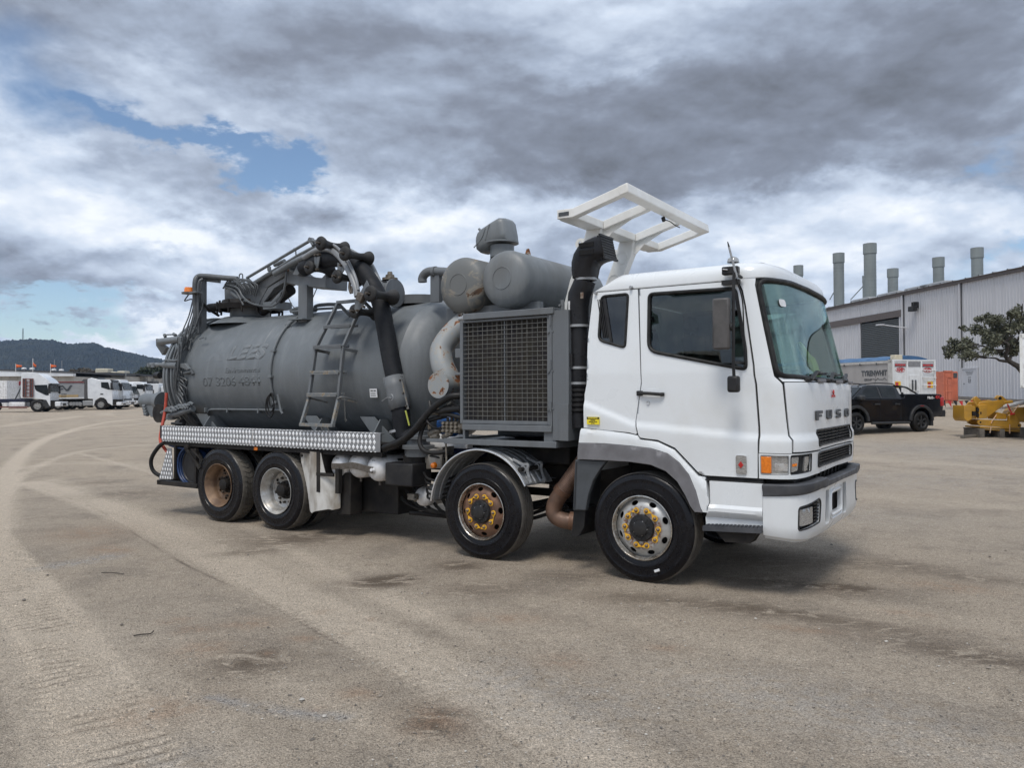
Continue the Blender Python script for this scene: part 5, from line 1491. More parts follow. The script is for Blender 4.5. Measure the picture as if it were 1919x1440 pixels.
# rear door, flanges
dr=MB().lathe([(-8.02,TR+0.02),(-8.02,TR+0.055),(-8.07,TR+0.055),(-8.07,TR+0.02),(-8.09,TR+0.02),(-8.09,TR+0.06),(-8.14,TR+0.06),(-8.145,TR+0.01),(-8.22,TR-0.05),(-8.32,TR-0.22),(-8.37,TR-0.5),(-8.38,0.0)],80,(0,TY,TZ),'x').build('rear_door',M['tank'],TRUCK,0,True,28)
for x in(-7.74,-5.95,-4.35):
 h_=0.05 if x<-7 else 0.004
 MB().lathe([(x-0.012,TR-0.001),(x-0.006,TR+h_),(x+0.006,TR+h_),(x+0.012,TR-0.001)],80,(0,TY,TZ),'x').build('stiffening_ring',M['tank'],TRUCK)
def ring_pt(x,deg,r):return Vector((x,TY+r*math.cos(R(deg)),TZ+r*math.sin(R(deg))))
def around(x,d0,d1,r,n=24):return[ring_pt(x,d,r)for d in np.linspace(d0,d1,n)]
for x,r_ in((-7.93,0.020),(-7.83,0.013),(-7.87,0.013)):
 MB().tube(around(x,125,238,TR+0.045),r_,8).build('door_pipe',M['tank'],TRUCK)
for k in range(7):
 d=140+14*k
 p=ring_pt(-7.79,d,TR+0.03)
 MB().bar(p-Vector((0.09,0,0)),p+Vector((0.07,0,0)),0.03,0.03).build('door_clamp',M['tank'],TRUCK,0.004)
ck=MB()
for k in range(6):
 d0=124+6*k
 ck.tube(smoothpath([ring_pt(-7.60-0.03*(k%3),d0,TR+0.30-0.02*k),ring_pt(-7.66-0.02*(k%4),d0+18,TR+0.10),ring_pt(-7.84+0.02*(k%3),d0+40,TR+0.06),ring_pt(-7.74-0.03*(k%4),d0+66+3*(k%3),TR+0.05),ring_pt(-7.62,min(236,d0+92),TR+0.03)],6),0.012+0.003*(k%2),6)
ck.build('hydraulic_hoses',M['hyd'],TRUCK)
# conduit running over the tank and along the bottom, with clips and a coil of cable
XC=tp(509,690,0.32).x
MB().tube(around(XC,98,206,TR+0.022,40),0.018,8).build('conduit',M['tank'],TRUCK)
for d in(112,133,160,182,204):
 p=ring_pt(XC,d,TR+0.022)
 MB().box(p.x-0.04,p.x+0.04,p.y-0.025,p.y+0.02,p.z-0.018,p.z+0.018).build('conduit_clip',M['tank'],TRUCK,0.004)
MB().tube(smoothpath([ring_pt(-7.30,217,TR+0.03),ring_pt(-7.20,212,TR+0.03),ring_pt(-7.0,211,TR+0.03),ring_pt(-6.3,211,TR+0.03),ring_pt(XC+0.1,211,TR+0.03)],5),0.016,8).build('lower_conduit',M['tank'],TRUCK)
for x in(-7.28,-6.75,-6.05):
 p=ring_pt(x,212,TR+0.03);MB().box(x-0.015,x+0.015,p.y-0.03,p.y+0.03,p.z-0.035,p.z+0.035).build('conduit_clip',M['tank'],TRUCK,0.004)
c0=tp(508,762,0.24)
co_=MB()
for k in range(3):
 co_.tube([c0+Vector(((0.085-0.018*k)*math.cos(a)+0.03*k,-0.02-0.012*k,(0.15-0.03*k)*math.sin(a)+0.045*k))for a in np.linspace(0.3*k,2*PI-0.5*k,22)],0.010,6,False)
co_.build('coiled_cable',M['rubber'],TRUCK)
MB().tube([c0+Vector((0.10,0.03,0.16)),c0+Vector((0.16,0.03,-0.06)),c0+Vector((0.20,0.03,-0.10))],0.016,8).build('cable_hook',M['tank'],TRUCK)
# saddle supports
for x in(-7.15,-4.75,-3.7):
 MB().prism([(x-0.05,1.16),(x+0.28,1.16),(x-0.12,1.48),(x-0.36,1.48)],0.42,0.44,'xz').prism([(0.2,1.17),(2.3,1.17),(2.1,1.45),(0.4,1.45)],x,x+0.02,'yz').build('tank_saddle',M['tank'],TRUCK)
 # faded lettering left on the tank
def wrap_text(body,pa,pb,zc,size,mat_,bold=0.0,lift=0.0015,name='faded_lettering',shear=0.0):
 me=text_mesh(body,size,0.0,bold,'LEFT',1.0,4)
 bm=bmesh.new();bm.from_mesh(me)
 bmesh.ops.triangulate(bm,faces=bm.faces)
 bmesh.ops.subdivide_edges(bm,edges=[e for e in bm.edges if e.calc_length()>0.05],cuts=2)
 th0=math.asin((zc-TZ)/TR)
 x0=tp(pa,690,0.33).x;x1=tp(pb,690,0.33).x;w=max(v.co.x for v in bm.verts)
 for v in bm.verts:
  th=th0+v.co.y/TR
  v.co=Vector((x0+v.co.x*(x1-x0)/w+shear*v.co.y,TY-(TR+lift)*math.cos(th),TZ+(TR+lift)*math.sin(th)))
 bm.to_mesh(me);bm.free()
 me.name=name;me.materials.clear();me.materials.append(M[mat_])
 o=bpy.data.objects.new(name,me);C.objects.link(o);o.parent=TANK
 o.modifiers.new('s','SOLIDIFY').thickness=-0.001
 return o
wrap_text('LEES',424,493,tp(460,661,0.33).z,0.30,'ghost',0.014,shear=0.25)
wrap_text('Environmental',423,488,tp(460,694,0.33).z,0.11,'ghost_dark',0.001)
wrap_text('07 3206 4844',381,489,tp(460,715,0.33).z,0.185,'ghost_dark',0.005)
e0_=tp(383,678,0.33);e1_=tp(415,661,0.33)
def EM(u,v):return(e0_.x+(e1_.x-e0_.x)*u,(e0_.z-TZ)+(e1_.z-e0_.z)*v)
lg=sheet(lambda s,t,o:(s,TY-(TR+0.0015+o)*math.cos(math.asin(t/TR)),TZ+t),[EM(0,0),EM(.22,0),EM(.45,.62),EM(.62,0),EM(1,0),EM(.62,1),EM(.34,1)],[],0.05,0.001,0.0).build('faded_emblem',M['ghost'],TANK)
# data label with its print
lb=tp(700,737,0.33)
b_=MB();mt=frame_mtx(lb+Vector((0,0,0)),(1,0,0),(0,-0.12,1))
b_.box(-0.062,0.062,-0.055,0.055,-0.002,0.002,mat=mt);LBL=b_.build('data_label',M['label_white'],TANK)
b_=MB()
b_.box(-0.045,-0.005,0.022,0.036,0.0022,0.003,mat=mt).box(0.005,0.045,0.022,0.036,0.0022,0.003,mat=mt)
for i in range(6):
 for j in range(3):b_.box(-0.045+0.014*i,-0.037+0.014*i,-0.04+0.018*j,-0.03+0.018*j,0.0022,0.003,mat=mt)
b_.build('label_print',M['guard'],LBL)
# top fittings: hatch drum, valves, rails
q=tp(765,562,1.25)
MB().lathe([(0.0,0.36),(0.115,0.36),(0.12,0.30),(0.12,0.0)],44,(-3.75,1.25,TZ+TR-0.03),'z').build('top_hatch',M['grey'],TRUCK)
vd=empty('valve_housing',(0,0,0),0,TRUCK)
q=tp(733,550,0.72)
MB().tube([q+Vector((-0.22,0,0.02)),q+Vector((0.05,0,0.0))],0.15,22).tube([q+Vector((0.05,0,0.0)),q+Vector((0.075,0,0.0))],0.185,22).tube([q+Vector((-0.16,0,0)),q+Vector((-0.13,0,0))],0.185,22).build('valve_body',M['grey'],vd,0.004)
MB().lathe([(0,0.10),(0.03,0.10),(0.035,0.06),(0.07,0.055),(0.075,0.035),(0.11,0.03),(0.11,0.0)],18,tuple(q+Vector((-0.02,0,0.17))),'z').build('valve_cap',M['manifold'],vd)
rl=MB()
rl.tube(smoothpath([tp(545,583,1.0),tp(560,578,1.0),tp(585,580,1.0),tp(572,585,1.0),tp(550,586,1.0)],6),0.028,8)
rl.tube(smoothpath([tp(592,583,0.95),tp(592,574,0.95),tp(612,571,0.95),tp(632,571,0.95)],5),0.026,8)
rl.tube(smoothpath([tp(545,585,0.9),tp(590,580,0.9),tp(640,577,0.9)],5),0.018,8)
rl.build('top_rail',M['tank'],TRUCK)
# ---- the suction boom
bo_=empty('suction_boom',(0,0,0),0,TRUCK)
tb=Vector((-7.25,1.20,0))
TT=TZ+TR
MB().lathe([(-0.12,0.62),(0.0,0.40),(0.02,0.30),(0.14,0.30)],40,(-7.25,1.2,TT),'z').build('slew_base',M['tank'],bo_)
MB().lathe([(0.12,0.50),(0.20,0.52),(0.22,0.44),(0.27,0.42),(0.28,0.0)],44,(-7.25,1.2,TT),'z',capends=False).build('slew_ring',M['under'],bo_)
tc_=MB()
for k in range(14):
 a=2*PI*k/14
 tc_.tube([(-7.25+0.49*math.cos(a),1.2+0.49*math.sin(a),TT+0.06),(-7.25+0.49*math.cos(a),1.2+0.49*math.sin(a),TT+0.25)],0.018,6)
tc_.lathe([(-0.18,0.07),(0.18,0.07)],14,(-7.62,0.85,TT+0.17),'x',capends=True)
tc_.build('slew_bolts',M['under'],bo_)['kind']='stuff'
ya,yb=0.95,1.40
yn=0.95
pA=[tp(421,533,yn),tp(422,566,yn),tp(484,574,yn),tp(502,537,0.9),tp(556,506,0.82),tp(560,470,0.80),tp(530,487,0.86),tp(475,528,0.95)]
def boom_box(pts,w,name,mat_,bevel=0.006):
 m=MB();n=len(pts)
 m.add([tuple(p)for p in pts]+[(p[0]-0.0,p[1]+w,p[2])for p in pts],[tuple(range(n)),tuple(range(2*n-1,n-1,-1))]+[(i,i+n,(i+1)%n+n,(i+1)%n)for i in range(n)])
 return m.build(name,M[mat_],bo_,bevel)
boom_box([tp(420,532,.95),tp(421,564,.95),tp(483,573,.95),tp(502,538,.93),tp(478,530,.94)],0.45,'boom_root','grey')
boom_box([tp(476,531,.95),tp(500,539,.92),tp(537,514,.84),tp(541,494,.84),tp(566,486,.80),tp(590,466,.72),tp(586,461,.72)],0.40,'boom_arm','grey')
boom_box([tp(483,573,.97),tp(490,573,.97),tp(514,540,.90),tp(535,528,.86),tp(533,521,.86),tp(503,539,.92)],0.05,'arm_edge','grey')
boom_box([tp(534,500,.80),tp(536,530,.80),tp(565,537,.76),tp(610,540,.60),tp(611,512,.60),tp(603,521,.62),tp(565,518,.76),tp(548,512,.78)],0.40,'rest_cradle','grey')
boom_box([tp(548,515,.66),tp(560,489,.66),tp(570,491,.66),tp(567,505,.66),tp(558,516,.66)],0.16,'junction_box','grey')
MB().tube([tp(492,583,1.1),tp(545,543,1.0)],0.085,16).build('lift_cylinder',M['under'],bo_)
MB().tube([tp(505,578,1.0),tp(535,545,.98)],0.05,12).box(*[v for v in(tp(515,574,1.05).x-.15,tp(515,574,1.05).x+.15,0.95,1.25,tp(515,574,1.05).z-.05,tp(515,574,1.05).z+.06)]).build('cylinder_mount',M['tank'],bo_)
MB().tube([tp(436,548,.9),tp(462,570,.9)],0.05,14).tube([tp(462,570,.9),tp(466,574,.9)],0.035,10).build('slew_motor',M['grey'],bo_)
# post that the boom rests on
q0=tp(574,598,0.75);q1=tp(574,538,0.75)
MB().box(q1 .x-0.09,q1 .x+0.09,0.68,0.80,TZ+0.72,q1 .z+0.02).build('rest_post',M['grey'],TRUCK,0.005)
MB().box(q1 .x-0.15,q1 .x+0.15,0.55,0.92,TZ+0.80,TZ+0.815,mat=Matrix.Translation((0,0,-0.04))).build('post_foot',M['tank'],TRUCK)
# slim rod and supports above the arm
rd=MB()
rd.tube([tp(463,521,.9),tp(583,450,.6)],0.022,8)
rd.tube([tp(463,521,.9),tp(475,532,.9)],0.018,8).tube([tp(474,532,.9),tp(562,478,.8),tp(592,462,.7)],0.03,8)
rd.tube(smoothpath([tp(549,468,.78),tp(552,466,.78),tp(554,470,.78),tp(555,482,.78)],4),0.010,6)
rd.tube([tp(504,500,.9),tp(505,508,.9)],0.03,8).tube([tp(515,497,.9),tp(533,489,.85)],0.03,8)
rd.tube([tp(583,450,.6),tp(588,460,.6)],0.03,8).tube([tp(583,450,.6),tp(600,455,.55)],0.022,8)
rd.build('boom_rod',M['tank'],bo_)
MB().lathe([(-0.03,0.035),(0.03,0.035)],12,tuple(tp(583,450,.6)),'y',capends=True).build('rod_eye',M['grey'],bo_)
wr=MB()
for k in range(10):
 wr.tube(smoothpath([tp(418+2*k,536+rnd.random()*6,.88),tp(430+3*k,530-rnd.random()*8,.86),tp(446+4*k,530+rnd.random()*10,.86),tp(452+3*k,545+rnd.random()*12,.88)],5),0.012,6)
wr.tube(smoothpath([tp(425,533,.85),tp(445,540,.84),tp(455,556,.82),tp(470,568,.8),tp(495,574,.8),tp(515,572,.78),tp(530,552,.76),tp(536,520,.75),tp(536,505,.75)],7),0.016,6)
wr.tube(smoothpath([tp(420,538,.85),tp(440,545,.84),tp(450,560,.82),tp(456,572,.8)],7),0.015,6)
wr.tube(smoothpath([tp(448,526,.9),tp(449,515,.9),tp(454,514,.9),tp(455,524,.9)],5),0.010,6)
wr.tube(smoothpath([tp(541,560,.8),tp(548,573,.8),tp(555,580,.8)],4),0.007,6).tube([tp(594,540,.65),tp(582,568,.7)],0.007,6)
wr.build('boom_wiring',M['hyd'],bo_)
MB().box(*(lambda q:(q.x-0.06,q.x+0.06,0.74,0.80,q.z-0.04,q.z+0.05))(tp(534,504,.77))).build('boom_light',M['rim_rust'],bo_,0.01)
# hose and its curved guide rails
hose=smoothpath([tp(570,503,.64),tp(590,493,.57),tp(612,486,.50),tp(645,487,.42),tp(672,502,.36),tp(695,530,.32),tp(712,565,.30),tp(722,615,.28),tp(731,665,.26),tp(741,715,.25),tp(751,768,.25),tp(757,815,.27),(-2.98,0.30,1.25)],14)
MB().tube(hose,[0.108+0.0022*(i%2)for i in range(len(hose))],28).build('suction_hose',M['hose'],bo_)
near=smoothpath([tp(570,483,.50),tp(592,470,.42),tp(609,466,.36),tp(627,473,.28),tp(644,491,.20),tp(657,514,.14),tp(666,537,.10),tp(670,556,.08)],8)
MB().tube(near,0.040,14).build('guide_rail',M['railgrey'],bo_)
near2=[p+Vector((0.015,0.0,0.075))for p in near[10:]]
MB().tube(near2,0.020,10).tube([p+Vector((0.025,0.01,0.045))for p in near[10:]],0.012,8).build('guide_rail',M['railgrey'],bo_)
MB().tube([tp(515,513,.78),tp(550,492,.66),tp(572,481,.52)],0.042,12).build('feed_pipe',M['tank'],bo_)
farr=smoothpath([tp(640,462,.62),tp(665,475,.58),tp(692,493,.55),tp(707,520,.53),tp(717,545,.52),tp(722,565,.52)],8)
MB().tube(farr,0.032,12).build('guide_rail',M['railgrey'],bo_)
def roller(px,py,y,L=0.46,r=0.092,tilt=0.0):
 c=tp(px,py,y)
 pr_=[(-1.0,0.28),(-1.0,0.55),(-0.97,0.92),(-0.90,1.0),(-0.80,0.93),(-0.55,0.60),(-0.25,0.48),(0,0.45),(0.25,0.48),(0.55,0.60),(0.80,0.93),(0.90,1.0),(0.97,0.92),(1.0,0.55),(1.0,0.28)]
 o=MB().lathe([(t*L/2,q*r)for t,q in pr_],28,(0,0,0),'y').build('hose_roller',M['roller'],bo_,0,True,60)
 o.location=c;o.rotation_euler=(0,0,tilt)
 x_=MB().tube([(0,-L/2-0.06,0),(0,L/2+0.06,0)],0.014,10).build('roller_axle',M['strap'],o)
 return c
cA=roller(624,461,0.32);cB=roller(669,480,0.24);cC=roller(716,554,0.15,0.44,0.10)
cD=roller(600,505,0.48,0.42,0.09);cE=roller(652,522,0.38,0.42,0.09);cF=roller(684,586,0.32,0.40,0.09)
def plate(pts,name='roller_bracket',w=0.012,y=None):
 n=len(pts);m=MB()
 m.add([tuple(p)for p in pts]+[(p[0],p[1]+w,p[2])for p in pts],[tuple(range(n)),tuple(range(2*n-1,n-1,-1))]+[(i,i+n,(i+1)%n+n,(i+1)%n)for i in range(n)])
 return m.build(name,M['alu']if False else M['grey'],bo_,0.003)
plate([tp(687,525,.09),tp(697,549,.09),tp(684,568,.09),tp(668,588,.09),tp(664,580,.09),tp(665,562,.09),tp(674,550,.09)])
plate([tp(687,525,.60),tp(697,549,.60),tp(684,568,.60),tp(668,588,.60),tp(664,580,.60),tp(665,562,.60),tp(674,550,.60)])
plate([tp(644,480,.16),tp(651,467,.16),tp(651,487,.16),tp(648,492,.16)])
plate([tp(632,492,.20),tp(641,498,.20),tp(646,504,.20),tp(635,523,.20),tp(632,520,.20)])
plate([tp(589,482,.36),tp(600,481,.36),tp(596,500,.36),tp(592,509,.36),tp(589,500,.36)])
pj=tp(676,557,0.05)
MB().box(pj.x-0.05,pj.x+0.05,0.02,0.08,pj.z-0.05,pj.z+0.05,mat=Matrix.Translation(pj)@Matrix.Rotation(R(22),4,'Y')@Matrix.Translation(-pj)).build('end_bracket',M['strap'],bo_,0.01)
bt_=MB()
for px,py,y in((680,575,.04),(668,582,.04),(691,551,.06),(675,566,.04),(636,520,.17),(593,505,.33),(646,482,.14),(637,497,.17),(590,478,.33),(597,477,.33)):
 c=tp(px,py,y);bt_.lathe([(-0.012,0.0),(-0.012,0.014),(0.03,0.018)],8,tuple(c),'y')
bt_.build('bracket_bolts',M['strap'],bo_)['kind']='stuff'
MB().tube(smoothpath([tp(656,528,.12),tp(655,540,.12),tp(658,550,.12)],4),0.018,6).tube([tp(659,536,.1),tp(660,550,.1)],0.012,6).build('rail_shackle',M['strap'],bo_)
# sheet cuff clamped round the hose
cu=MB();a=tp(737,707,.25);b=tp(751,767,.25)
dd=(b-a)
cu.tube([a,a+dd*0.33,a+dd*0.66,b],0.128,28,caps=False)
o=cu.build('hose_cuff',M['grey'],bo_);o.modifiers.new('s','SOLIDIFY').thickness=0.006
for s_ in(-1,1):
 e=Vector((s_*0.131,-0.02,0.0))
 MB().bar(a+e,b+e,0.03,0.012,up=(0,1,0)).build('cuff_flange',M['worn'],o)
 for t in(0.1,0.5,0.9):
  q=a+dd*t+e
  MB().tube([q+Vector((0,-0.03,0)),q+Vector((0,0.02,0))],0.010,6).build('cuff_bolt',M['strap'],o)
MB().tube([tp(733,745,.08)+Vector((0.03*math.cos(t),0,0.035*math.sin(t)))for t in np.linspace(-1.5,1.7,10)],0.005,6).tube(smoothpath([tp(716,752,.2),tp(725,746,.15),tp(733,746,.1)],4),0.006,6).build('cuff_handle',M['alu'],o)
MB().tube([tp(745,806,.25),tp(745,806,.25)+Vector((0.008,0,-0.03))],0.106,28).build('hose_clip',M['alu'],bo_)
MB().tube([tp(760,770,.12),tp(767,798,.12)],0.010,6).build('hose_stripe',simple('lime strap',(0.42,0.45,0.08),None,0.7),bo_)
# ---- ladder on the tank side
ld=empty('ladder',(0,0,0),0,TRUCK)
XL,XR_=-4.66,-4.07
rail=[(-0.06,1.385),(0.05,1.70),(0.10,2.03),(0.15,2.36),(0.50,2.975)]
def lz(z):return float(np.interp(z,[p[1]for p in rail],[p[0]for p in rail]))
def lx(side,z):return(float(np.interp(z,[1.385,1.8,2.36,2.975],[-4.60,-4.585,-4.57,-4.53]))if side==0 else float(np.interp(z,[1.385,1.8,2.36,2.975],[-4.04,-4.06,-4.07,-4.07])))
for s_ in(0,1):
 for i,(p,q)in enumerate(zip(rail,rail[1:])):
  MB().bar((lx(s_,p[1]),p[0],p[1]),(lx(s_,q[1]),q[0],q[1]),0.036,0.045,up=(0,1,0)).build('ladder_rail',M['worn']if i==0 else M['grey'],ld,0.004)
 MB().bar((lx(s_,2.975),0.50,2.96),(lx(s_,2.975),0.74,2.80),0.035,0.035).build('ladder_brace',M['grey'],ld,0.004)
 MB().bar((lx(s_,2.34),0.16,2.33),(lx(s_,2.34)+0.02,0.42,2.30),0.035,0.035).build('ladder_brace',M['grey'],ld,0.004)
 MB().bar((lx(s_,1.40)+(0.3 if s_==0 else-0.15),-0.02,1.39),(lx(s_,1.40)+(0.3 if s_==0 else-0.15),0.03,1.29),0.012,0.012).build('ladder_strut',M['alu'],ld)
 MB().bar((lx(s_,1.72),0.05,1.72),(lx(s_,1.72)+0.02,0.34,1.66),0.02,0.02).build('ladder_brace',M['worn'],ld)
for z in(1.385,1.755,2.035,2.36,2.63,2.975):
 y=lz(z)
 g_=MB()
 if z in(1.385,2.975):g_.bar((lx(0,z)-0.018,y,z),(lx(1,z)+0.018,y,z),0.05,0.04)
 else:
  g_.box(lx(0,z),lx(1,z),y-0.05,y+0.10,z-0.006,z+0.006).box(lx(0,z),lx(1,z),y-0.05,y-0.042,z-0.02,z+0.028).box(lx(0,z),lx(1,z),y+0.09,y+0.10,z-0.01,z+0.03)
 g_.build('rung',M['worn']if z<2.2 else M['grey'],ld,0.003)
cn=MB()
for k in range(11):
 c=tp(645.5+0.15*k,747+4.0*k,0.05)
 cn.tube([c+Vector((0.006*math.cos(t),0.0,0.011*math.sin(t)))if k%2 else c+Vector((0,0.006*math.cos(t),0.011*math.sin(t)))for t in np.linspace(0,2*PI,8)],0.0025,4,False)
cn.tube(smoothpath([tp(647,791,.05),tp(650,788,.05),tp(647,786,.05)],4),0.004,5)
cn.build('safety_chain',M['wire'],ld)
MB().tube(smoothpath([tp(632,748,.02),tp(640,744,.02),tp(650,746,.1),tp(668,751,.3)],5),0.010,6).build('chain_bracket',M['worn'],ld)
# ---- beacon post at the rear of the tank
bp=empty('beacon_post',(0,0,0),0,TRUCK)
PY=0.60
MB().box(*(lambda a,b:(a.x-0.06,a.x+0.06,PY,PY+0.10,b.z,a.z))(tp(373,522,PY),tp(378,625,PY))).build('post',M['grey'],bp,0.008)
pp=MB()
pp.tube(smoothpath([tp(367,610,PY-.05),tp(366,560,PY-.05),tp(366,530,PY-.05),tp(371,519,PY),tp(385,518,PY+.05),tp(420,521,PY+.2),tp(445,523,PY+.3)],7),0.042,10)
pp.tube(smoothpath([tp(372,625,PY-.06),tp(371,560,PY-.06),tp(373,530,PY-.05),tp(380,523,PY)],6),0.022,8)
pp.build('hydraulic_pipe',M['hyd'],bp)
MB().bar(tp(371,522,PY+.05),tp(412,527,PY+.2),0.07,0.06).build('post_arm',M['grey'],bp,0.006)
q=tp(354,548,PY-0.1)
MB().box(q.x-0.10,q.x+0.26,q.y-0.06,q.y+0.06,q.z-0.028,q.z-0.006).lathe([(-0.035,0.02),(-0.02,0.105),(-0.004,0.11)],24,(q.x,q.y,q.z),'z').build('beacon_bracket',M['tank'],bp)
MB().lathe([(0.0,0.072),(0.05,0.068),(0.075,0.060),(0.082,0.0)],24,(q.x,q.y,q.z),'z').build('amber_beacon',M['amber'],bp)
MB().tube(smoothpath([tp(353,553,PY),tp(346,564,PY),tp(358,561,PY),tp(366,566,PY)],5),0.010,6).tube(smoothpath([tp(378,566,PY),tp(392,580,PY+.1),tp(410,592,PY+.3)],5),0.02,8).build('beacon_cable',M['rubber'],bp)
rs=MB()
for k in range(7):
 x0=356+3.4*k
 rs.tube(smoothpath([tp(x0+6,560+3*(k%3),PY),tp(x0-2,592+2*(k%4),PY-.05),tp(x0-14+2*(k%3),622,PY-.12),tp(x0-22-2*(k%2),655,PY-.22)],6),0.011,6)
rs.build('riser_hoses',M['hyd'],bp)
# rear door rams
def ram(a,b,c,d,name='door_ram'):
 m=MB()
 m.tube([a,b],0.055,16).tube([b,c],0.028,12)
 o=m.build(name,M['tank'],TRUCK)
 return o
ram(tp(338,636,.40),tp(300,641,.45),tp(296,641,.45),None)
boom_mb=MB()
def brk(pts,w=0.05,name='ram_bracket'):
 n=len(pts);m=MB()
 m.add([tuple(p)for p in pts]+[(p[0],p[1]+w,p[2])for p in pts],[tuple(range(n)),tuple(range(2*n-1,n-1,-1))]+[(i,i+n,(i+1)%n+n,(i+1)%n)for i in range(n)])
 return m.build(name,M['tank'],TRUCK,0.005)
brk([tp(292,635,.45),tp(298,635,.45),tp(300,643,.45),tp(312,652,.50),tp(304,666,.52),tp(292,648,.45)],0.06)
brk([tp(333,630,.35),tp(339,632,.35),tp(338,642,.35),tp(350,652,.38),tp(343,655,.38),tp(334,646,.35)],0.05)
MB().tube([tp(308,628,.5),tp(330,627,.45)],0.012,6).tube([tp(308,627,.5),tp(310,632,.5)],0.025,8).tube([tp(325,626,.5),tp(330,630,.5)],0.025,8).build('ram_pipe',M['tank'],TRUCK)
ram(tp(334,685,.28),tp(308,684,.30),tp(294,684,.30),None)
MB().tube([tp(281,684,.32),tp(296,684,.32)],0.034,12).tube([tp(288,681,.30),tp(288,689,.30)],0.04,10).tube([tp(281,681,.32),tp(281,688,.32)],0.045,10).build('ram_clevis',M['tank'],TRUCK)
brk([tp(332,682,.25),tp(346,681,.25),tp(354,692,.27),tp(350,694,.27),tp(336,688,.25)],0.05)
MB().tube(smoothpath([tp(310,683,.25),tp(312,675,.25),tp(333,675,.25),tp(335,655,.27),tp(332,649,.3)],4),0.016,6).tube(smoothpath([tp(326,670,.25),tp(330,655,.25),tp(331,645,.3)],4),0.014,6).build('ram_pipe',M['tank'],TRUCK)
MB().tube([tp(328,777,.26),tp(362,766,.24)],0.045,14).tube([tp(318,780,.28),tp(328,777,.26)],0.03,10).build('door_ram',M['tank'],TRUCK)
brk([tp(312,776,.3),tp(326,775,.3),tp(322,786,.3),tp(316,788,.3),tp(309,786,.3)],0.1)
jn=MB()
for k in range(12):
 x=302+4.2*k;z=774-1.1*k
 jn.tube(smoothpath([tp(x,z,.22+.01*k),tp(x+7,z-5+rnd.uniform(-3,3),.2),tp(x+14,z-2+rnd.uniform(-4,4),.2)],4),0.022,6)
jn.build('door_linkage',M['tank'],TRUCK)
lp=MB()
for k in range(9):
 lp.tube(smoothpath([tp(330+rnd.uniform(-4,8),690+6*k,.32),tp(337+rnd.uniform(-6,8),697+7*k,.28),tp(343+rnd.uniform(-4,8),706+7.5*k,.3),tp(346+1.2*k,722+8*k,.36)],5),0.012,6)
lp.tube([tp(345,700,.28),tp(360,697,.30)],0.02,8).tube([tp(358,694,.30),tp(362,702,.30)],0.022,8).tube([tp(340,713,.3),tp(346,711,.3)],0.018,8)
lp.build('ring_hoses',M['hyd'],TRUCK)
MB().tube([tp(350,628,.45),tp(357,639,.42)],0.02,8).tube(smoothpath([tp(374,635,.40),tp(384,632,.40),tp(385,637,.40)],4),0.012,6).build('hose_hook',M['tank'],TRUCK)
# big discharge valve behind the door
vv_=empty('discharge_valve',(0,0,0),0,TRUCK)
MB().tube([tp(272,752,.75),tp(302,752,.75)],0.125,24).build('valve_body',M['tank'],vv_)
MB().tube([tp(300,752,.7),tp(306,753,.7)],0.16,24).build('valve_flange',M['tank'],vv_)
brk2=[tp(270,758,.65),tp(300,760,.65),tp(298,783,.65),tp(282,782,.65)]
n=4;m=MB();m.add([tuple(p)for p in brk2]+[(p[0],p[1]+0.3,p[2])for p in brk2],[(0,1,2,3),(7,6,5,4)]+[(i,i+n,(i+1)%n+n,(i+1)%n)for i in range(n)])
m.build('valve_box',M['tank'],vv_,0.01)
MB().tube([tp(300,775,.6)+Vector((0,-0.04,0)),tp(300,775,.6)+Vector((0,0.04,0))],0.15,24).build('outlet_disc',M['under'],vv_)
for k in range(4):
 MB().tube([tp(269+k,761+5*k,.65),tp(274+k,762+5*k,.65)],0.035,8).build('valve_stud',M['tank'],vv_)
MB().tube([tp(292,704,.8),tp(300,704,.8)],0.055,16).build('rear_work_lamp',M['black'],TRUCK)
MB().tube([tp(322,794,.2),tp(343,795,.2)],0.02,8).lathe([(-0.05,0.05),(0.08,0.06)],14,tuple(tp(336,793,.25)),'x',capends=True).build('deck_fitting',M['black'],TRUCK)
MB().prism([(-7.70,1.17),(-7.2,1.17),(-7.2,1.215),(-7.70,1.215)],0.1,0.9,'xz').build('deck_edge',M['under'],TRUCK)
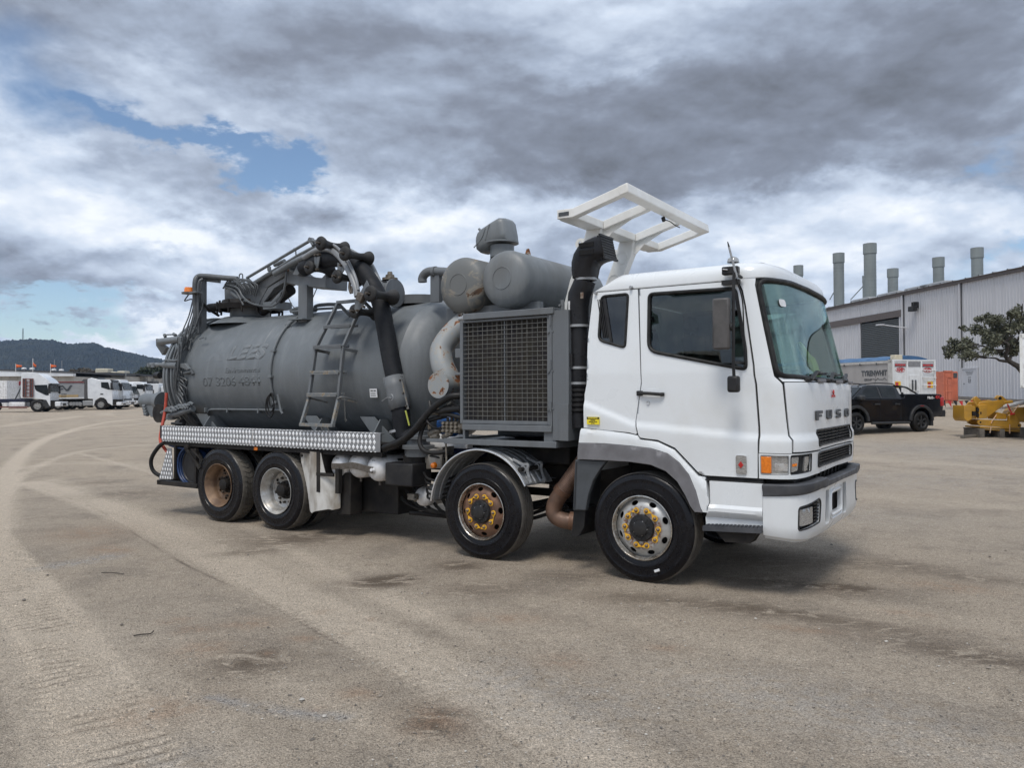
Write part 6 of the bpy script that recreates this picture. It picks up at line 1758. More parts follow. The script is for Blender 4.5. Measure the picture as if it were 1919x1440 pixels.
# ================================================================== GROUND
def gp(px,py):
 """where the photograph's point meets the yard surface"""
 d=ray(px,py);o=Vector((0,0,CAM_H));t=0.5
 while t<400:
  p=o+d*t
  if p.z<=ground_z(p.x,p.y):return(p.x,p.y)
  t*=1.002
 return(p.x,p.y)
def make_ground():
 az=np.concatenate([np.linspace(-180,-44,14)[:-1],np.linspace(-44,44,760),np.linspace(44,180,14)[1:]])
 rr=np.concatenate([[0.0,1.0,2.0,2.8],np.geomspace(3.3,60,620),np.geomspace(64,2400,34)])
 A,Rr=np.meshgrid(np.radians(az),rr)
 X=Rr*np.sin(A);Y=Rr*np.cos(A)
 vg=np.vectorize(ground_z)
 Z=vg(X,Y)
 sh=X.shape
 def seg_dist(poly):
  best=np.full(sh,1e9);arc=np.zeros(sh);side=np.zeros(sh);acc=0
  for(ax,ay),(bx,by)in zip(poly,poly[1:]):
   dx,dy=bx-ax,by-ay;L=math.hypot(dx,dy)
   t=np.clip(((X-ax)*dx+(Y-ay)*dy)/(L*L),0,1)
   qx,qy=X-(ax+dx*t),Y-(ay+dy*t)
   d=np.hypot(qx,qy);m_=d<best
   best=np.where(m_,d,best);arc=np.where(m_,acc+t*L,arc)
   side=np.where(m_,(dx*qy-dy*qx)/L,side)
   acc+=L
  return best,arc,side
 def sm(pts,n=8):return[(p.x,p.y)for p in smoothpath([(a,b,0)for a,b in pts],n)]
 light=np.zeros(sh);damp_shade=np.zeros(sh);clay=np.zeros(sh);loose=np.zeros(sh);H=np.zeros(sh)
 def band(pxs,width,amt,soft=0.5):
  d,a,s=seg_dist(sm([gp(*p)for p in pxs]))
  return amt*np.clip((width-d)/(width*soft),0,1),d,a,s
  # tread-printed track in the near left corner
 b,d,a,s=band([(-60,960),(0,1040),(60,1130),(120,1225),(180,1320),(230,1440),(260,1560)],0.30,1.0,0.25)
 light+=0.9*b
 vn=np.vectorize(lambda u,w_:mnoise.noise(Vector((u*2.2,w_*2.2,1))))
 near_=b>0
 brk_=np.zeros(sh);brk_[near_]=np.clip(0.85+1.9*vn(X[near_],Y[near_]),0,1)
 chev=brk_*np.sin((a*2*PI/0.105)+np.abs(s)*5.0)
 H+=b*(0.013*np.clip(chev,-0.3,0.6))-0.008*b
 light-=1.3*b*np.clip(-chev-0.1,0,1)
 b,d,a,s=band([(-60,1120),(0,1200),(60,1320),(95,1440),(110,1560)],0.16,1.0,0.4)
 light+=0.5*b;H-=0.010*b
 # long diagonal track with a sharp groove
 b,d,a,s=band([(60,905),(185,948),(330,1010),(480,1085),(620,1150),(760,1225),(950,1325),(1150,1450),(1250,1540)],0.34,1.0,0.5)
 light+=0.8*b;H-=0.006*b
 b,d,a,s=band([(120,930),(185,955),(320,1042),(465,1112),(600,1185),(720,1255),(900,1350),(1030,1440)],0.035,1.0,0.9)
 brk_=np.clip(0.55+0.6*np.sin(a*1.7)*np.sin(a*4.1+1),0,1);light-=0.55*b*brk_;H-=0.006*b*brk_
 b,d,a,s=band([(150,935),(230,972),(380,1062),(530,1142),(650,1205),(790,1285),(960,1380),(1060,1450)],0.10,1.0,0.6)
 tr=np.sin(a*2*PI/0.09);light+=0.3*b*tr;H+=0.003*b*tr
 # older tracks curving away to the left and behind the tanker
 for pts,w,amt in(([(0,990),(6,930),(30,870),(90,820),(200,792),(300,783)],0.32,0.7),([(-20,1100),(-10,960),(10,890),(60,838),(150,806),(290,792)],0.25,0.5),([(260,1180),(420,1240),(640,1330),(900,1460)],0.22,0.35),([(0,880),(150,868),(320,880),(420,960)],0.5,0.35),([(0,800),(140,782),(280,772)],0.8,0.4),([(500,1010),(700,1080),(1000,1180),(1500,1330),(1919,1440)],0.35,0.30),([(-40,1010),(60,1080),(200,1200),(360,1330),(480,1460)],0.2,0.45),([(100,900),(260,960),(480,1040),(800,1150)],0.3,0.5),([(150,850),(330,900),(420,960),(600,1060),(900,1200)],0.16,0.45),([(0,930),(60,880),(160,845),(330,830)],0.22,0.6),([(900,1100),(1200,1170),(1600,1260),(1919,1320)],0.25,0.25),([(1400,1080),(1600,1130),(1919,1180)],0.3,0.25),([(1650,930),(1800,945),(1950,950)],0.6,0.3),([(1620,860),(1919,880)],0.8,0.35)):
  b,d,a,s=band(pts,w,amt,0.8);light+=b
  H-=0.003*b
  # wet or oily patches and painted shade under the truck, reddish clay, loose blue metal
 def spot(px,py,rx,ry,rot=0.0):
  cx,cy=gp(px,py)
  v=Vector((cx,cy)).normalized();ux,uy=v.y,-v.x
  e1=(X-cx)*ux+(Y-cy)*uy;e2=(X-cx)*v.x+(Y-cy)*v.y
  c,s_=math.cos(rot),math.sin(rot)
  f1=e1*c+e2*s_;f2=-e1*s_+e2*c
  return np.exp(-((f1/rx)**2+(f2/ry)**2))
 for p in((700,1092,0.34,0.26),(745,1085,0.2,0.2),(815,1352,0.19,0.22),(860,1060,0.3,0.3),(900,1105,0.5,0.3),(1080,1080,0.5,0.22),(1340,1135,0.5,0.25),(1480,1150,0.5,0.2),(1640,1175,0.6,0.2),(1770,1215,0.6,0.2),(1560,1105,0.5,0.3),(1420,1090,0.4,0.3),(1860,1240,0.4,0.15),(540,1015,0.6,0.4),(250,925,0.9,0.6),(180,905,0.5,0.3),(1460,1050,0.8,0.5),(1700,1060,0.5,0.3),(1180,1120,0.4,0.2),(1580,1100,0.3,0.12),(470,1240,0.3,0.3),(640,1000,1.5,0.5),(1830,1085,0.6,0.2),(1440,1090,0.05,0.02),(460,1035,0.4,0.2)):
  damp_shade+=spot(*p)*(1.0 if p[2]<0.4 else 0.6)
 for p in((330,1163,0.12,0.1),(362,1180,0.14,0.1),(470,1168,0.22,0.16),(225,1034,0.14,0.2),(190,1030,0.2,0.3),(165,1000,0.5,0.6),(595,1332,0.05,0.05),(672,1300,0.13,0.1),(570,1195,0.12,0.1),(605,1146,0.08,0.06),(700,1160,0.06,0.05),(645,1186,0.05,0.04),(815,1352,0.2,0.22),(380,1215,0.2,0.2),(500,1225,0.05,0.05),(1500,1180,0.3,0.1),(1250,1215,0.15,0.08),(950,1160,0.3,0.15),(1050,1240,0.2,0.15),(300,1330,0.3,0.2),(1780,1100,0.4,0.2),(1700,1150,0.2,0.1)):
  clay+=spot(*p)
 b,d,a,s=band([(380,1305),(450,1318),(540,1335),(640,1345)],0.10,1.0,0.9);loose+=b
 b,d,a,s=band([(90,1062),(160,1052),(210,1042)],0.25,1.0,0.9);loose+=b
 for p in((300,1430,0.3,0.2),(940,1270,0.3,0.4),(1700,900,3.0,2.0),(1850,860,4,3),(1500,960,1.5,1.0),(1750,840,4,2),(1100,1330,0.5,0.5),(1750,1380,0.7,0.4),(1450,1300,0.6,0.4)):
  loose+=0.5*spot(*p)
  # small relief everywhere near
 q1=np.zeros(sh)
 fine_=Rr<40
 for i in range(sh[0]):
  if rr[i]>40 or rr[i]<3:continue
  for j in range(0,sh[1]):
   q1[i,j]=mnoise.noise(Vector((X[i,j]*1.3,Y[i,j]*1.3,0)))*0.008+mnoise.noise(Vector((X[i,j]*9,Y[i,j]*9,3)))*0.0025
 H+=q1
 # flat where wheels and other things stand
 Z=Z+np.where(Rr<45,H,0)-0.004
 nr,nc=sh
 co=np.stack([X,Y,Z],-1).reshape(-1,3)
 idx=np.arange(nr*nc).reshape(nr,nc)
 f=np.stack([idx[:-1,:-1],idx[:-1,1:],idx[1:,1:],idx[1:,:-1]],-1).reshape(-1,4)
 me=bpy.data.meshes.new('ground')
 me.vertices.add(len(co));me.vertices.foreach_set('co',co.astype(np.float32).ravel())
 me.loops.add(f.size);me.loops.foreach_set('vertex_index',f[:,::-1].astype(np.int32).ravel())
 me.polygons.add(len(f));me.polygons.foreach_set('loop_start',np.arange(0,f.size,4,dtype=np.int32))
 me.update(calc_edges=True)
 me.shade_smooth()
 ca=me.color_attributes.new('marks','FLOAT_COLOR','POINT')
 arr=np.stack([np.clip(light*0.5+0.5,0,1),np.clip(damp_shade,0,1),np.clip(clay,0,1),np.clip(loose,0,1)],-1).reshape(-1,4).astype(np.float32)
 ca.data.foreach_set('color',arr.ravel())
 o=bpy.data.objects.new('ground',me);C.objects.link(o)
 m,g,out=new_mat('gravel yard')
 co_=obco(g)
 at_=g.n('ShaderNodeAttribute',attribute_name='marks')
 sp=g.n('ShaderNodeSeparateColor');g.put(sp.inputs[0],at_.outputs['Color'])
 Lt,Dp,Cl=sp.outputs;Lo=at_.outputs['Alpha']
 nb=g.noise(co_,0.16,5,0.6,0.5)
 nm=g.noise(co_,1.1,8,0.62,0.4)
 nf=g.noise(co_,9.0,8,0.7)
 nff=g.noise(co_,60.0,5,0.75)
 col=g.mix(g.step(nb,0.3,0.7),(0.390,0.330,0.262),(0.425,0.352,0.272))
 col=g.mix(g.m('MULTIPLY',g.step(nm,0.46,0.66),0.75),col,(0.290,0.245,0.196))
 col=g.mix(g.m('MULTIPLY',g.step(nf,0.50,0.66),0.4),col,(0.480,0.408,0.325))
 col=g.mix(g.m('MULTIPLY',g.step(nf,0.46,0.34),0.5),col,(0.275,0.222,0.168))
 lt=g.m('MULTIPLY',g.m('SUBTRACT',Lt,0.5),g.lin(nf,0.3,0.7,0.6,1.5))
 col=g.mix(g.m('MULTIPLY',g.m('MAXIMUM',lt,0.0),2.1),col,(0.550,0.465,0.368))
 col=g.mix(g.m('MULTIPLY',g.m('MAXIMUM',g.m('MULTIPLY',lt,-1.0),0.0),2.6),col,(0.100,0.078,0.060))
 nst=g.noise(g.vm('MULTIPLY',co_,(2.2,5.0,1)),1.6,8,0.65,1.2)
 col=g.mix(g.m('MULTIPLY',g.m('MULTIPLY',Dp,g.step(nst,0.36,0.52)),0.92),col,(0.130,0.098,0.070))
 col=g.mix(g.m('MULTIPLY',g.m('MULTIPLY',Cl,g.step(nf,0.38,0.56)),0.55),col,(0.330,0.215,0.140))
 def stones(scale,keep):
  vor=g.n('ShaderNodeTexVoronoi');g.put(vor.inputs['Vector'],co_);vor.inputs['Scale'].default_value=scale
  vc=g.n('ShaderNodeSeparateColor');g.put(vc.inputs[0],vor.outputs['Color'])
  mk=g.m('MULTIPLY',g.step(vor.outputs['Distance'],0.44,0.30),g.step(vc.outputs[1],keep,keep+0.08))
  return mk,vc.outputs[0],vor.outputs['Distance']
 m1,c1,h1=stones(34.0,0.78)
 m2,c2,h2=stones(75.0,0.5)
 m3,c3,h3=stones(170.0,0.2)
 v_=g.lin(c3,0,1,0.62,1.36)
 v_=g.m('MULTIPLY',v_,g.m('ADD',1.0,g.m('MULTIPLY',g.m('MULTIPLY',m2,g.m('SUBTRACT',c2,0.45)),g.m('ADD',0.9,Lo))))
 v_=g.m('MULTIPLY',v_,g.m('ADD',1.0,g.m('MULTIPLY',g.m('MULTIPLY',m1,g.m('SUBTRACT',c1,0.42)),g.m('ADD',0.7,Lo))))
 v_=g.m('MULTIPLY',v_,g.lin(nff,0.3,0.7,0.78,1.2))
 col=g.mix(g.m('MULTIPLY',g.m('MULTIPLY',Lo,g.step(nf,0.36,0.6)),0.7),col,(0.335,0.325,0.315))
 col=g.mix(1.0,col,g.xyz(v_,v_,v_),'MULTIPLY')
 hgt=g.m('ADD',g.m('MULTIPLY',g.m('SUBTRACT',0.5,h2),g.m('ADD',0.3,m2)),g.m('MULTIPLY',g.m('SUBTRACT',0.5,h1),m1))
 hgt=g.m('ADD',hgt,g.m('ADD',g.m('MULTIPLY',nff,1.1),g.m('MULTIPLY',g.m('SUBTRACT',0.5,h3),0.4)))
 hgt=g.m('ADD',hgt,g.m('MULTIPLY',nf,2.0))
 rough=g.lin(g.m('MULTIPLY',Dp,g.step(nst,0.42,0.6)),0,1,0.95,0.7)
 bsdf(g,out,col,rough,0,0,hgt,0.25,1.0,0.016)
 me.materials.append(m)
 tag(o,kind='structure')
 return o
make_ground()
# stones lying loose on the surface: far too many to count
def pebbles():
 r=np.random.RandomState(5)
 V=[];F=[]
 base=np.array([[0,0,1],[1,0,0.1],[0.3,0.9,0],[-0.8,0.55,0.1],[-0.8,-0.55,0],[0.3,-0.95,0.1],[0,0,-0.6]])
 fs=[(0,1,2),(0,2,3),(0,3,4),(0,4,5),(0,5,1),(6,2,1),(6,3,2),(6,4,3),(6,5,4),(6,1,5)]
 cols=[]
 n=0
 for k in range(15000):
  d=3.4*math.exp(r.rand()**1.25*math.log(22/3.4));a=R(r.uniform(-38,38))
  x,y=d*math.sin(a),d*math.cos(a)
  s=0.0030+0.006*r.rand()**3
  if r.rand()<0.006:s=r.uniform(0.010,0.022)
  if mnoise.noise(Vector((x*0.7,y*0.7,5)))<-0.15 and r.rand()<0.7:continue
  rot=r.rand()*6.28;c,q=math.cos(rot),math.sin(rot)
  b=base*(1+r.uniform(-0.25,0.25,base.shape))*np.array([s,s*r.uniform(0.6,1),s*r.uniform(0.4,0.8)])
  b=np.stack([b[:,0]*c-b[:,1]*q+x,b[:,0]*q+b[:,1]*c+y,b[:,2]+ground_z(x,y)+s*0.05],-1)
  V.append(b);F+=[(i+n,j+n,l+n)for i,j,l in fs];n+=7
 me=bpy.data.meshes.new('loose_stones');me.from_pydata(np.concatenate(V).tolist(),[],F)
 m,g,out=new_mat('loose stone')
 co=obco(g)
 ra=g.n('ShaderNodeNewGeometry').outputs['Random Per Island']
 rp=g.n('ShaderNodeValToRGB');g.put(rp.inputs[0],ra)
 e=rp.color_ramp.elements;e[0].color=(0.10,0.09,0.08,1);e[1].color=(0.52,0.49,0.44,1)
 e2=e.new(0.6);e2 .color=(0.26,0.225,0.185,1)
 bsdf(g,out,rp.outputs[0],0.9)
 me.materials.append(m)
 o=bpy.data.objects.new('loose_stones',me);C.objects.link(o)
 tag(o,'small pale and dark stones scattered over the gravel yard','stones',kind='stuff')
pebbles()
g0=gp(566,1315)
st=MB();st.add([(g0[0]+0.018*a,g0[1]+0.015*b,ground_z(*g0)+0.014*c+0.004)for a,b,c in((0,0,1),(1,0,.3),(.4,.9,0),(-.8,.6,.3),(-.9,-.5,0),(.3,-1,.3),(0,0,-.6))],[(0,1,2),(0,2,3),(0,3,4),(0,4,5),(0,5,1),(6,2,1),(6,3,2),(6,4,3),(6,5,4),(6,1,5)])
tag(st.build('stone',simple('pale stone',(0.5,0.48,0.44),None,0.9),smooth=False),'largest pale stone lying in the gravel in the foreground below the middle','stone')
a,b=gp(250,1194),gp(288,1187)
tg=MB().tube(smoothpath([(a[0],a[1],0.006),((a[0]+b[0])/2,(a[1]+b[1])/2-0.02,0.008),((a[0]+b[0])/2+0.05,(a[1]+b[1])/2-0.005,0.008),(b[0],b[1],0.012)],5),0.004,6)
tag(tg.build('twig',M['under']),'thin dark twig lying on the gravel left of the foreground track','twig')
a,b=gp(190,1075),gp(232,1078)
tg=MB().tube(smoothpath([(a[0],a[1],0.004),((a[0]+b[0])/2,(a[1]+b[1])/2+0.02,0.006),(b[0],b[1],0.006)],5),0.003,6)
tag(tg.build('twig',M['under']),'faint brown twig farther back on the gravel, near the left tyre tracks','twig')
# ================================================================== HILL
def make_hill():
 prof=[(-500,672),(-300,655),(-150,646),(0,641),(60,637),(100,638),(125,645),(150,644),(177,642),(200,652),(233,660),(270,668),(300,675),(380,690),(480,706),(600,716),(900,722),(1400,726),(2400,728)]
 Yr=1500.0
 ncol,nrow=900,150
 m=MB()
 pxs=np.linspace(-450,2300,ncol)
 # denser to the left where the hill shows
 u=np.linspace(0,1,ncol);pxs=-420+2700*np.where(u<0.72,u/0.72*0.29,0.29+(u-0.72)/0.28*0.71)
 V=[]
 for i,px in enumerate(pxs):
  py=np.interp(px,[p[0]for p in prof],[p[1]for p in prof])
  top=at(px,py,Yr)
  for j in range(nrow):
   v=j/(nrow-1)
   Yy=800+900*v
   k=math.sin(min(1.0,v/0.78)*PI/2)**1.15 if v<0.78 else math.cos((v-0.78)/0.22*PI/2)
   z=2+(top.z-2)*k*Yy/Yr
   x=top.x*Yy/Yr
   n=mnoise.noise(Vector((x/90,Yy/90,0)))*14*k+mnoise.noise(Vector((x/28,Yy/28,4)))*4*k
   t=mnoise.noise(Vector((x/7.0,Yy/7.0,9)))
   t2=mnoise.noise(Vector((x/3.2,Yy/3.2,2)))
   z+=(n*(0.25 if 0.6<v<0.95 else 1.0))+(abs(t)*6.0+abs(t2)*3.0-2.2)*(1.0)
   V.append((x,Yy,z))
 F=[(i*nrow+j,(i+1)*nrow+j,(i+1)*nrow+j+1,i*nrow+j+1)for i in range(ncol-1)for j in range(nrow-1)]
 me=bpy.data.meshes.new('hill');me.from_pydata(V,[],F)
 m_,g,out=new_mat('forested hill')
 co=obco(g)
 n1=g.noise(co,0.012,5,0.6);n2=g.noise(co,0.16,5,0.65);n3=g.noise(co,0.9,3,0.6)
 col=g.mix(g.step(n2,0.35,0.68),(0.026,0.032,0.038),(0.052,0.060,0.064))
 col=g.mix(g.m('MULTIPLY',g.step(n1,0.42,0.7),0.5),col,(0.070,0.075,0.062))
 col=g.mix(g.m('MULTIPLY',g.step(n3,0.5,0.7),0.3),col,(0.020,0.028,0.026))
 bsdf(g,out,col,1.0,spec=0.0)
 me.materials.append(m_)
 o=bpy.data.objects.new('hill',me);C.objects.link(o)
 tag(o,kind='structure')
make_hill()
def mast():
 t=at(43,641,1480);b=MB();h=26
 for s in((-1,-1),(1,-1),(1,1),(-1,1)):b.bar((t.x+s[0]*1.6,t.y+s[1]*1.6,t.z-12),(t.x+s[0]*0.3,t.y+s[1]*0.3,t.z+h),0.35,0.35)
 for k in range(7):
  z=t.z-6+k*4.4;w=1.5-0.16*k
  b.bar((t.x-w,t.y-w,z),(t.x+w,t.y-w,z+2.2),0.25,0.25).bar((t.x+w,t.y-w,z+2.2),(t.x-w,t.y-w,z+4.4),0.25,0.25)
 tag(b.build('radio_mast',M['guard']),'thin lattice radio mast on the crest of the distant hill','mast')
mast()
# ---- foliage
def leafy(name,mat_,parent,blobs,count,size,seed=1,flat=0.0):
 r=np.random.RandomState(seed)
 V=[];F=[];n=0
 w=np.array([b[3]**2 for b in blobs]);w/=w.sum()
 ch=r.choice(len(blobs),count,p=w)
 for k in ch:
  cx,cy,cz,rad=blobs[k][:4]
  d=r.normal(size=3);d/=np.linalg.norm(d)
  rr_=rad*(0.35+0.95*r.rand()**0.8)
  c=np.array([cx,cy,cz])+d*rr_*np.array([1,1,0.78])
  s=size*r.uniform(0.6,1.3)
  a=r.normal(size=3);a/=np.linalg.norm(a);b=np.cross(a,r.normal(size=3));b/=np.linalg.norm(b)
  V+=[tuple(c-a*s),tuple(c-b*s*0.45),tuple(c+a*s),tuple(c+b*s*0.45)]
  F.append((n,n+1,n+2,n+3));n+=4
 me=bpy.data.meshes.new(name);me.from_pydata(V,[],F);me.materials.append(mat_)
 o=bpy.data.objects.new(name,me);C.objects.link(o)
 if parent is not None:o.parent=parent
 return o
def leafmat(name,c1,c2):
 m,g,out=new_mat(name)
 ra=g.n('ShaderNodeNewGeometry').outputs['Random Per Island']
 co=obco(g)
 col=g.mix(ra,c1,c2)
 col=g.mix(g.m('MULTIPLY',g.step(g.noise(co,1.2,4),0.4,0.65),0.5),col,tuple(x*1.5 for x in c2))
 b=bsdf(g,out,col,0.6,spec=0.3)
 b.inputs['Transmission Weight'].default_value=0.0
 return m
M['leaf']=leafmat('dull green leaf',(0.050,0.054,0.036),(0.125,0.128,0.086))
M['leaf_far']=leafmat('far dark leaf',(0.020,0.028,0.018),(0.055,0.064,0.042))
M['bark']=simple('dark bark',(0.05,0.042,0.036),(0.028,0.024,0.02),0.9,0,8,bump=0.5)
# ================================================================== WAREHOUSE, right
def corrugated(name,c1,c2,rough=0.5):
 m,g,out=new_mat(name)
 co=obco(g)
 n1=g.noise(g.vm('MULTIPLY',co,(2.5,2.5,0.16)),1.0,7,0.6,0.3);n2=g.noise(co,0.35,4,0.6);n3=g.noise(co,8.0,6,0.7)
 col=g.mix(g.m('MULTIPLY',g.step(n1,0.42,0.75),0.6),c1,c2)
 col=g.mix(g.m('MULTIPLY',g.step(n2,0.45,0.75),0.4),col,tuple(x*0.86 for x in c2))
 col=g.mix(g.m('MULTIPLY',g.step(n3,0.62,0.72),0.35),col,(0.24,0.20,0.18))
 bsdf(g,out,col,rough,0.0)
 return m
M['wall_sheet']=corrugated('weathered pale wall sheet',(0.50,0.505,0.53),(0.43,0.435,0.455))
M['trim_brown']=simple('brown flashing',(0.105,0.085,0.078),(0.075,0.062,0.058),0.5)
M['shutter']=corrugated('charcoal roller shutter',(0.075,0.085,0.090),(0.095,0.104,0.108))
M['stack']=corrugated('grey green flue',(0.20,0.225,0.225),(0.15,0.165,0.165))
M['roof_sheet']=corrugated('grey roof sheet',(0.27,0.28,0.29),(0.22,0.225,0.23))
def warehouse():
 P0=Vector((34.6,58.0));dv=Vector((-0.127,1.0)).normalized()
 nv=Vector((-dv.y,dv.x))
 if nv.dot(-P0)<0:nv=-nv
 rz=math.atan2(dv.y,dv.x)
 zb=ground_z(34,58)-0.02
 w=empty('warehouse',(P0 .x,P0 .y,zb),rz)
 tag(w,'large corrugated steel warehouse with a charcoal roller door and brown roof trim at the right','building')
 # own axes: x along the wall away from the viewer, y out of the yard side is -y or +y
 sgn=1.0 if Vector((-math.sin(rz),math.cos(rz))).dot(nv)>0 else-1.0
 Y=lambda d:sgn*d
 H=0.0
 def Hx(x):return 8.95
 # where things sit along the wall, sighted from the photograph
 def along(px):
  d=ray(px,700);
  a=Vector((d.x,d.y));t=(P0 .dot(nv))/a.dot(nv)
  q=a*t-P0
  return q.dot(dv)
 def zat(px,py):
  d=ray(px,py);a=Vector((d.x,d.y));t=(P0 .dot(nv))/a.dot(nv)
  return CAM_H+d.z*t-zb
 xs={k:along(k)for k in(1556,1611,1613,1689,1696,1702,1804,1919,1768,1832,1807)}
 zt=(zat(1560,577)+zat(1900,503))/2
 x_far,x_near=along(1500),along(1990)-6
 dl,dr_=xs[1613],xs[1689]
 zdoor=zat(1650,600)
 edges=[x_near,along(1990),along(1804),xs[1696],dr_]
 pitch=0.30
 def ribs(xa,xb,z0,z1):
  m=MB();n=int(abs(xb-xa)/pitch);lo=min(xa,xb)
  pts=[(lo,0)]
  for k in range(n):
   x=lo+k*pitch
   pts+=[(x+0.09,0.0),(x+0.115,0.035),(x+0.165,0.035),(x+0.19,0.0)]
  pts.append((max(xa,xb),0))
  V=[(x,Y(y),z)for z in(z0,z1)for x,y in pts]
  k=len(pts)
  V+=[(lo,Y(-0.15),z0),(max(xa,xb),Y(-0.15),z0),(lo,Y(-0.15),z1),(max(xa,xb),Y(-0.15),z1)]
  F=[(i,i+1,i+1+k,i+k)for i in range(k-1)]+[(2*k,2*k+1,2*k+3,2*k+2)]
  return m.add(V,F)
 sh_=[(x_near,along(1804)),(along(1804)+0.06,xs[1696]),(xs[1696]+0.05,dr_+0.02)]
 for a,b in sh_:
  ribs(a,b,-0.3,zt-0.25).build('wall_panel',M['wall_sheet'],w)
 ribs(dr_+0.02,dl-0.02,zdoor+0.55,zt-0.25).build('wall_panel',M['wall_sheet'],w)
 ribs(dl-0.0,x_far+30,-0.3,zdoor+0.02).build('wall_panel',M['wall_sheet'],w)
 ribs(dl-0.0,x_far+30,zdoor+0.55,zt-0.25).build('wall_panel',M['wall_sheet'],w)
 MB().box(*sorted((dr_-0.3,x_far+30)),*sorted((Y(0.05),Y(0.18))),zdoor+0.0,zdoor+0.58).build('door_header',M['trim_brown'],w)
 d_=empty('roller_door',(0,0,0),0,w)
 nsl=42
 proto=None
 for k in range(nsl):
  z0=(zdoor)*k/nsl-0.1;z1=zdoor*(k+1)/nsl-0.1
  if proto is None:
   m=MB();lo,hi=sorted((dl,dr_))
   prof=[(0,-0.05),(0.03,-0.02),(0.05,0.015),((z1-z0)-0.03,0.015),(z1-z0,-0.05)]
   V=[(x,Y(y),z)for x in(lo,hi)for z,y in prof];q=len(prof)
   m.add(V,[(i,i+1,i+1+q,i+q)for i in range(q-1)])
   proto=m.build('slat',M['shutter'],d_,smooth=False);proto.location.z=z0
  else:
   o=proto.copy();C.objects.link(o);o.location.z=z0
 for x in(dl,dr_):
  MB().box(x-0.10,x+0.10,*sorted((Y(-0.05),Y(0.10))),-0.2,zdoor+0.0).build('door_jamb',M['wall_sheet'],w)
  # gutter, fascia, roof, downpipes
 lo,hi=x_near,x_far+30
 MB().box(lo,hi,*sorted((Y(-0.1),Y(0.22))),zt-0.26,zt-0.02).box(lo,hi,*sorted((Y(0.0),Y(0.30))),zt-0.06,zt).build('roof_gutter',M['trim_brown'],w)
 rf=MB()
 n=int((hi-lo)/1.4)
 for k in range(n):
  x=lo+k*1.4
  V=[(x,Y(0.1),zt+0.02),(x+0.5,Y(0.1),zt+0.02),(x+0.55,Y(0.1),zt+0.10),(x+0.65,Y(0.1),zt+0.10),(x+0.7,Y(0.1),zt+0.02),(x+1.4,Y(0.1),zt+0.02)]
  V+=[(a,Y(-22),b+1.2)for a,_,b in V]
  rf.add(V,[(i,i+1,i+7,i+6)for i in range(5)])
 rf.build('roof',M['roof_sheet'],w)
 MB().box(lo,lo+0.15,*sorted((Y(-22),Y(0))),-0.3,zt).box(hi-0.15,hi,*sorted((Y(-22),Y(0))),-0.3,zt).box(lo,hi,*sorted((Y(-22.2),Y(-22))),-0.3,zt+1.1).build('end_wall',M['wall_sheet'],w)
 for px in(1694,1802):
  x=along(px)
  MB().box(x-0.09,x+0.09,*sorted((Y(0.04),Y(0.16))),0.0,zt-0.26).build('downpipe',M['wall_sheet'],w)
  MB().box(x-0.16,x-0.12,*sorted((Y(0.04),Y(0.10))),0.0,zt-0.26).build('wall_joint',M['trim_dark'],w)
  # roof sheets that rise behind the gutter like translucent humps
 for px in(1600,1652,1705,1735):
  x=along(px);o=MB().box(x-1.6,x+1.6,*sorted((Y(-0.6),Y(-2.2))),zt+0.05,zt+0.42).build('roof_vent_cowl',M['roof_sheet'],w,0.12)
  # lamps on the wall
 x=along(1723);z=zat(1723,577)
 MB().box(x-0.35,x+0.35,*sorted((Y(0.35),Y(0.75))),z-0.30,z+0.12).box(x-0.06,x+0.06,*sorted((Y(0.0),Y(0.5))),z,z+0.5).box(x+0.2,x+0.26,*sorted((Y(0.0),Y(0.5))),z,z+0.5).build('flood_lamp',M['black'],w,0.03)
 x=along(1703);z=zat(1703,615)
 MB().tube([(x,Y(0.05),z),(x+1.0,Y(1.7),z+0.35)],0.045,8).box(x+0.85,x+1.35,*sorted((Y(1.6),Y(2.1))),z+0.30,z+0.42).build('arm_lamp',M['wall_sheet'],w)
 # man door with its notice
 xa,xb=along(1832),along(1806);zd=zat(1820,692)
 dm=MB().box(xa,xb,*sorted((Y(0.04),Y(0.085))),0.05,zd).build('personnel_door',M['wall_sheet'],w)
 MB().box(xa-0.12,xb+0.12,*sorted((Y(0.02),Y(0.12))),zd,zd+0.10).box(xa-0.12,xa,*sorted((Y(0.02),Y(0.12))),0,zd).box(xb,xb+0.12,*sorted((Y(0.02),Y(0.12))),0,zd).build('door_frame',M['wall_sheet'],w)
 MB().box(xb-0.12,xb-0.2,*sorted((Y(0.085),Y(0.14))),zd*0.48,zd*0.5).build('door_knob',M['black'],dm)
 wdir=Vector((-1,0,0))if sgn>0 else Vector((1,0,0))
 for body,zz,s in(('50',0.60,0.30),):
  me=text_mesh(body,s*1.1,0.003,0.004,res=1)
  xdir=Vector((-1,0,0));yd=Vector((0,0,1))
  # text must read from the yard
  if(xdir.cross(yd)).dot(Vector((0,Y(1),0)))<0:xdir=-xdir
  put_mesh('door_lettering',me,M['trim_dark'],dm,frame_mtx(((xa+xb)/2,Y(0.089),zd*zz),xdir,yd))
 nt=MB()
 for q_i,(zz,hw)in enumerate(((0.90,0.42),(0.85,0.34),(0.80,0.30),(0.70,0.16),(0.52,0.14))):
  for j in range(5):
   cx=(xa+xb)/2-hw+hw*2*(j+0.5)/5
   nt.box(cx-hw*0.14,cx+hw*0.14,*sorted((Y(0.086),Y(0.091))),zd*zz,zd*zz+0.05)
 nt.build('door_notice',M['trim_dark'],dm)
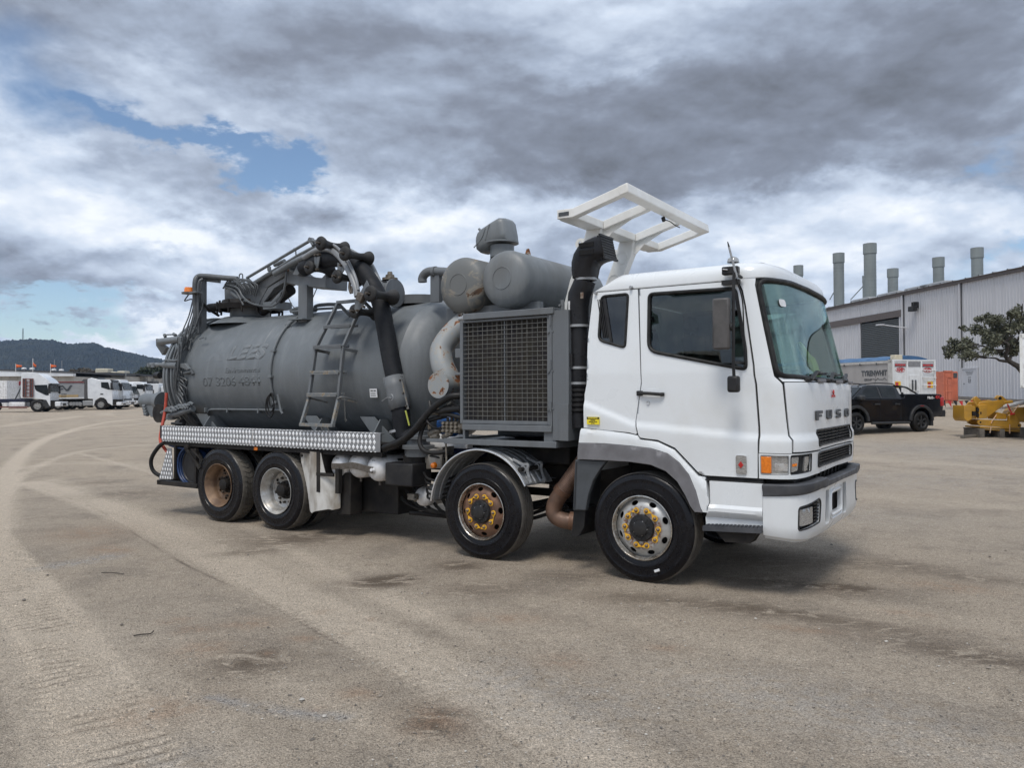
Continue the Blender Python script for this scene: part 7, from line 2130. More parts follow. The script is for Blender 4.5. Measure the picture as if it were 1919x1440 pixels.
 # flues through the roof
 for(px0,px1,ytop,capy,dep)in((1487,1505,498,517,9),(1561,1582,475,493,4),(1618,1642,457,476,3),(1663,1683,504,520,3.5),(1748,1769,483,501,2.5),(1820,1842,465,484,2.5),(1616,1624,517,530,9)):
  pc=(px0+px1)/2
  d=ray(pc,ytop);a=Vector((d.x,d.y));t=(P0-nv*dep).dot(nv)/a.dot(nv)
  q=a*t-P0;x=q.dot(dv);z1=CAM_H+d.z*t-zb
  r=(px1-px0)/2/FPX*(a*t).y
  zc=CAM_H+ray(pc,capy).z*t-zb
  fl_=MB().lathe([(zt-0.4,r*0.90),(zc-0.02,r*0.90)],20,(x,Y(-dep),0),'z')
  for k in range(int((zc-zt)/0.35)):fl_.lathe([(zt+0.35*k,r*0.905),(zt+0.35*k+0.02,r*0.925),(zt+0.35*k+0.04,r*0.905)],20,(x,Y(-dep),0),'z')
  f_=fl_.build('flue',M['stack'],w)
  MB().lathe([(zc,r*0.92),(zc,r),(z1,r),(z1,r*0.93),(z1-0.5,r*0.93)],20,(x,Y(-dep),0),'z').build('flue_cap',M['stack'],f_)
 sw_=MB()
 for a,b in(((1555,562),(1562,549)),((1594,562),(1618,536))):
  q=[]
  for px,py in(a,b):
   d=ray(px,py);aa__=Vector((d.x,d.y));t=(P0-nv*3.5).dot(nv)/aa__.dot(nv)
   q.append(((aa__*t-P0).dot(dv),Y(-3.5),CAM_H+d.z*t-zb))
  sw_.tube(q,0.05,6)
 sw_.build('flue_stay',M['stack'],w)
 return w
warehouse()
# ---- steel containers by the wall
def container(pxa,pxb,ytop,ybot,D,mat_,label,cat='container',deep=1.5,rz=0.1,split=0.62):
 a=at(pxa,ybot,D);b=at(pxb,ybot,D)
 g_=ground_z((a.x+b.x)/2,D)
 W_=b.x-a.x;H=at(pxa,ytop,D).z-g_
 c=empty(name_of[label],(a.x,D,g_),rz);tag(c,label,cat)
 x=W_
 front=MB()
 n=3
 front.box(0,x*split,-0.02,0.0,0.08,H-0.05)
 front.box(0,0.07,-0.05,0.02,0,H).box(x*split-0.07,x*split,-0.05,0.02,0,H).box(0,x*split,-0.05,0.02,H-0.1,H).box(0,x*split,-0.05,0.02,0.0,0.12)
 front.build('door_frame',mat_,c,0.01)
 dr=MB();dr.box(0.09,x*split*0.40,-0.07,-0.03,0.2,H-0.2).box(x*split*0.44,x*split-0.09,-0.07,-0.03,0.2,H*0.72)
 for z in(0.35,0.55,0.8):dr.box(0.09,x*split-0.09,-0.085,-0.06,H*z,H*z+0.05)
 dr.build('door',mat_,c,0.01)
 sd=MB()
 k=max(3,int((x*(1-split))/0.12))if False else 5
 sd.box(0,x,0.0,deep,0.1,H-0.05)
 for i in range(6):
  u=x*split+(x*(1-split))*(i+0.5)/6
  sd.box(u-0.03,u+0.03,-0.03,0.02,0.12,H-0.12)
 sd.build('body',mat_,c,0.02)
 MB().box(x*split+0.06,x-0.06,-0.045,-0.032,H*0.78,H*0.93).build('vent_panel',M['guard'],c)
 return c
name_of={}
L1='orange steel locker standing against the warehouse wall'
L2='grey green steel cabinet between the white trailer and the orange locker'
name_of[L1]='steel_locker';name_of[L2]='steel_cabinet'
container(1768,1797,695,747,49,simple('faded orange paint',(0.55,0.155,0.085),(0.42,0.12,0.07),0.5,0,2),L1,'locker')
container(1751,1766,696,747,50,simple('grey green paint',(0.13,0.185,0.18),(0.10,0.145,0.14),0.5,0,2),L2,'cabinet',split=0.5)
# ---- high sided trailer with a blue tarpaulin
def trailer():
 D=36.0
 a=at(1672,740,D)
 zg=ground_z(a.x,D)
 t=empty('tipper_trailer',(a.x,D,zg),0)
 tag(t,'high sided grey trailer with white tailgate and blue tarpaulin parked before the roller door','trailer')
 ux=Vector((0.958,0.287,0));vx=Vector((-0.287,0.958,0))
 t.rotation_euler=(0,0,math.atan2(ux.y,ux.x))
 # own axes: x across the tailgate to the right, y forward along the trailer away from the viewer
 W_=2.5;z0=0.95;z1=at(1680,674,D).z-zg
 wm=simple('white trailer paint',(0.70,0.71,0.72),(0.55,0.55,0.54),0.4,0,2,0.2)
 sidem=corrugated('dull aluminium trailer side',(0.34,0.325,0.315),(0.27,0.255,0.245))
 body=MB().box(0.02,W_-0.02,0.05,9.5,z0,z1-0.10)
 body.build('body',sidem,t)
 tg_=MB().box(0.0,W_,-0.05,0.05,z1-0.08,z1).box(0,0.10,-0.06,0.05,z0-0.3,z1-0.08).box(W_-0.10,W_,-0.06,0.05,z0-0.3,z1-0.08).box(0.80,0.88,-0.06,0.05,z0,z1-0.08).box(1.62,1.70,-0.06,0.05,z0,z1-0.08)
 tg_.box(0.10,W_-0.1,-0.05,0.04,z0-0.25,z0-0.05).build('tailgate_frame',wm,t,0.01)
 MB().box(0.10,0.80,-0.02,0.04,z0,z1-0.08).box(0.88,1.62,-0.01,0.04,z0,z1-0.08).box(1.70,W_-0.10,-0.02,0.04,z0,z1-0.08).build('tailgate',wm,t)
 MB().box(0.12,0.78,-0.035,-0.02,z1-0.34,z1-0.16).box(1.72,W_-0.12,-0.035,-0.02,z1-0.34,z1-0.16).box(0.88,1.62,-0.03,-0.012,z1-0.32,z1-0.12).build('lamp_board',simple('grey board',(0.22,0.22,0.23),None,0.5),t)
 for x0 in(0.14,1.74):
  for k in range(4):
   MB().box(x0+0.155*k,x0+0.155*k+0.13,-0.06,-0.035,z1-0.30,z1-0.21).build('tail_lamp',M['red_lens'],t,0.02)
 for x0 in(0.28,1.86):
  put_mesh('maker_plate',text_mesh('AMP',0.22,0.006,0.008,sx=0.9),M['red_lens'],t,frame_mtx((x0+0.17,-0.025,z1-0.48),(1,0,0),(0,0,1)))
  e=MB().tube([(x0+0.17+0.26*math.cos(q),-0.03,z1-0.48+0.11*math.sin(q))for q in np.linspace(0,2*PI,22)],0.010,4,False).build('plate_ring',M['red_lens'],t)
 for z in(0.50,0.85,1.2):MB().tube([(1.72,-0.12,z1-z+0.0),(W_-0.06,-0.12,z1-z)],0.022,8).tube([(1.74,-0.12,z1-z),(1.74,-0.02,z1-z)],0.02,6).tube([(W_-0.1,-0.12,z1-z),(W_-0.1,-0.02,z1-z)],0.02,6).build('step_rung',M['airtank'],t)
 MB().box(0.98,1.50,-0.05,-0.01,z0+0.25,z1-0.72).build('chute_door',wm,t,0.01)
 MB().box(1.08,1.14,-0.10,-0.05,z0+0.3,z1-0.95).box(1.26,1.32,-0.10,-0.05,z0+0.3,z1-0.95).build('chute_handles',M['guard'],t,0.008)
 ym=simple('marker yellow',(0.85,0.50,0.02),None,0.4)
 for x0 in(0.14,2.02):
  MB().box(x0,x0+0.32,-0.036,-0.02,z1-1.32,z1-1.02).build('marker_plate',ym,t)
  MB().prism([(x0+0.02,z1-1.30),(x0+0.17,z1-1.30),(x0+0.20,z1-1.06),(x0+0.02,z1-1.06)],-0.040,-0.037,'xz').build('marker_stripe',M['red_lens'],t)
  # side: rails, posts, lettering that reads from the yard
 sd=MB().box(-0.03,0.02,0.0,9.5,z1-0.16,z1-0.04).box(-0.03,0.02,0.0,9.5,z0-0.05,z0+0.08).box(-0.03,0.03,-0.02,0.22,z0,z1)
 sd.build('side_rail',simple('pale rail',(0.46,0.45,0.43),None,0.5),t)
 for k in range(8):MB().box(-0.04,-0.03,0.9+1.1*k,0.98+1.1*k,z1-0.22,z1-0.12).build('side_bracket',M['guard'],t)
 put_mesh('side_lettering',text_mesh('TYRENWHIT',0.36,0.004,0.012,sx=0.80),M['guard'],t,frame_mtx((0.008,1.15,z1-0.62),(0,-1,0),(0,0,1)))
 put_mesh('side_lettering',text_mesh('GROUP',0.15,0.004,0.002,sx=1.0),M['guard'],t,frame_mtx((0.008,1.55,z1-0.92),(0,-1,0),(0,0,1)))
 hz_=MB();hz_.tube([(0.005,1.25-0.04*k,z1-0.90+0.06*math.sin(k*0.9)*math.sin(k*.23))for k in range(24)],0.010,5)
 hz_.build('side_emblem',M['guard'],t)
 blue=simple('blue tarpaulin',(0.035,0.10,0.21),(0.055,0.14,0.27),0.55,0,1.5)
 tp_=MB()
 n=28;V=[]
 for j in range(n):
  y=0.3+9.2*j/(n-1)
  for i in range(13):
   u=i/12
   h_=0.24*math.sin(PI*u)**0.6+0.025*math.sin(j*1.9)*math.sin(PI*u)
   V.append((0.0+W_*u,y,z1-0.03+h_))
 tp_.add(V,[(j*13+i,j*13+i+1,(j+1)*13+i+1,(j+1)*13+i)for j in range(n-1)for i in range(12)]+[tuple(range(12,-1,-1))])
 tp_.build('tarpaulin',blue,t)
 MB().box(0.18,0.60,-0.02,0.3,z1,z1+0.22).build('tarp_motor_box',simple('cream box',(0.62,0.56,0.42),None,0.5),t,0.02)
 ax=MB()
 for y in(1.6,2.9,4.2):
  for x in(0.12,W_-0.42):
   ax.lathe([(0,0.3),(0.0,0.48),(0.05,0.52),(0.28,0.52),(0.3,0.3)],28,(x,y,0.52),'x')
 ax.build('wheels',M['rubber'],t);MB().box(0.7,1.8,0.0,9.4,0.7,z0).build('chassis',M['under'],t)
 return t
trailer()
# ================================================================== PICKUP
M['carblack']=simple('glossy black car paint',(0.006,0.007,0.010),(0.009,0.010,0.013),0.22,0,3.0,0.35,rvar=0.04,spec=0.35)
M['matt_black']=simple('matt black plastic',(0.020,0.021,0.023),(0.035,0.035,0.036),0.5,0,5)
M['car_glass']=simple('dark car glass',(0.012,0.015,0.017),(0.024,0.028,0.030),0.10,0,3.0,0.0,rvar=0.02,spec=0.22)
def small_wheel(parent,x,y,r,w,spokes=6,rim='matt_black',flip=False,rr=0.62,name='wheel',dish=0.04):
 wh=empty(name,(x,y,r),PI if flip else 0,parent)
 MB().lathe([(0.03,r*rr),(0.0,r*rr+0.02),(-0.004,r*0.86),(0.02,r*0.96),(0.05,r),(w-0.05,r),(w-0.02,r*0.96),(w,r*0.8),(w-0.02,r*rr)],40,(0,0,0),'y').build('tyre',M['rubber'],wh)
 m=MB().lathe([(0.02,r*rr+0.004),(0.005,r*rr),(0.03,r*rr*0.94),(w*0.8,r*rr*0.9)],36,(0,0,0),'y').lathe([(dish+0.09,0),(dish+0.09,r*rr*0.92)],24,(0,0,0),'y').lathe([(dish-0.01,0.0),(dish-0.01,r*0.16),(dish+0.03,r*0.18)],16,(0,0,0),'y')
 for k in range(spokes):
  a=2*PI*k/spokes
  for e in(-0.10,0.10):
   m.bar((r*0.12*math.sin(a),dish,r*0.12*math.cos(a)),(r*rr*0.93*math.sin(a+e),dish-0.005,r*rr*0.93*math.cos(a+e)),r*0.09,0.03,up=(0,1,0))
 m.build('rim',M[rim],wh)
 return wh
def pickup():
 D=29.0
 a=at(1727,790,D);g_=ground_z(a.x,D)
 f=Vector((-0.93,-0.36,0)).normalized()
 t=empty('pickup',(a.x,D,g_),math.atan2(f.y,f.x))
 tag(t,'black dual cab pickup with sports bar standing on the gravel behind the white cab','pickup')
 # own axes: x forward, y to its left side... the side facing the viewer is y = 0, the far side is y = -W
 s=-1 if Vector((-f.y,f.x,0)).dot(Vector((-a.x,-D,0)))>0 else 1
 W_=1.86
 Y=lambda d:s*d
 def arch(cx,r,z0,n=12):return[(cx+r*math.cos(t_),0.40+r*math.sin(t_))for t_ in np.linspace(PI+0.15,2*PI-0.15,n)]
 def wheelcut(cx,r=0.50):return[(cx-r*math.cos(q),0.42+r*math.sin(q))for q in np.linspace(0.0,PI,13)]
 low=[(-1.08,0.62)]+wheelcut(0.0)+[(0.6,0.42),(2.55,0.42)]+wheelcut(3.15)+[(3.72,0.45),(4.05,0.55),(4.12,0.80),(4.08,1.00),(3.95,1.12),(3.30,1.24),(2.6,1.20),(1.05,1.25),(0.75,1.40),(-1.04,1.40),(-1.12,1.25),(-1.14,0.9)]
 low=[(-1.08,0.62),(-0.52,0.50)]+wheelcut(0.0)+[(0.58,0.42),(2.57,0.42)]+wheelcut(3.15)+low[-14:][0:0]+[(3.75,0.45),(4.05,0.55),(4.12,0.80),(4.08,1.00),(3.95,1.12),(3.30,1.26),(2.6,1.22),(1.05,1.24),(0.82,1.28),(0.78,1.405),(-1.04,1.405),(-1.12,1.25),(-1.14,0.9)]
 MB().prism(low,Y(0.02),Y(W_-0.02),'xz').build('body',M['carblack'],t,0.05,True,40,seg=3)
 # cabin tapering to the roof
 cb=MB()
 bot=[(0.95,1.22),(3.28,1.24)];
 P1=[(0.92,1.25),(1.02,1.66),(1.25,1.745),(2.35,1.755),(2.62,1.70),(3.32,1.25)]
 V=[]
 for(x,z)in P1:
  ins=0.03+0.20*(z-1.25)/0.5
  V+=[(x,Y(ins),z),(x,Y(W_-ins),z)]
 n=len(P1)
 cb.add(V,[(2*i,2*i+2,2*i+3,2*i+1)for i in range(n-1)]+[tuple(2*i for i in range(n)),tuple(2*i+1 for i in reversed(range(n)))])
 cb.build('cabin',M['carblack'],t,0.035,True,40,seg=3)
 def sidepane(pts,name,mat_,th=0.012,side=0):
  m=MB();V=[]
  for x,z in pts:
   ins=0.03+0.20*(z-1.25)/0.5
   V.append((x,Y(ins-0.008)if not side else Y(W_-ins+0.008),z))
  V+=[(x,y+Y(0.015)*(1 if not side else-1),z)for x,y,z in V]
  k=len(pts)
  m.add(V,[tuple(range(k)),tuple(range(2*k-1,k-1,-1))]+[(i,(i+1)%k,(i+1)%k+k,i+k)for i in range(k)])
  return m.build(name,M[mat_],t)
 for sd in(0,1):
  sidepane([(1.18,1.29),(1.17,1.60),(1.24,1.66),(1.90,1.675),(1.86,1.29)],'rear_window','car_glass',side=sd)
  sidepane([(1.99,1.29),(2.04,1.675),(2.34,1.68),(2.54,1.64),(2.98,1.29)],'front_window','car_glass',side=sd)
  sidepane([(1.90,1.27),(1.94,1.69),(2.01,1.69),(1.97,1.27)],'pillar','matt_black',side=sd)
 m=MB();m.add([(2.72,Y(0.20),1.655),(2.72,Y(W_-0.20),1.655),(3.28,Y(W_-0.09),1.285),(3.28,Y(0.09),1.285),(2.70,Y(0.20),1.63),(2.70,Y(W_-0.20),1.63),(3.25,Y(W_-0.09),1.26),(3.25,Y(0.09),1.26)],[(0,1,2,3),(7,6,5,4),(0,3,7,4),(1,5,6,2),(0,4,5,1),(3,2,6,7)])
 for v in range(len(m.v)):m.v[v]=(m.v[v][0]+0.02,m.v[v][1],m.v[v][2]+0.012)
 m.build('windscreen',M['car_glass'],t)
 for sd in(0,1):
  yy=Y(0.0)if not sd else Y(W_)
  o_=1 if not sd else-1
  for cx in(0.0,3.15):
   fl_=MB()
   pa=[(cx-0.60*math.cos(q),0.42+0.60*math.sin(q))for q in np.linspace(0.0,PI,17)];pb=[(cx-0.49*math.cos(q),0.42+0.49*math.sin(q))for q in np.linspace(PI,0.0,17)]
   q=pa+pb
   fl_.prism(q,yy-Y(0.045)*o_,yy+Y(0.05)*o_,'xz')
   fl_.build('wheel_flare',M['matt_black'],t,0.015)
   small_wheel(t,cx,yy-Y(0.02)*o_ if s>0 else yy+0.02*o_,0.385,0.27,6,'matt_black',flip=(s<0)!=bool(sd))
  MB().tube([(0.66,yy-Y(0.06)*o_,0.36),(2.5,yy-Y(0.06)*o_,0.36)],0.045,10).build('side_step',M['matt_black'],t)
  for x in(2.05,1.08):MB().box(x,x+0.24,*sorted((yy-Y(0.035)*o_,yy)),1.02,1.075).build('door_handle',M['matt_black'],t,0.01)
  MB().box(2.90,3.14,*sorted((yy-Y(0.20)*o_,yy+Y(0.02)*o_)),1.20,1.38).build('door_mirror',M['matt_black'],t,0.05)
  MB().box(-1.17,-1.00,*sorted((yy-Y(0.01)*o_,yy+Y(0.14)*o_)),0.95,1.30).build('tail_lamp',M['red_lens'],t,0.03)
  MB().tube(smoothpath([(1.0,Y(0.26)if not sd else Y(W_-0.26),1.72),(1.2,Y(0.27)if not sd else Y(W_-0.27),1.80),(2.0,Y(0.27)if not sd else Y(W_-0.27),1.825),(2.7,Y(0.26)if not sd else Y(W_-0.26),1.76),(2.82,Y(0.25)if not sd else Y(W_-0.25),1.69)],5),0.022,8).build('roof_rail',M['matt_black'],t)
  MB().box(1.97,1.985,*sorted((yy-Y(0.004)*o_+Y(0.02)*o_,yy+Y(0.03)*o_)),0.45,1.22).box(0.99,1.005,*sorted((yy+Y(0.014)*o_,yy+Y(0.03)*o_)),0.45,1.22).box(2.96,2.975,*sorted((yy+Y(0.014)*o_,yy+Y(0.03)*o_)),0.5,1.22).build('door_gap',M['rubber'],t)
  MB().box(-0.60,-0.50,*sorted((yy,yy+Y(0.2)*o_)),0.22,0.62).build('mud_flap',M['matt_black'],t)
  MB().prism([(0.80,1.40),(0.98,1.74),(0.90,1.74),(0.72,1.40)],*sorted((yy+Y(0.12)*o_,yy+Y(0.18)*o_)),'xz').prism([(0.90,1.74),(0.55,1.68),(0.0,1.42),(0.10,1.42),(0.55,1.62),(0.88,1.70)],*sorted((yy+Y(0.12)*o_,yy+Y(0.18)*o_)),'xz').build('sports_bar',M['matt_black'],t,0.01)
  MB().box(0.80,0.86,*sorted((yy+Y(0.10)*o_,yy+Y(0.12)*o_)),1.48,1.64).build('bar_insert',M['airtank'],t)
 MB().prism([(0.85,1.70),(0.90,1.74),(0.60,1.70),(0.58,1.66)],Y(0.15),Y(W_-0.15),'xz').box(-0.95,0.6,*sorted((Y(0.10),Y(W_-0.10))),1.36,1.42).build('bed_cover',M['matt_black'],t,0.01)
 MB().box(-1.30,-1.08,*sorted((Y(0.05),Y(W_-0.05))),0.55,0.80).tube([(-1.22,Y(0.08),0.80),(-1.28,Y(0.08),0.68)],0.05,8).build('rear_bumper',M['matt_black'],t,0.03)
 MB().box(4.0,4.2,*sorted((Y(0.05),Y(W_-0.05))),0.45,0.80).build('front_bumper',M['matt_black'],t,0.05)
 MB().box(-0.8,3.9,*sorted((Y(0.35),Y(W_-0.35))),0.35,0.6).box(-0.1,0.1,*sorted((Y(0.2),Y(W_-0.2))),0.3,0.45).box(3.05,3.25,*sorted((Y(0.2),Y(W_-0.2))),0.3,0.45).build('underbody',M['under'],t)
 MB().box(-0.08,0.10,*sorted((Y(-0.048),Y(-0.043))),0.965,0.985).build('red_reflector',M['red_lens'],t)
 MB().tube([(1.75,Y(0.5),1.75),(1.70,Y(0.5),2.12)],0.006,5).build('aerial',M['black'],t)
 xd=Vector((-1,0,0));
 if xd.cross(Vector((0,0,1))).dot(Vector((0,Y(-1),0)))<0:xd=-xd
 put_mesh('badge_lettering',text_mesh('PRO-',0.135,0.003,0.006,'LEFT',1.15,1),M['airtank'],t,frame_mtx((-0.33,Y(0.013),1.27),xd,(0,0,1)))
 put_mesh('badge_lettering',text_mesh('4X',0.16,0.003,0.009,'LEFT',1.15,1),M['red'],t,frame_mtx((-0.74,Y(0.013),1.29),xd,(0,0,1)))
 return t
pickup()
# ================================================================== YELLOW MACHINERY ON A PALLET
def machine():
 D=26.6
 o0=at(1862,812,D);g_=ground_z(o0 .x,D)
 t=empty('machine_attachment',(o0 .x,D,g_),0)
 tag(t,'yellow steel ripper attachment with rams strapped on a timber pallet at the right edge','machine part')
 ym=simple('dusty machine yellow',(0.46,0.24,0.022),(0.34,0.185,0.03),0.45,0,2.5,0.15)
 def L(px,py,dd=0.0):
  px=1780+px/11.08;py=700+py/11.08
  p=at(px,py,D+dd);return Vector((p.x-o0 .x,dd,p.z-g_))
 def slab(name,pts,d0,depth,mat_,bev=0.012):
  q=[L(a,b,0)for a,b in pts]
  k=(D+d0)/D
  q=[Vector((v.x+0*d0,0,v.z))for v in q]
  n=len(q);m=MB()
  m.add([(v.x,d0,v.z)for v in q]+[(v.x,d0+depth,v.z)for v in q],[tuple(range(n)),tuple(range(2*n-1,n-1,-1))]+[(i,i+n,(i+1)%n+n,(i+1)%n)for i in range(n)])
  return m.build(name,mat_,t,bev)
 slab('box_end',[(300,665),(450,670),(455,940),(460,955),(380,1000),(340,990),(300,930)],0.0,0.7,ym)
 slab('box_end',[(600,660),(770,655),(778,935),(600,945)],0.0,0.7,ym)
 slab('pin_plate',[(455,675),(560,680),(560,940),(455,945)],0.06,0.5,ym)
 slab('pin_plate',[(560,672),(600,672),(600,700),(560,705)],0.03,0.6,ym);slab('pin_plate',[(556,915),(602,915),(602,950),(556,950)],0.03,0.6,ym)
 slab('side_plate',[(660,600),(1100,555),(1160,570),(1175,620),(1150,680),(800,925),(700,935),(600,900),(600,680)],0.10,0.06,ym)
 slab('side_plate',[(660,600),(1100,555),(1160,570),(1175,620),(1150,680),(800,925),(700,935),(600,900),(600,680)],0.75,0.06,ym)
 slab('top_lug',[(570,560),(580,500),(630,475),(680,520),(760,590),(700,620),(600,640)],0.2,0.06,ym);slab('top_lug',[(620,560),(700,490),(740,480),(840,575),(780,600)],0.5,0.08,ym)
 slab('top_lug',[(1115,560),(1120,490),(1170,460),(1220,480),(1320,570),(1240,600)],0.3,0.08,ym);slab('top_lug',[(1180,520),(1240,455),(1290,460),(1400,565),(1320,580)],0.65,0.08,ym)
 slab('lifting_strap_plate',[(525,600),(560,600),(600,680),(565,690)],0.02,0.25,ym)
 slab('lower_beam',[(640,960),(1420,1010),(1480,1060),(1480,1120),(1440,1150),(700,1090),(640,1090),(590,1040),(600,980)],0.0,0.10,ym)
 slab('lower_beam',[(640,960),(1600,1000),(1700,1150),(700,1090),(590,1040)],0.6,0.10,ym)
 slab('base_plate',[(630,1100),(1900,1180),(1900,1215),(630,1135)],0.0,0.9,ym);slab('base_plate',[(640,1150),(1900,1225),(1900,1250),(640,1168)],0.0,0.9,ym)
 slab('fork_box',[(1020,800),(1240,860),(1240,960),(1020,955)],0.15,0.5,ym)
 slab('bracket',[(1250,880),(1300,850),(1370,860),(1470,1010),(1440,1060),(1250,1060)],0.02,0.15,ym)
 slab('bracket',[(1350,780),(1450,930),(1430,960),(1300,850)],0.3,0.3,ym)
 slab('big_plate',[(1370,830),(1460,715),(1900,700),(1900,1040),(1500,1010),(1470,930)],0.25,0.5,ym)
 for(a,b,r)in(((1160,610),(1420,610),0.085),((1200,640),(1240,640),0.11)):
  MB().tube([L(*a,0)+Vector((0,0.35,0)),L(*b,0)+Vector((0,0.35,0))],r,16).build('ram_body',ym,t)
 MB().tube([L(1180,700)+Vector((0,0.3,0)),L(1300,680)+Vector((0,0.3,0)),L(1700,600)+Vector((0,0.3,0))],0.075,16).build('ram_sleeve',M['airtank'],t)
 for p,d in(((632,1020),-0.01),((1430,1085),-0.01)):
  q=L(*p);m=MB().lathe([(-0.012,0.035),(-0.012,0.085),(0.02,0.085)],24,(q.x,0,q.z),'y').lathe([(-0.006,0.0),(-0.006,0.036)],24,(q.x,0,q.z),'y',mi=1)
  m.build('pin_bush',[ym,M['under']],t)
 MB().lathe([(0.28,0.0),(0.28,0.06)],16,tuple(L(1150,520)),'y').build('pin_hole',M['under'],t)
 bl2=MB()
 for x0,x1,z0,z1 in((475,545,790,880),(565,605,720,800),(565,605,830,910),(630,655,800,850)):
  a=L(x0,z1);b=L(x1,z0);bl2 .box(a.x,b.x,0.05-0.06,0.05,a.z,b.z)
 bl2 .build('pin_recess',M['under'],t)
 sm_=MB()
 for p,q in(((960,860),(870,990)),((870,990),(850,1040)),((850,1100),(825,1240)),((1235,1060),(1235,1250)),((1430,650),(1290,830))):
  a=L(*p);b=L(*q);sm_.bar((a.x,-0.02,a.z),(b.x,-0.02,b.z),0.055,0.008,up=(1,0,0))
 sm_.build('tie_strap',simple('pale orange strap',(0.60,0.34,0.18),(0.5,0.4,0.3),0.8),t)['kind']='stuff'
 MB().tube([L(1180,640)+Vector((0,-0.04,0)),L(1230,760)+Vector((0,-0.04,0)),L(1290,850)+Vector((0,-0.04,0))],0.022,6).tube([L(1240,850)+Vector((0,-0.04,0)),L(1330,840)+Vector((0,-0.04,0))],0.03,6).build('red_strap',M['red'],t)
 wood=simple('grey weathered timber',(0.16,0.14,0.115),(0.10,0.088,0.075),0.9,0,6,bump=0.4)
 p=empty('pallet',(o0 .x,D,g_),0);tag(p,'dark timber pallet under the yellow attachment','pallet')
 zt_=max(0.12,L(630,1135).z-0.02)
 for i in range(5):
  a=L(620+420*i,1250);MB().box(a.x,a.x+0.16,-0.02,0.95,-0.03,zt_-0.028).build('bearer',wood,p,0.006)
 a=L(600,1250)
 for j in range(6):MB().box(a.x,a.x+4.4,0.0+0.16*j,0.13+0.16*j,zt_-0.028,zt_).build('deck_board',wood,p,0.004)
 a=at(1802,808,D-0.2);b=at(1836,804,D+0.6)
 tm=MB().bar((a.x,a.y,ground_z(a.x,a.y)+0.05),(b.x+0.3,b.y,ground_z(b.x,b.y)+0.06),0.10,0.09).build('timber_bearer',wood,None,0.006)
 tag(tm,'loose grey timber lying on the gravel left of the yellow attachment','timber')
machine()
def bunting():
 D=37.0
 a=at(1752,750,D);b=at(1850,752,D);g_=ground_z(a.x,D)
 t=empty('bunting',(a.x,D,g_),0);tag(t,'line of small red and black pennant flags strung across the yard before the warehouse','bunting')
 L_=b.x-a.x;z0=a.z-g_
 MB().tube([(0,0,z0),(L_*0.5,0,z0-0.05),(L_,0,z0)],0.010,5).build('cord',M['black'],t)
 for x in(0,L_):MB().tube([(x,0,0),(x,0,z0+0.05)],0.025,8).build('picket',M['strap'],t)
 n=9
 for k in range(n):
  x=L_*(k+0.5)/n;w=0.11
  z=z0-0.05*math.sin(PI*x/L_)
  MB().prism([(x-w,z),(x+w*0.7,z),(x+w*0.9,z-0.33)],-0.004,0.004,'xz').build('red_pennant' if k%2==0 else 'black_pennant',M['red']if k%2==0 else M['black'],t)
bunting()
# dark strip of soil along the foot of the warehouse
def strip():
 m=MB();V=[];n=24
 for i in range(n+1):
  y=40+60*i/n;x=34.6-0.127*(y-58)
  for d in(3.4,-0.5):V.append((x-d,y,ground_z(x-d,y)+0.03))
 m.add(V,[(2*i,2*i+1,2*i+3,2*i+2)for i in range(n)])
 o=m.build('soil_strip',simple('dark soil',(0.085,0.072,0.062),(0.055,0.048,0.042),0.95,0,1.2),None);tag(o,kind='structure')
strip()
# corner of a white box body cut off by the right edge
a=at(1913,727,25.0)
g_=ground_z(a.x,25)
wb=empty('box_truck_body',(a.x,25.0,g_),-0.60);tag(wb,'white box body of a parked vehicle just showing at the right edge','truck body')
top=at(1913,627,25).z-g_;bz_=a.z-g_
MB().box(0.0,2.4,0,4.5,bz_,top).build('box',M['airtank'],wb,0.02)
MB().box(-0.015,2.42,-0.02,0.03,top-0.12,top+0.02).box(-0.02,0.06,-0.02,0.04,bz_,top).box(-0.01,2.4,-0.02,0.03,bz_,bz_+0.08).build('edge_trim',M['cream_white'],wb,0.006)
MB().box(0.6,1.9,0.4,4.4,0.8,bz_).build('chassis',M['under'],wb)
for y in(0.9,3.6):
 for x in(0.45,1.75):MB().lathe([(0,0.25),(0,0.42),(0.3,0.42),(0.3,0.25)],24,(x,y,0.42),'x').build('wheel',M['rubber'],wb)
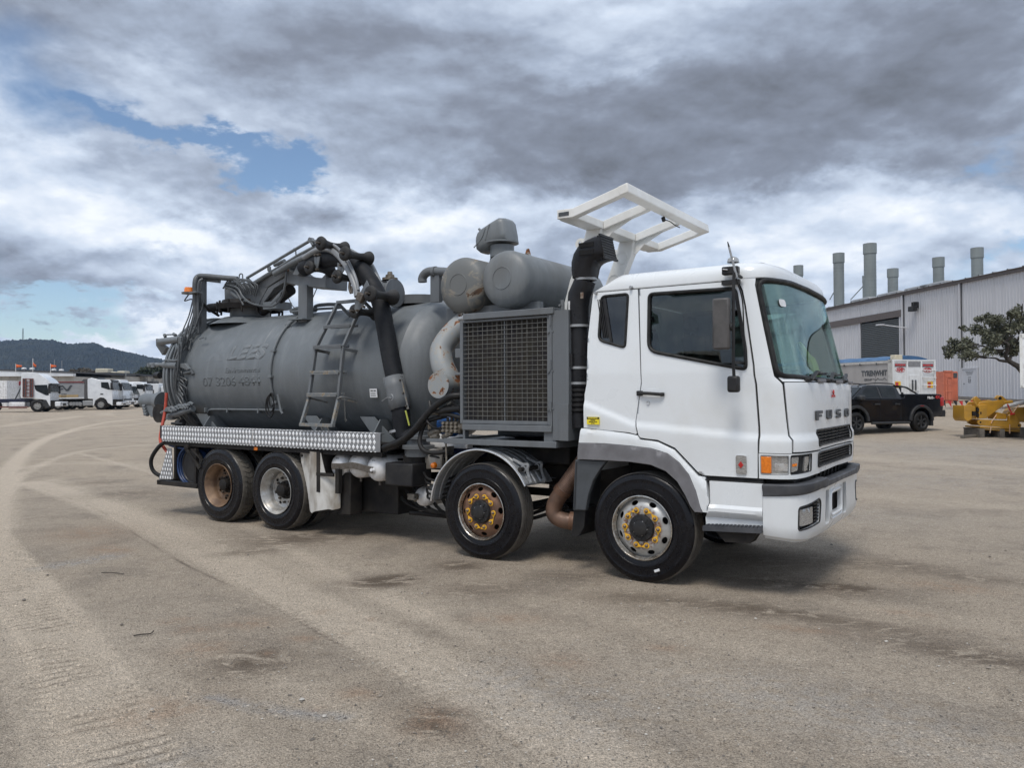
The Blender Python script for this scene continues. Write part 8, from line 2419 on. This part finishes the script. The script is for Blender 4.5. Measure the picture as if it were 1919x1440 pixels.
 # ================================================================== TREE at the right edge
def tree_right():
 D=41.0
 base=at(1950,745,D);g_=ground_z(base.x,D)
 t=empty('gum_tree',(base.x,D,g_),0);tag(t,'leaning dull green tree with an open crown in front of the warehouse wall','tree')
 def L(px,py,dy=0):p=at(px,py,D);return Vector((p.x-base.x,dy,p.z-g_))
 tr=MB()
 tr.tube([Vector((0.5,0,0)),L(1940,720),L(1919,699),L(1908,687),L(1892,678),L(1884,668)],[0.30,0.24,0.17,0.15,0.12,0.10],10)
 tr.build('trunk',M['bark'],t)
 limbs=[[(1892,678),(1875,676),(1862,672),(1848,670)],[(1884,668),(1882,655),(1875,645),(1873,632),(1868,615)],[(1880,658),(1862,655),(1845,650),(1820,642)],[(1884,668),(1895,650),(1902,630),(1898,605)],[(1848,670),(1830,668),(1805,660)],[(1875,645),(1890,630),(1880,610),(1885,590)],[(1919,699),(1925,660),(1925,610),(1915,570)],[(1892,678),(1900,668),(1912,660)]]
 r_=random.Random(3)
 for i,lm in enumerate(limbs):
  pts=smoothpath([L(*p,dy=r_.uniform(-0.3,0.3)*j)for j,p in enumerate(lm)],4)
  MB().tube(pts,[0.09*(1-0.8*k/len(pts))for k in range(len(pts))],7).build('limb',M['bark'],t)
 tw=MB()
 blobs=[]
 for px,py,rad in((1795,655,13),(1805,668,11),(1812,648,15),(1820,665,13),(1830,650,14),(1800,640,9),(1838,660,11),(1845,640,15),(1835,625,10),(1850,615,14),(1862,602,14),(1878,600,13),(1892,592,12),(1870,622,16),(1888,618,14),(1902,612,12),(1858,635,13),(1893,640,13),(1905,635,11),(1905,655,12),(1895,660,9),(1912,660,9),(1822,612,6),(1817,618,5),(1840,605,8),(1790,665,8),(1868,590,8),(1850,596,8),(1915,600,8),(1916,577,8),(1925,570,14),(1930,600,20),(1935,640,22),(1945,590,22),(1788,650,6),(1878,640,12),(1830,640,12)):
  p=L(px,py,r_.uniform(-0.9,0.9));blobs.append((p.x,p.y,p.z,rad/FPX*D))
  a=L(1870,650,0)
  if rad>8:tw.tube([p,p*0.6+a*0.4],[0.012,0.03],5)
 tw.build('twigs',M['bark'],t)['kind']='stuff'
 leafy('crown',M['leaf'],t,[(x,y,z,r*0.92)for x,y,z,r in blobs],7600,0.10,11)['kind']='stuff'
tree_right()
# ================================================================== LEFT: parked trucks
WHITE2=simple('white truck paint',(0.72,0.74,0.76),(0.62,0.64,0.66),0.3,0,1.5,0.4)
GREYB=simple('grey tipper body',(0.30,0.305,0.315),(0.24,0.245,0.25),0.5,0,1.2)
TAN=simple('tan timber board',(0.42,0.30,0.14),(0.34,0.24,0.12),0.7)
REDBR=simple('red oxide steel',(0.16,0.055,0.045),(0.11,0.04,0.034),0.6)
NAVY=simple('navy chassis paint',(0.015,0.02,0.05),(0.01,0.012,0.03),0.5)
M['truck_glass']=simple('dull dark windscreen',(0.030,0.038,0.042),(0.055,0.066,0.070),0.25,0,2.0,spec=0.1)
class Side:
 """a vehicle seen side on: its near side is a vertical plane through a known wheel"""
 def __init__(self,name,px,py,D,ang,label,cat,group=None):
  p=at(px,py,D)
  self.g=ground_z(p.x,D)
  self.f=Vector((math.cos(R(ang)),math.sin(R(ang)),0));self.n=Vector((-self.f.y,self.f.x,0))
  self.P=Vector((p.x,D,self.g));self.px=px;self.D=D
  self.root=empty(name,tuple(self.P),R(ang));tag(self.root,label,cat,group)
  self.zs=1.0
  # wheels touch where the ground is: rest everything on it
  d=ray(px,py)
  self.k=None
 def L(self,px,py):
  d=ray(px,py);o=Vector((0,0,CAM_H))
  t=(self.P-o).dot(self.n)/d.dot(self.n)
  q=o+d*t-self.P
  return(q.dot(self.f),q.z)
 def slab(self,name,pts,y0,y1,mat_,bev=0.02,parent=None):
  return MB().prism([self.L(*p)for p in pts],y0,y1,'xz').build(name,mat_,parent or self.root,bev)
def cab(S,c,o,wheels,front,roofpts,doorwin,win,W_=2.45,extra=None):
 """c: maps the crop's own coordinates to the photograph"""
 q=lambda pts:[c(*p)for p in pts]
 S.slab('cab',q(roofpts),0.0,W_,WHITE2,0.06)
 S.slab('door_window',q(doorwin),-0.012,0.02,M['car_glass'],0.0)
 S.slab('far_window',q(doorwin),W_-0.02,W_+0.012,M['car_glass'],0.0)
 (xt,zt_),(xb,zb_)=S.L(*c(*win[0])),S.L(*c(*win[1]))
 xt+=0.07;xb+=0.07
 MB().add([(xt+0.02,0.12,zt_),(xt+0.02,W_-0.12,zt_),(xb+0.02,W_-0.06,zb_),(xb+0.02,0.06,zb_),(xt-0.1,0.12,zt_),(xt-0.1,W_-0.12,zt_),(xb-0.1,W_-0.06,zb_),(xb-0.1,0.06,zb_)],[(0,3,2,1),(4,5,6,7),(0,1,5,4),(3,7,6,2),(0,4,7,3),(1,2,6,5)]).build('windscreen',M['truck_glass'],S.root,0.0)
 # grille, bumper, lamps
 xf,zf1=S.L(*c(*front[0]));_,zf0=S.L(*c(*front[1]))
 xf=max(xf,xb)
 gr_=MB()
 hgt=zf1-zf0
 for k in range(4):gr_.box(xf,xf+0.03,0.5,W_-0.5,zf0+hgt*(0.50+0.12*k),zf0+hgt*(0.55+0.12*k))
 gr_.build('grille',M['black'],S.root)
 bm_=MB().box(xf-0.35,xf+0.06,0.0,W_,zf0,zf0+hgt*0.34).build('bumper',WHITE2,S.root,0.05)
 for y in(0.12,W_-0.52):
  MB().box(xf+0.05,xf+0.075,y,y+0.4,zf0+hgt*0.16,zf0+hgt*0.30).build('headlight',M['lens'],S.root,0.01)
 MB().box(xf+0.05,xf+0.07,0.75,W_-0.75,zf0+0.05,zf0+hgt*0.22).build('bumper_intake',M['black'],S.root)
 for y in(-0.28,W_+0.10):
  MB().box(xt-0.05,xt+0.12,y,y+0.18,zt_-0.75,zt_-0.1).box(xt-0.0,xt+0.03,min(y,y+0.18),max(y,y+0.3),zt_-0.12,zt_-0.08).build('mirror',M['black'],S.root,0.02)
 MB().box(xb-1.6,xf-0.3,0.15,W_-0.15,0.45,0.95).build('engine_bay',M['under'],S.root)
def heavy_wheels(S,xs,rim='steel',W_=2.45,rad=0.5):
 for x in xs:
  small_wheel(S.root,x,0.0,rad,0.3,8,rim,False,0.56,dish=0.05)
  small_wheel(S.root,x,W_,rad,0.3,8,rim,True,0.56,dish=0.05)
cA_=lambda x,y:(x/12.0,670+y/12.0)
SA=Side('prime_mover',69.8,762,63.5,16,'white prime mover with a high roof fairing and red oxide rack behind its cab','truck','white trucks parked along the far left')
cab(SA,cA_,None,None,[(1340,790),(1340,1105)],[(470,920),(455,860),(480,345),(700,345),(860,360),(1090,500),(1240,580),(1110,600),(1130,780),(1335,785),(1340,960),(1335,1105),(1110,1105),(1110,960),(760,930)][0:0]or[(470,920),(458,860),(480,345),(700,345),(860,360),(1075,500),(1150,585),(1080,600),(1125,790),(1128,1100),(1115,1100),(1040,960),(760,925)],[(770,625),(1060,618),(1100,850),(1040,858),(820,755),(790,710)],[(1095,610),(1130,775)])
SA.slab('roof_visor',[cA_(*p)for p in[(1080,590),(1150,583),(1160,615),(1090,615)]],0.1,2.35,M['matt_black'],0.01)
SA.slab('side_skirt',[cA_(*p)for p in[(960,960),(1110,975),(1110,1140),(1000,1140)]],0.02,0.5,M['matt_black'],0.02)
SA.slab('mudguard',[cA_(*p)for p in[(700,1100),(700,1000),(780,950),(900,945),(970,1000),(1000,1110),(960,1110),(900,990),(780,990),(730,1100)]],0.0,0.5,M['matt_black'],0.02)
heavy_wheels(SA,[0.0,-3.75])
rk=empty('cab_rack',(0,0,0),0,SA.root)
(xa_,zt1)=SA.L(*cA_(530,485));(xb_,zb1)=SA.L(*cA_(745,890))
for k in range(6):
 z=zb1+(zt1-zb1)*k/5
 MB().box(xa_,xb_,-0.12,-0.06,z-0.03,z+0.03).build('rack_bar',REDBR,rk)
for x in(xa_,xa_+(xb_-xa_)*0.28,xa_+(xb_-xa_)*0.72,xb_):
 MB().box(x-0.035,x+0.035,-0.14,-0.05,zb1,zt1+0.02).build('rack_post',REDBR,rk)
for k in range(5):
 z=zb1+(zt1-zb1)*(k+0.5)/5
 MB().box(xa_+0.02,xa_+(xb_-xa_)*0.24,-0.10,-0.07,z-0.13,z+0.13).build('rack_plate',M['guard'],rk)
 MB().box(xb_-(xb_-xa_)*0.24,xb_-0.02,-0.10,-0.07,z-0.13,z+0.13).build('rack_plate',M['guard'],rk)
SA.slab('chassis',[cA_(*p)for p in[(-700,950),(560,930),(700,960),(700,1010),(-700,1040)]],0.7,1.75,NAVY,0.0)
SA.slab('side_tanks',[cA_(*p)for p in[(190,1010),(550,1010),(550,1110),(190,1115)]],0.1,0.6,M['airtank'],0.05)
SA.slab('side_rail',[cA_(*p)for p in[(-700,1105),(640,1105),(640,1125),(-700,1140)]],-0.02,0.1,REDBR,0.0)
SA.slab('side_rail',[cA_(*p)for p in[(190,1140),(600,1130),(600,1150),(190,1160)]],0.0,0.1,REDBR,0.0)
MB().tube([(SA.L(*cA_(330,950))[0],0.1,SA.L(*cA_(330,950))[1]),(SA.L(*cA_(520,570))[0],0.1,SA.L(*cA_(520,570))[1])],0.05,6).build('rack_brace',M['guard'],SA.root)
# white and grey site boxes at the far left
a0=at(0,745,80);g_=ground_z(a0 .x,80)
sb=empty('site_container',(at(-24,745,80).x,80,g_),0);tag(sb,'white storage container at the extreme left behind the prime mover','container')
wdt=at(12.5,745,80).x-at(-24,745,80).x
MB().box(0,wdt,0,2.4,0.15,at(0,714,80).z-g_).build('box',M['airtank'],sb,0.02)
rb=MB()
for k in range(int(wdt/0.25)):rb.box(0.05+0.25*k,0.15+0.25*k,-0.03,0.0,0.3,at(0,714,80).z-g_-0.1)
rb.build('wall_ribs',M['airtank'],sb)
k0=at(13,745,82);g_=ground_z(k0 .x,82)
ks=empty('site_shelter',(k0 .x,82,g_),0);tag(ks,'grey open fronted shelter with a ragged dark red valance beside the white container','shelter')
wdt=at(39,745,82).x-k0 .x;hh=at(0,715,82).z-g_
MB().box(0,wdt,0.6,2.0,0.0,hh-0.1).build('back_wall',simple('grey partition',(0.17,0.175,0.18),(0.13,0.13,0.135),0.6),ks)
for x in(0.05,wdt*0.36,wdt-0.05):MB().box(x-0.05,x+0.05,0.0,0.1,0,hh).build('post',M['alu'],ks)
vl=[]
for k in range(25):vl.append((wdt*k/24,hh-0.42-0.12*math.sin(k*1.3)-0.08*math.sin(k*2.9)))
MB().prism([(0,hh+0.05),(wdt,hh)][::-1]+vl,-0.03,0.02,'xz').build('valance',simple('dark red cloth',(0.28,0.02,0.035),(0.18,0.015,0.02),0.8),ks)
cB_=lambda x,y:(100+x/9.138,680+y/9.138)
SB_=Side('tipper_truck',100+812/9.138,760,69.5,14,'white tipper truck with a grey body marked FV, second of the parked trucks','truck','white trucks parked along the far left')
cab(SB_,cB_,None,None,[(1150,560),(1150,735)],[(585,600),(580,285),(650,260),(780,290),(960,292),(985,310),(1010,460),(1015,735),(1005,735),(930,690),(905,640),(860,605),(800,600),(720,650),(690,745),(672,745),(675,625),(590,620)],[(815,335),(940,335),(975,462),(945,462),(820,425)],[(985,325),(1012,465)])
SB_.slab('roof_cover',[cB_(*p)for p in[(625,252),(760,252),(785,305),(660,305)]],0.1,2.35,M['matt_black'],0.03)
SB_.slab('sun_visor',[cB_(*p)for p in[(955,290),(1000,292),(1020,325),(975,322)]],0.1,2.35,M['matt_black'],0.01)
SB_.slab('door_grip',[cB_(*p)for p in[(805,530),(855,530),(855,548),(805,548)]],-0.03,0.02,M['black'],0.01)
tb_=SB_.slab('tipper_body',[cB_(*p)for p in[(-60,345),(530,340),(530,625),(-60,635)]],0.0,2.45,GREYB,0.02)
SB_.slab('body_rim',[cB_(*p)for p in[(-60,325),(480,320),(530,330),(530,345),(-60,345)]],-0.05,0.1,simple('dull red rim',(0.20,0.05,0.05),None,0.5),0.0)
SB_.slab('head_board',[cB_(*p)for p in[(475,325),(520,280),(585,278),(585,625),(530,625),(530,345)]],0.0,2.45,simple('dark grey head board',(0.085,0.08,0.08),None,0.5),0.01)
SB_.slab('timber_board',[cB_(*p)for p in[(100,555),(430,550),(430,590),(100,590)]],-0.05,-0.01,TAN,0.0);SB_.slab('timber_board',[cB_(*p)for p in[(100,600),(530,592),(530,610),(100,620)]],-0.05,-0.01,M['label_white'],0.0)
SB_.slab('body_letter',[cB_(*p)for p in[(55,388),(165,388),(235,462),(290,385),(328,385),(262,480),(220,488),(155,412),(55,412)]],-0.03,0.0,M['guard'],0.0)
SB_.slab('body_letter',[cB_(*p)for p in[(75,440),(155,440),(175,460),(95,462),(95,500),(75,500)]],-0.03,0.0,M['guard'],0.0)
SB_.slab('chassis',[cB_(*p)for p in[(-80,640),(700,630),(700,680),(-80,690)]],0.6,1.85,M['under'],0.0)
tk_=MB()
for k in range(4):
 q=SB_.L(*cB_(300+50*k,705));tk_.tube([(q[0],0.05,q[1]),(q[0],0.6,q[1])],0.17,12)
tk_.build('air_tanks',M['alu'],SB_.root);SB_.slab('fuel_tank',[cB_(*p)for p in[(495,650),(670,645),(670,735),(495,742)]],0.05,0.6,M['alu'],0.05)
heavy_wheels(SB_,[0.0,-3.45,-4.8])
def plain_cab(name,px,D,label,prof,win,dwin,front,wheel_off=0.0,ang=10,mat_=None):
 S=Side(name,px,760,D,ang,label,'truck','white trucks parked along the far left')
 cab(S,lambda x,y:(x,y),None,None,front,prof,dwin,win)
 heavy_wheels(S,[0.0,-3.4])
 MB().box(-6.5,-1.2,0.7,1.75,0.6,0.95).build('chassis',M['under'],S.root)
 return S
C3=plain_cab('rigid_truck',208,72.5,'white truck cab with a bare chrome and mesh front, third of the parked trucks',[(186,757),(186,712),(224,712),(226,716),(231,730),(232,760),(219,760),(214,750),(204,748),(196,758)],[(226,717.5),(231,731)],[(208,717),(224,717),(228,731),(210,729)],[(240,735),(240,759)])
C4=plain_cab('service_truck',222,78,'truck with a dark visor between the two white cabs, fourth of the parked trucks',[(200,752),(200,719),(240,719),(243,723),(250,738),(250,757),(234,757),(228,749),(218,748),(210,754)],[(243,724),(250,739)],[(225,724),(241,724),(245,736),(226,734)],[(256,740),(256,757)])
C5=plain_cab('cab_chassis_truck',257,80,'white truck with dark side window at the end of the row before the grey tank',[(241,752),(239,716),(262,716),(269,719),(274,731),(275,755),(268,755),(263,747),(254,745),(247,752)],[(269,720),(274,732)],[(256,721),(268,721),(269,730),(256,729)],[(282,736),(282,754)])
MB().box(0.9,1.5,0.1,2.35,2.45,2.7).build('roof_cover',M['matt_black'],C5 .root,0.03)
a=at(290,750,84);g_=ground_z(a.x,84)
wk=empty('wrecked_cab',(a.x,84,g_),0);tag(wk,'half hidden white cab and dark chassis parts behind the rear of the grey tank','truck')
MB().box(-0.6,0.4,0,2.2,1.1,2.5).box(0.55,1.5,0.2,2.0,1.2,2.2).build('cab',WHITE2,wk,0.1);MB().box(-1.2,2.4,0.3,2.0,0.3,1.3).box(-0.7,-0.1,-0.05,0.1,1.3,1.8).build('chassis',M['under'],wk,0.02)
for x in(-0.5,1.7):MB().lathe([(0,0.2),(0,0.48),(0.3,0.48),(0.3,0.2)],20,(x,0.1,0.48),'y').build('wheel',M['rubber'],wk)
# ---- long low buildings behind the trucks
def shed(name,label,px0,px1,ytop,D,fascia,wall,yfas,deep=18,rz=0.0,roofc='roof_sheet',yt2=None):
 a=at(px0,ytop,D);b=at(px1,yt2 or ytop,D);g_=ground_z(a.x,D)-0.3
 s_=empty(name,(a.x,D,g_),rz);tag(s_,label,'building')
 W_=(b-a).x;z1=a.z-g_;z2=b.z-g_;zf=z1-(yfas-ytop)/FPX*D
 n=max(3,int(W_/1.1))
 for k in range(n):
  MB().box(W_*k/n+0.02,W_*(k+1)/n-0.02,0.30+0.02*(k%2),0.5,0,zf+0.02).build('wall_panel',wall,s_)
 MB().prism([(-0.2,zf),(W_+0.2,zf),(W_+0.2,z2),(-0.2,z1)],-0.4,0.35,'xz').build('fascia',fascia,s_)
 MB().prism([(-0.3,z1+0.02),(W_+0.3,z2+0.02),(W_+0.3,z2+0.22),(-0.3,z1+0.22)],-0.5,deep,'xz').build('roof',M[roofc],s_)
 MB().box(0,W_,0.5,deep,0,zf-0.05).build('inner_block',wall,s_)
 return s_,z1,g_
wf=simple('white fascia',(0.66,0.69,0.72),(0.58,0.60,0.63),0.5,0,0.3)
bw_=simple('pale render wall',(0.44,0.42,0.385),(0.34,0.32,0.29),0.8,0,0.5)
dkr=simple('dark roof edge',(0.06,0.062,0.068),None,0.6);M['dkr']=dkr
shed('long_shed','long low white fronted shed with a dark roof edge behind the parked trucks',-60,137,693,112,wf,bw_,706,roofc='dkr',yt2=700)
shed('rendered_building','beige rendered building with a dark roof beyond the tipper truck',80,206,702.5,125,M['dkr'],bw_,704,roofc='dkr',yt2=701)
shed('low_offices','low pale offices with dark openings beyond the white truck cabs',176,272,701,135,M['dkr'],simple('pale office wall',(0.40,0.38,0.34),(0.12,0.12,0.12),0.7,0,0.9),705,roofc='dkr',yt2=706)
for px,w in((190,2.2),(212,1.0),(226,1.3)):
 a=at(px,702,134)
 tag(MB().box(a.x-w/2,a.x+w/2,134,136,a.z-0.3,a.z+0.7*w/1.5).build('rooftop_unit',simple('cream unit',(0.5,0.46,0.36),None,0.6),None,0.15),{190:'widest cream rooftop unit on the low offices',212:'smallest cream rooftop unit on the low offices',226:'rightmost cream rooftop unit on the low offices'}[px],'roof unit')
 # roof ventilators and flags on the long shed
for i,(px,py)in enumerate(((45,691.5),(60,692),(101,694),(115,694.5))):
 p=at(px,py,113);r=0.26
 v=MB().lathe([(-0.28,0.15),(-0.1,0.16),(-0.08,0.30),(0.02,0.34),(0.14,0.28),(0.2,0.0)],14,tuple(p),'z')
 for k in range(12):v.bar(p+Vector((0.30*math.cos(k*PI/6),0.30*math.sin(k*PI/6),-0.1)),p+Vector((0.24*math.cos(k*PI/6+.3),0.24*math.sin(k*PI/6+.3),0.16)),0.05,0.02)
 tag(v.build('roof_ventilator',M['airtank'],None),['leftmost white ventilator on the long shed roof','white ventilator under the tall flag pole','white ventilator under the right orange flag','rightmost white ventilator on the long shed roof'][i],'ventilator','round roof ventilators')
org=simple('orange flag cloth',(0.72,0.15,0.04),(0.55,0.10,0.03),0.8)
for i,(px,y0,y1,w,dr)in enumerate(((29.5,695,682,0.85,0.0),(61.5,694,672,0.45,-0.35),(94.5,697,682,0.8,0.0))):
 a=at(px,y0,111);b=at(px,y1,111)
 f_=empty('flag',tuple(a),0);tag(f_,['orange flag on a short pole at the left of the shed roof','small drooping orange flag on the tallest pole','orange flag on the right of the shed roof'][i],'flag','orange flags on the shed')
 MB().tube([(0,0,-0.8),(0,0,b.z-a.z)],0.035,6).build('pole',M['airtank'],f_)
 h=b.z-a.z;V=[]
 top_=h-(0.0 if i!=1 else 0.45)
 for k in range(9):
  x=w*k/8;V+=[(x,0.10*math.sin(k*1.1),top_-0.1-(0.18 if dr==0 else 0.9)*x),(x,0.10*math.sin(k*1.1),top_-0.62-0.10*x+(0.25*(x/w)if dr==0 else-0.45*x))]
 m=MB().add(V,[(2*k,2*k+1,2*k+3,2*k+2)for k in range(8)]);o=m.build('cloth',org,f_);o.modifiers.new('s','SOLIDIFY').thickness=0.01
for px,y0,y1 in((102,690,674),(116,692,676),(236,700,694)):
 a=at(px,y0,118);b=at(px,y1,118)
 tag(MB().tube([a-Vector((0,0,3)),b],0.04,5).build('aerial_pole',M['alu'],None),{102:'thin grey pole rising behind the right orange flag',116:'thin grey pole right of the orange flags',236:'white pole above the low offices'}[px],'pole')
 # ---- trees behind: a dense dark one beside the tank and a palm among the trucks
def bush(name,label,blobs_px,D,count,size,mat_,seed,trunk=None):
 c=at(blobs_px[0][0],blobs_px[0][1],D);g_=ground_z(c.x,D)
 t=empty(name,(c.x,D,g_),0);tag(t,label,'tree','trees beyond the sheds')
 r_=random.Random(seed);bl=[]
 for px,py,rad in blobs_px:
  p=at(px,py,D);bl.append((p.x-c.x,r_.uniform(-1,1)*rad/FPX*D,p.z-g_,rad/FPX*D))
 leafy('crown',mat_,t,bl,count,size,seed)['kind']='stuff'
 MB().tube([(0,0,0),(0.2,0,bl[0][2])],[0.35,0.15],8).build('trunk',M['bark'],t)
 return t
bush('gum_tree','dark spreading tree just behind the rear end of the grey tank',[(285,702,16),(262,708,12),(272,700,12),(300,695,15),(268,718,14),(285,720,16),(305,712,18),(262,722,12),(320,705,20),(300,727,16),(340,715,20)],150,6500,0.42,M['leaf_far'],21)
bush('gum_tree','low dull tree over the roof of the beige building',[(150,698,8),(165,698,7),(140,699,6),(178,700,6)],190,1500,0.45,leafmat('brown green leaf',(0.07,0.062,0.05),(0.12,0.105,0.085)),22)
def palm():
 D=96;a=at(238,712,D);g_=ground_z(a.x,D)
 t=empty('palm_tree',(a.x,D,g_),0);tag(t,'yellow green palm showing above the white truck cabs','tree')
 h=a.z-g_-0.6
 MB().tube([(0,0,0),(0,0,h)],[0.22,0.18],10).build('trunk',M['bark'],t)
 pm=leafmat('palm frond',(0.10,0.11,0.04),(0.20,0.18,0.07));r_=random.Random(4)
 for k in range(22):
  az_=r_.uniform(0,2*PI);el_=r_.uniform(-0.3,1.3);L_=r_.uniform(1.0,1.5)
  pts=[Vector((math.cos(az_)*math.cos(el_)*L_*s,math.sin(az_)*math.cos(el_)*L_*s,h+math.sin(el_)*L_*s-0.7*L_*s*s))for s in np.linspace(0,1,8)]
  m=MB()
  for i in range(1,8):
   d=(pts[i]-pts[i-1]).normalized();sd=d.cross(Vector((0,0,1))).normalized()
   for e in(-1,1):
    m.add([pts[i-1],pts[i],pts[i]+sd*e*0.28*(1.1-i/8)+Vector((0,0,-0.12))+d*0.1],[(0,1,2)])
  m.build('frond',pm,t,smooth=False)
palm()
# low bushland beyond the yard so the horizon is never bare
def scrub():
 r=np.random.RandomState(9);V=[];F=[];n=0
 for k in range(30000):
  x=r.uniform(-420,900);y=330+260*r.rand()
  if-150<x/y*FPX+960-960 and False:continue
  px_=x/y*FPX+960
  if px_<300 and px_>-300:continue
  z=ground_z(x,200)+r.rand()**1.5*8
  s=r.uniform(1.0,2.6);a=r.normal(size=3);a/=np.linalg.norm(a);b=np.cross(a,r.normal(size=3));b/=np.linalg.norm(b);c=np.array([x,y,z])
  V+=[tuple(c-a*s),tuple(c-b*s),tuple(c+a*s),tuple(c+b*s)];F.append((n,n+1,n+2,n+3));n+=4
 me=bpy.data.meshes.new('bushland');me.from_pydata(V,[],F);me.materials.append(M['leaf_far'])
 o=bpy.data.objects.new('bushland',me);C.objects.link(o);tag(o,'far line of dark bush beyond the yard','bush',kind='stuff')
scrub()
# ---- faint haze in the air
hz=MB().box(-2450,2450,-2450,2450,-3,150).build('haze',[],None,smooth=False)
hm_=bpy.data.materials.new('thin haze');hm_.use_nodes=True
hg=NT(hm_.node_tree);ho=hg.n('ShaderNodeOutputMaterial');pv=hg.n('ShaderNodeVolumePrincipled')
pv.inputs['Color'].default_value=(0.50,0.70,1.0,1);pv.inputs['Density'].default_value=0.00012;pv.inputs['Anisotropy'].default_value=0.2
hg.t.links.new(pv.outputs[0],ho.inputs['Volume'])
hz.data.materials.append(hm_)
tag(hz,kind='stuff')
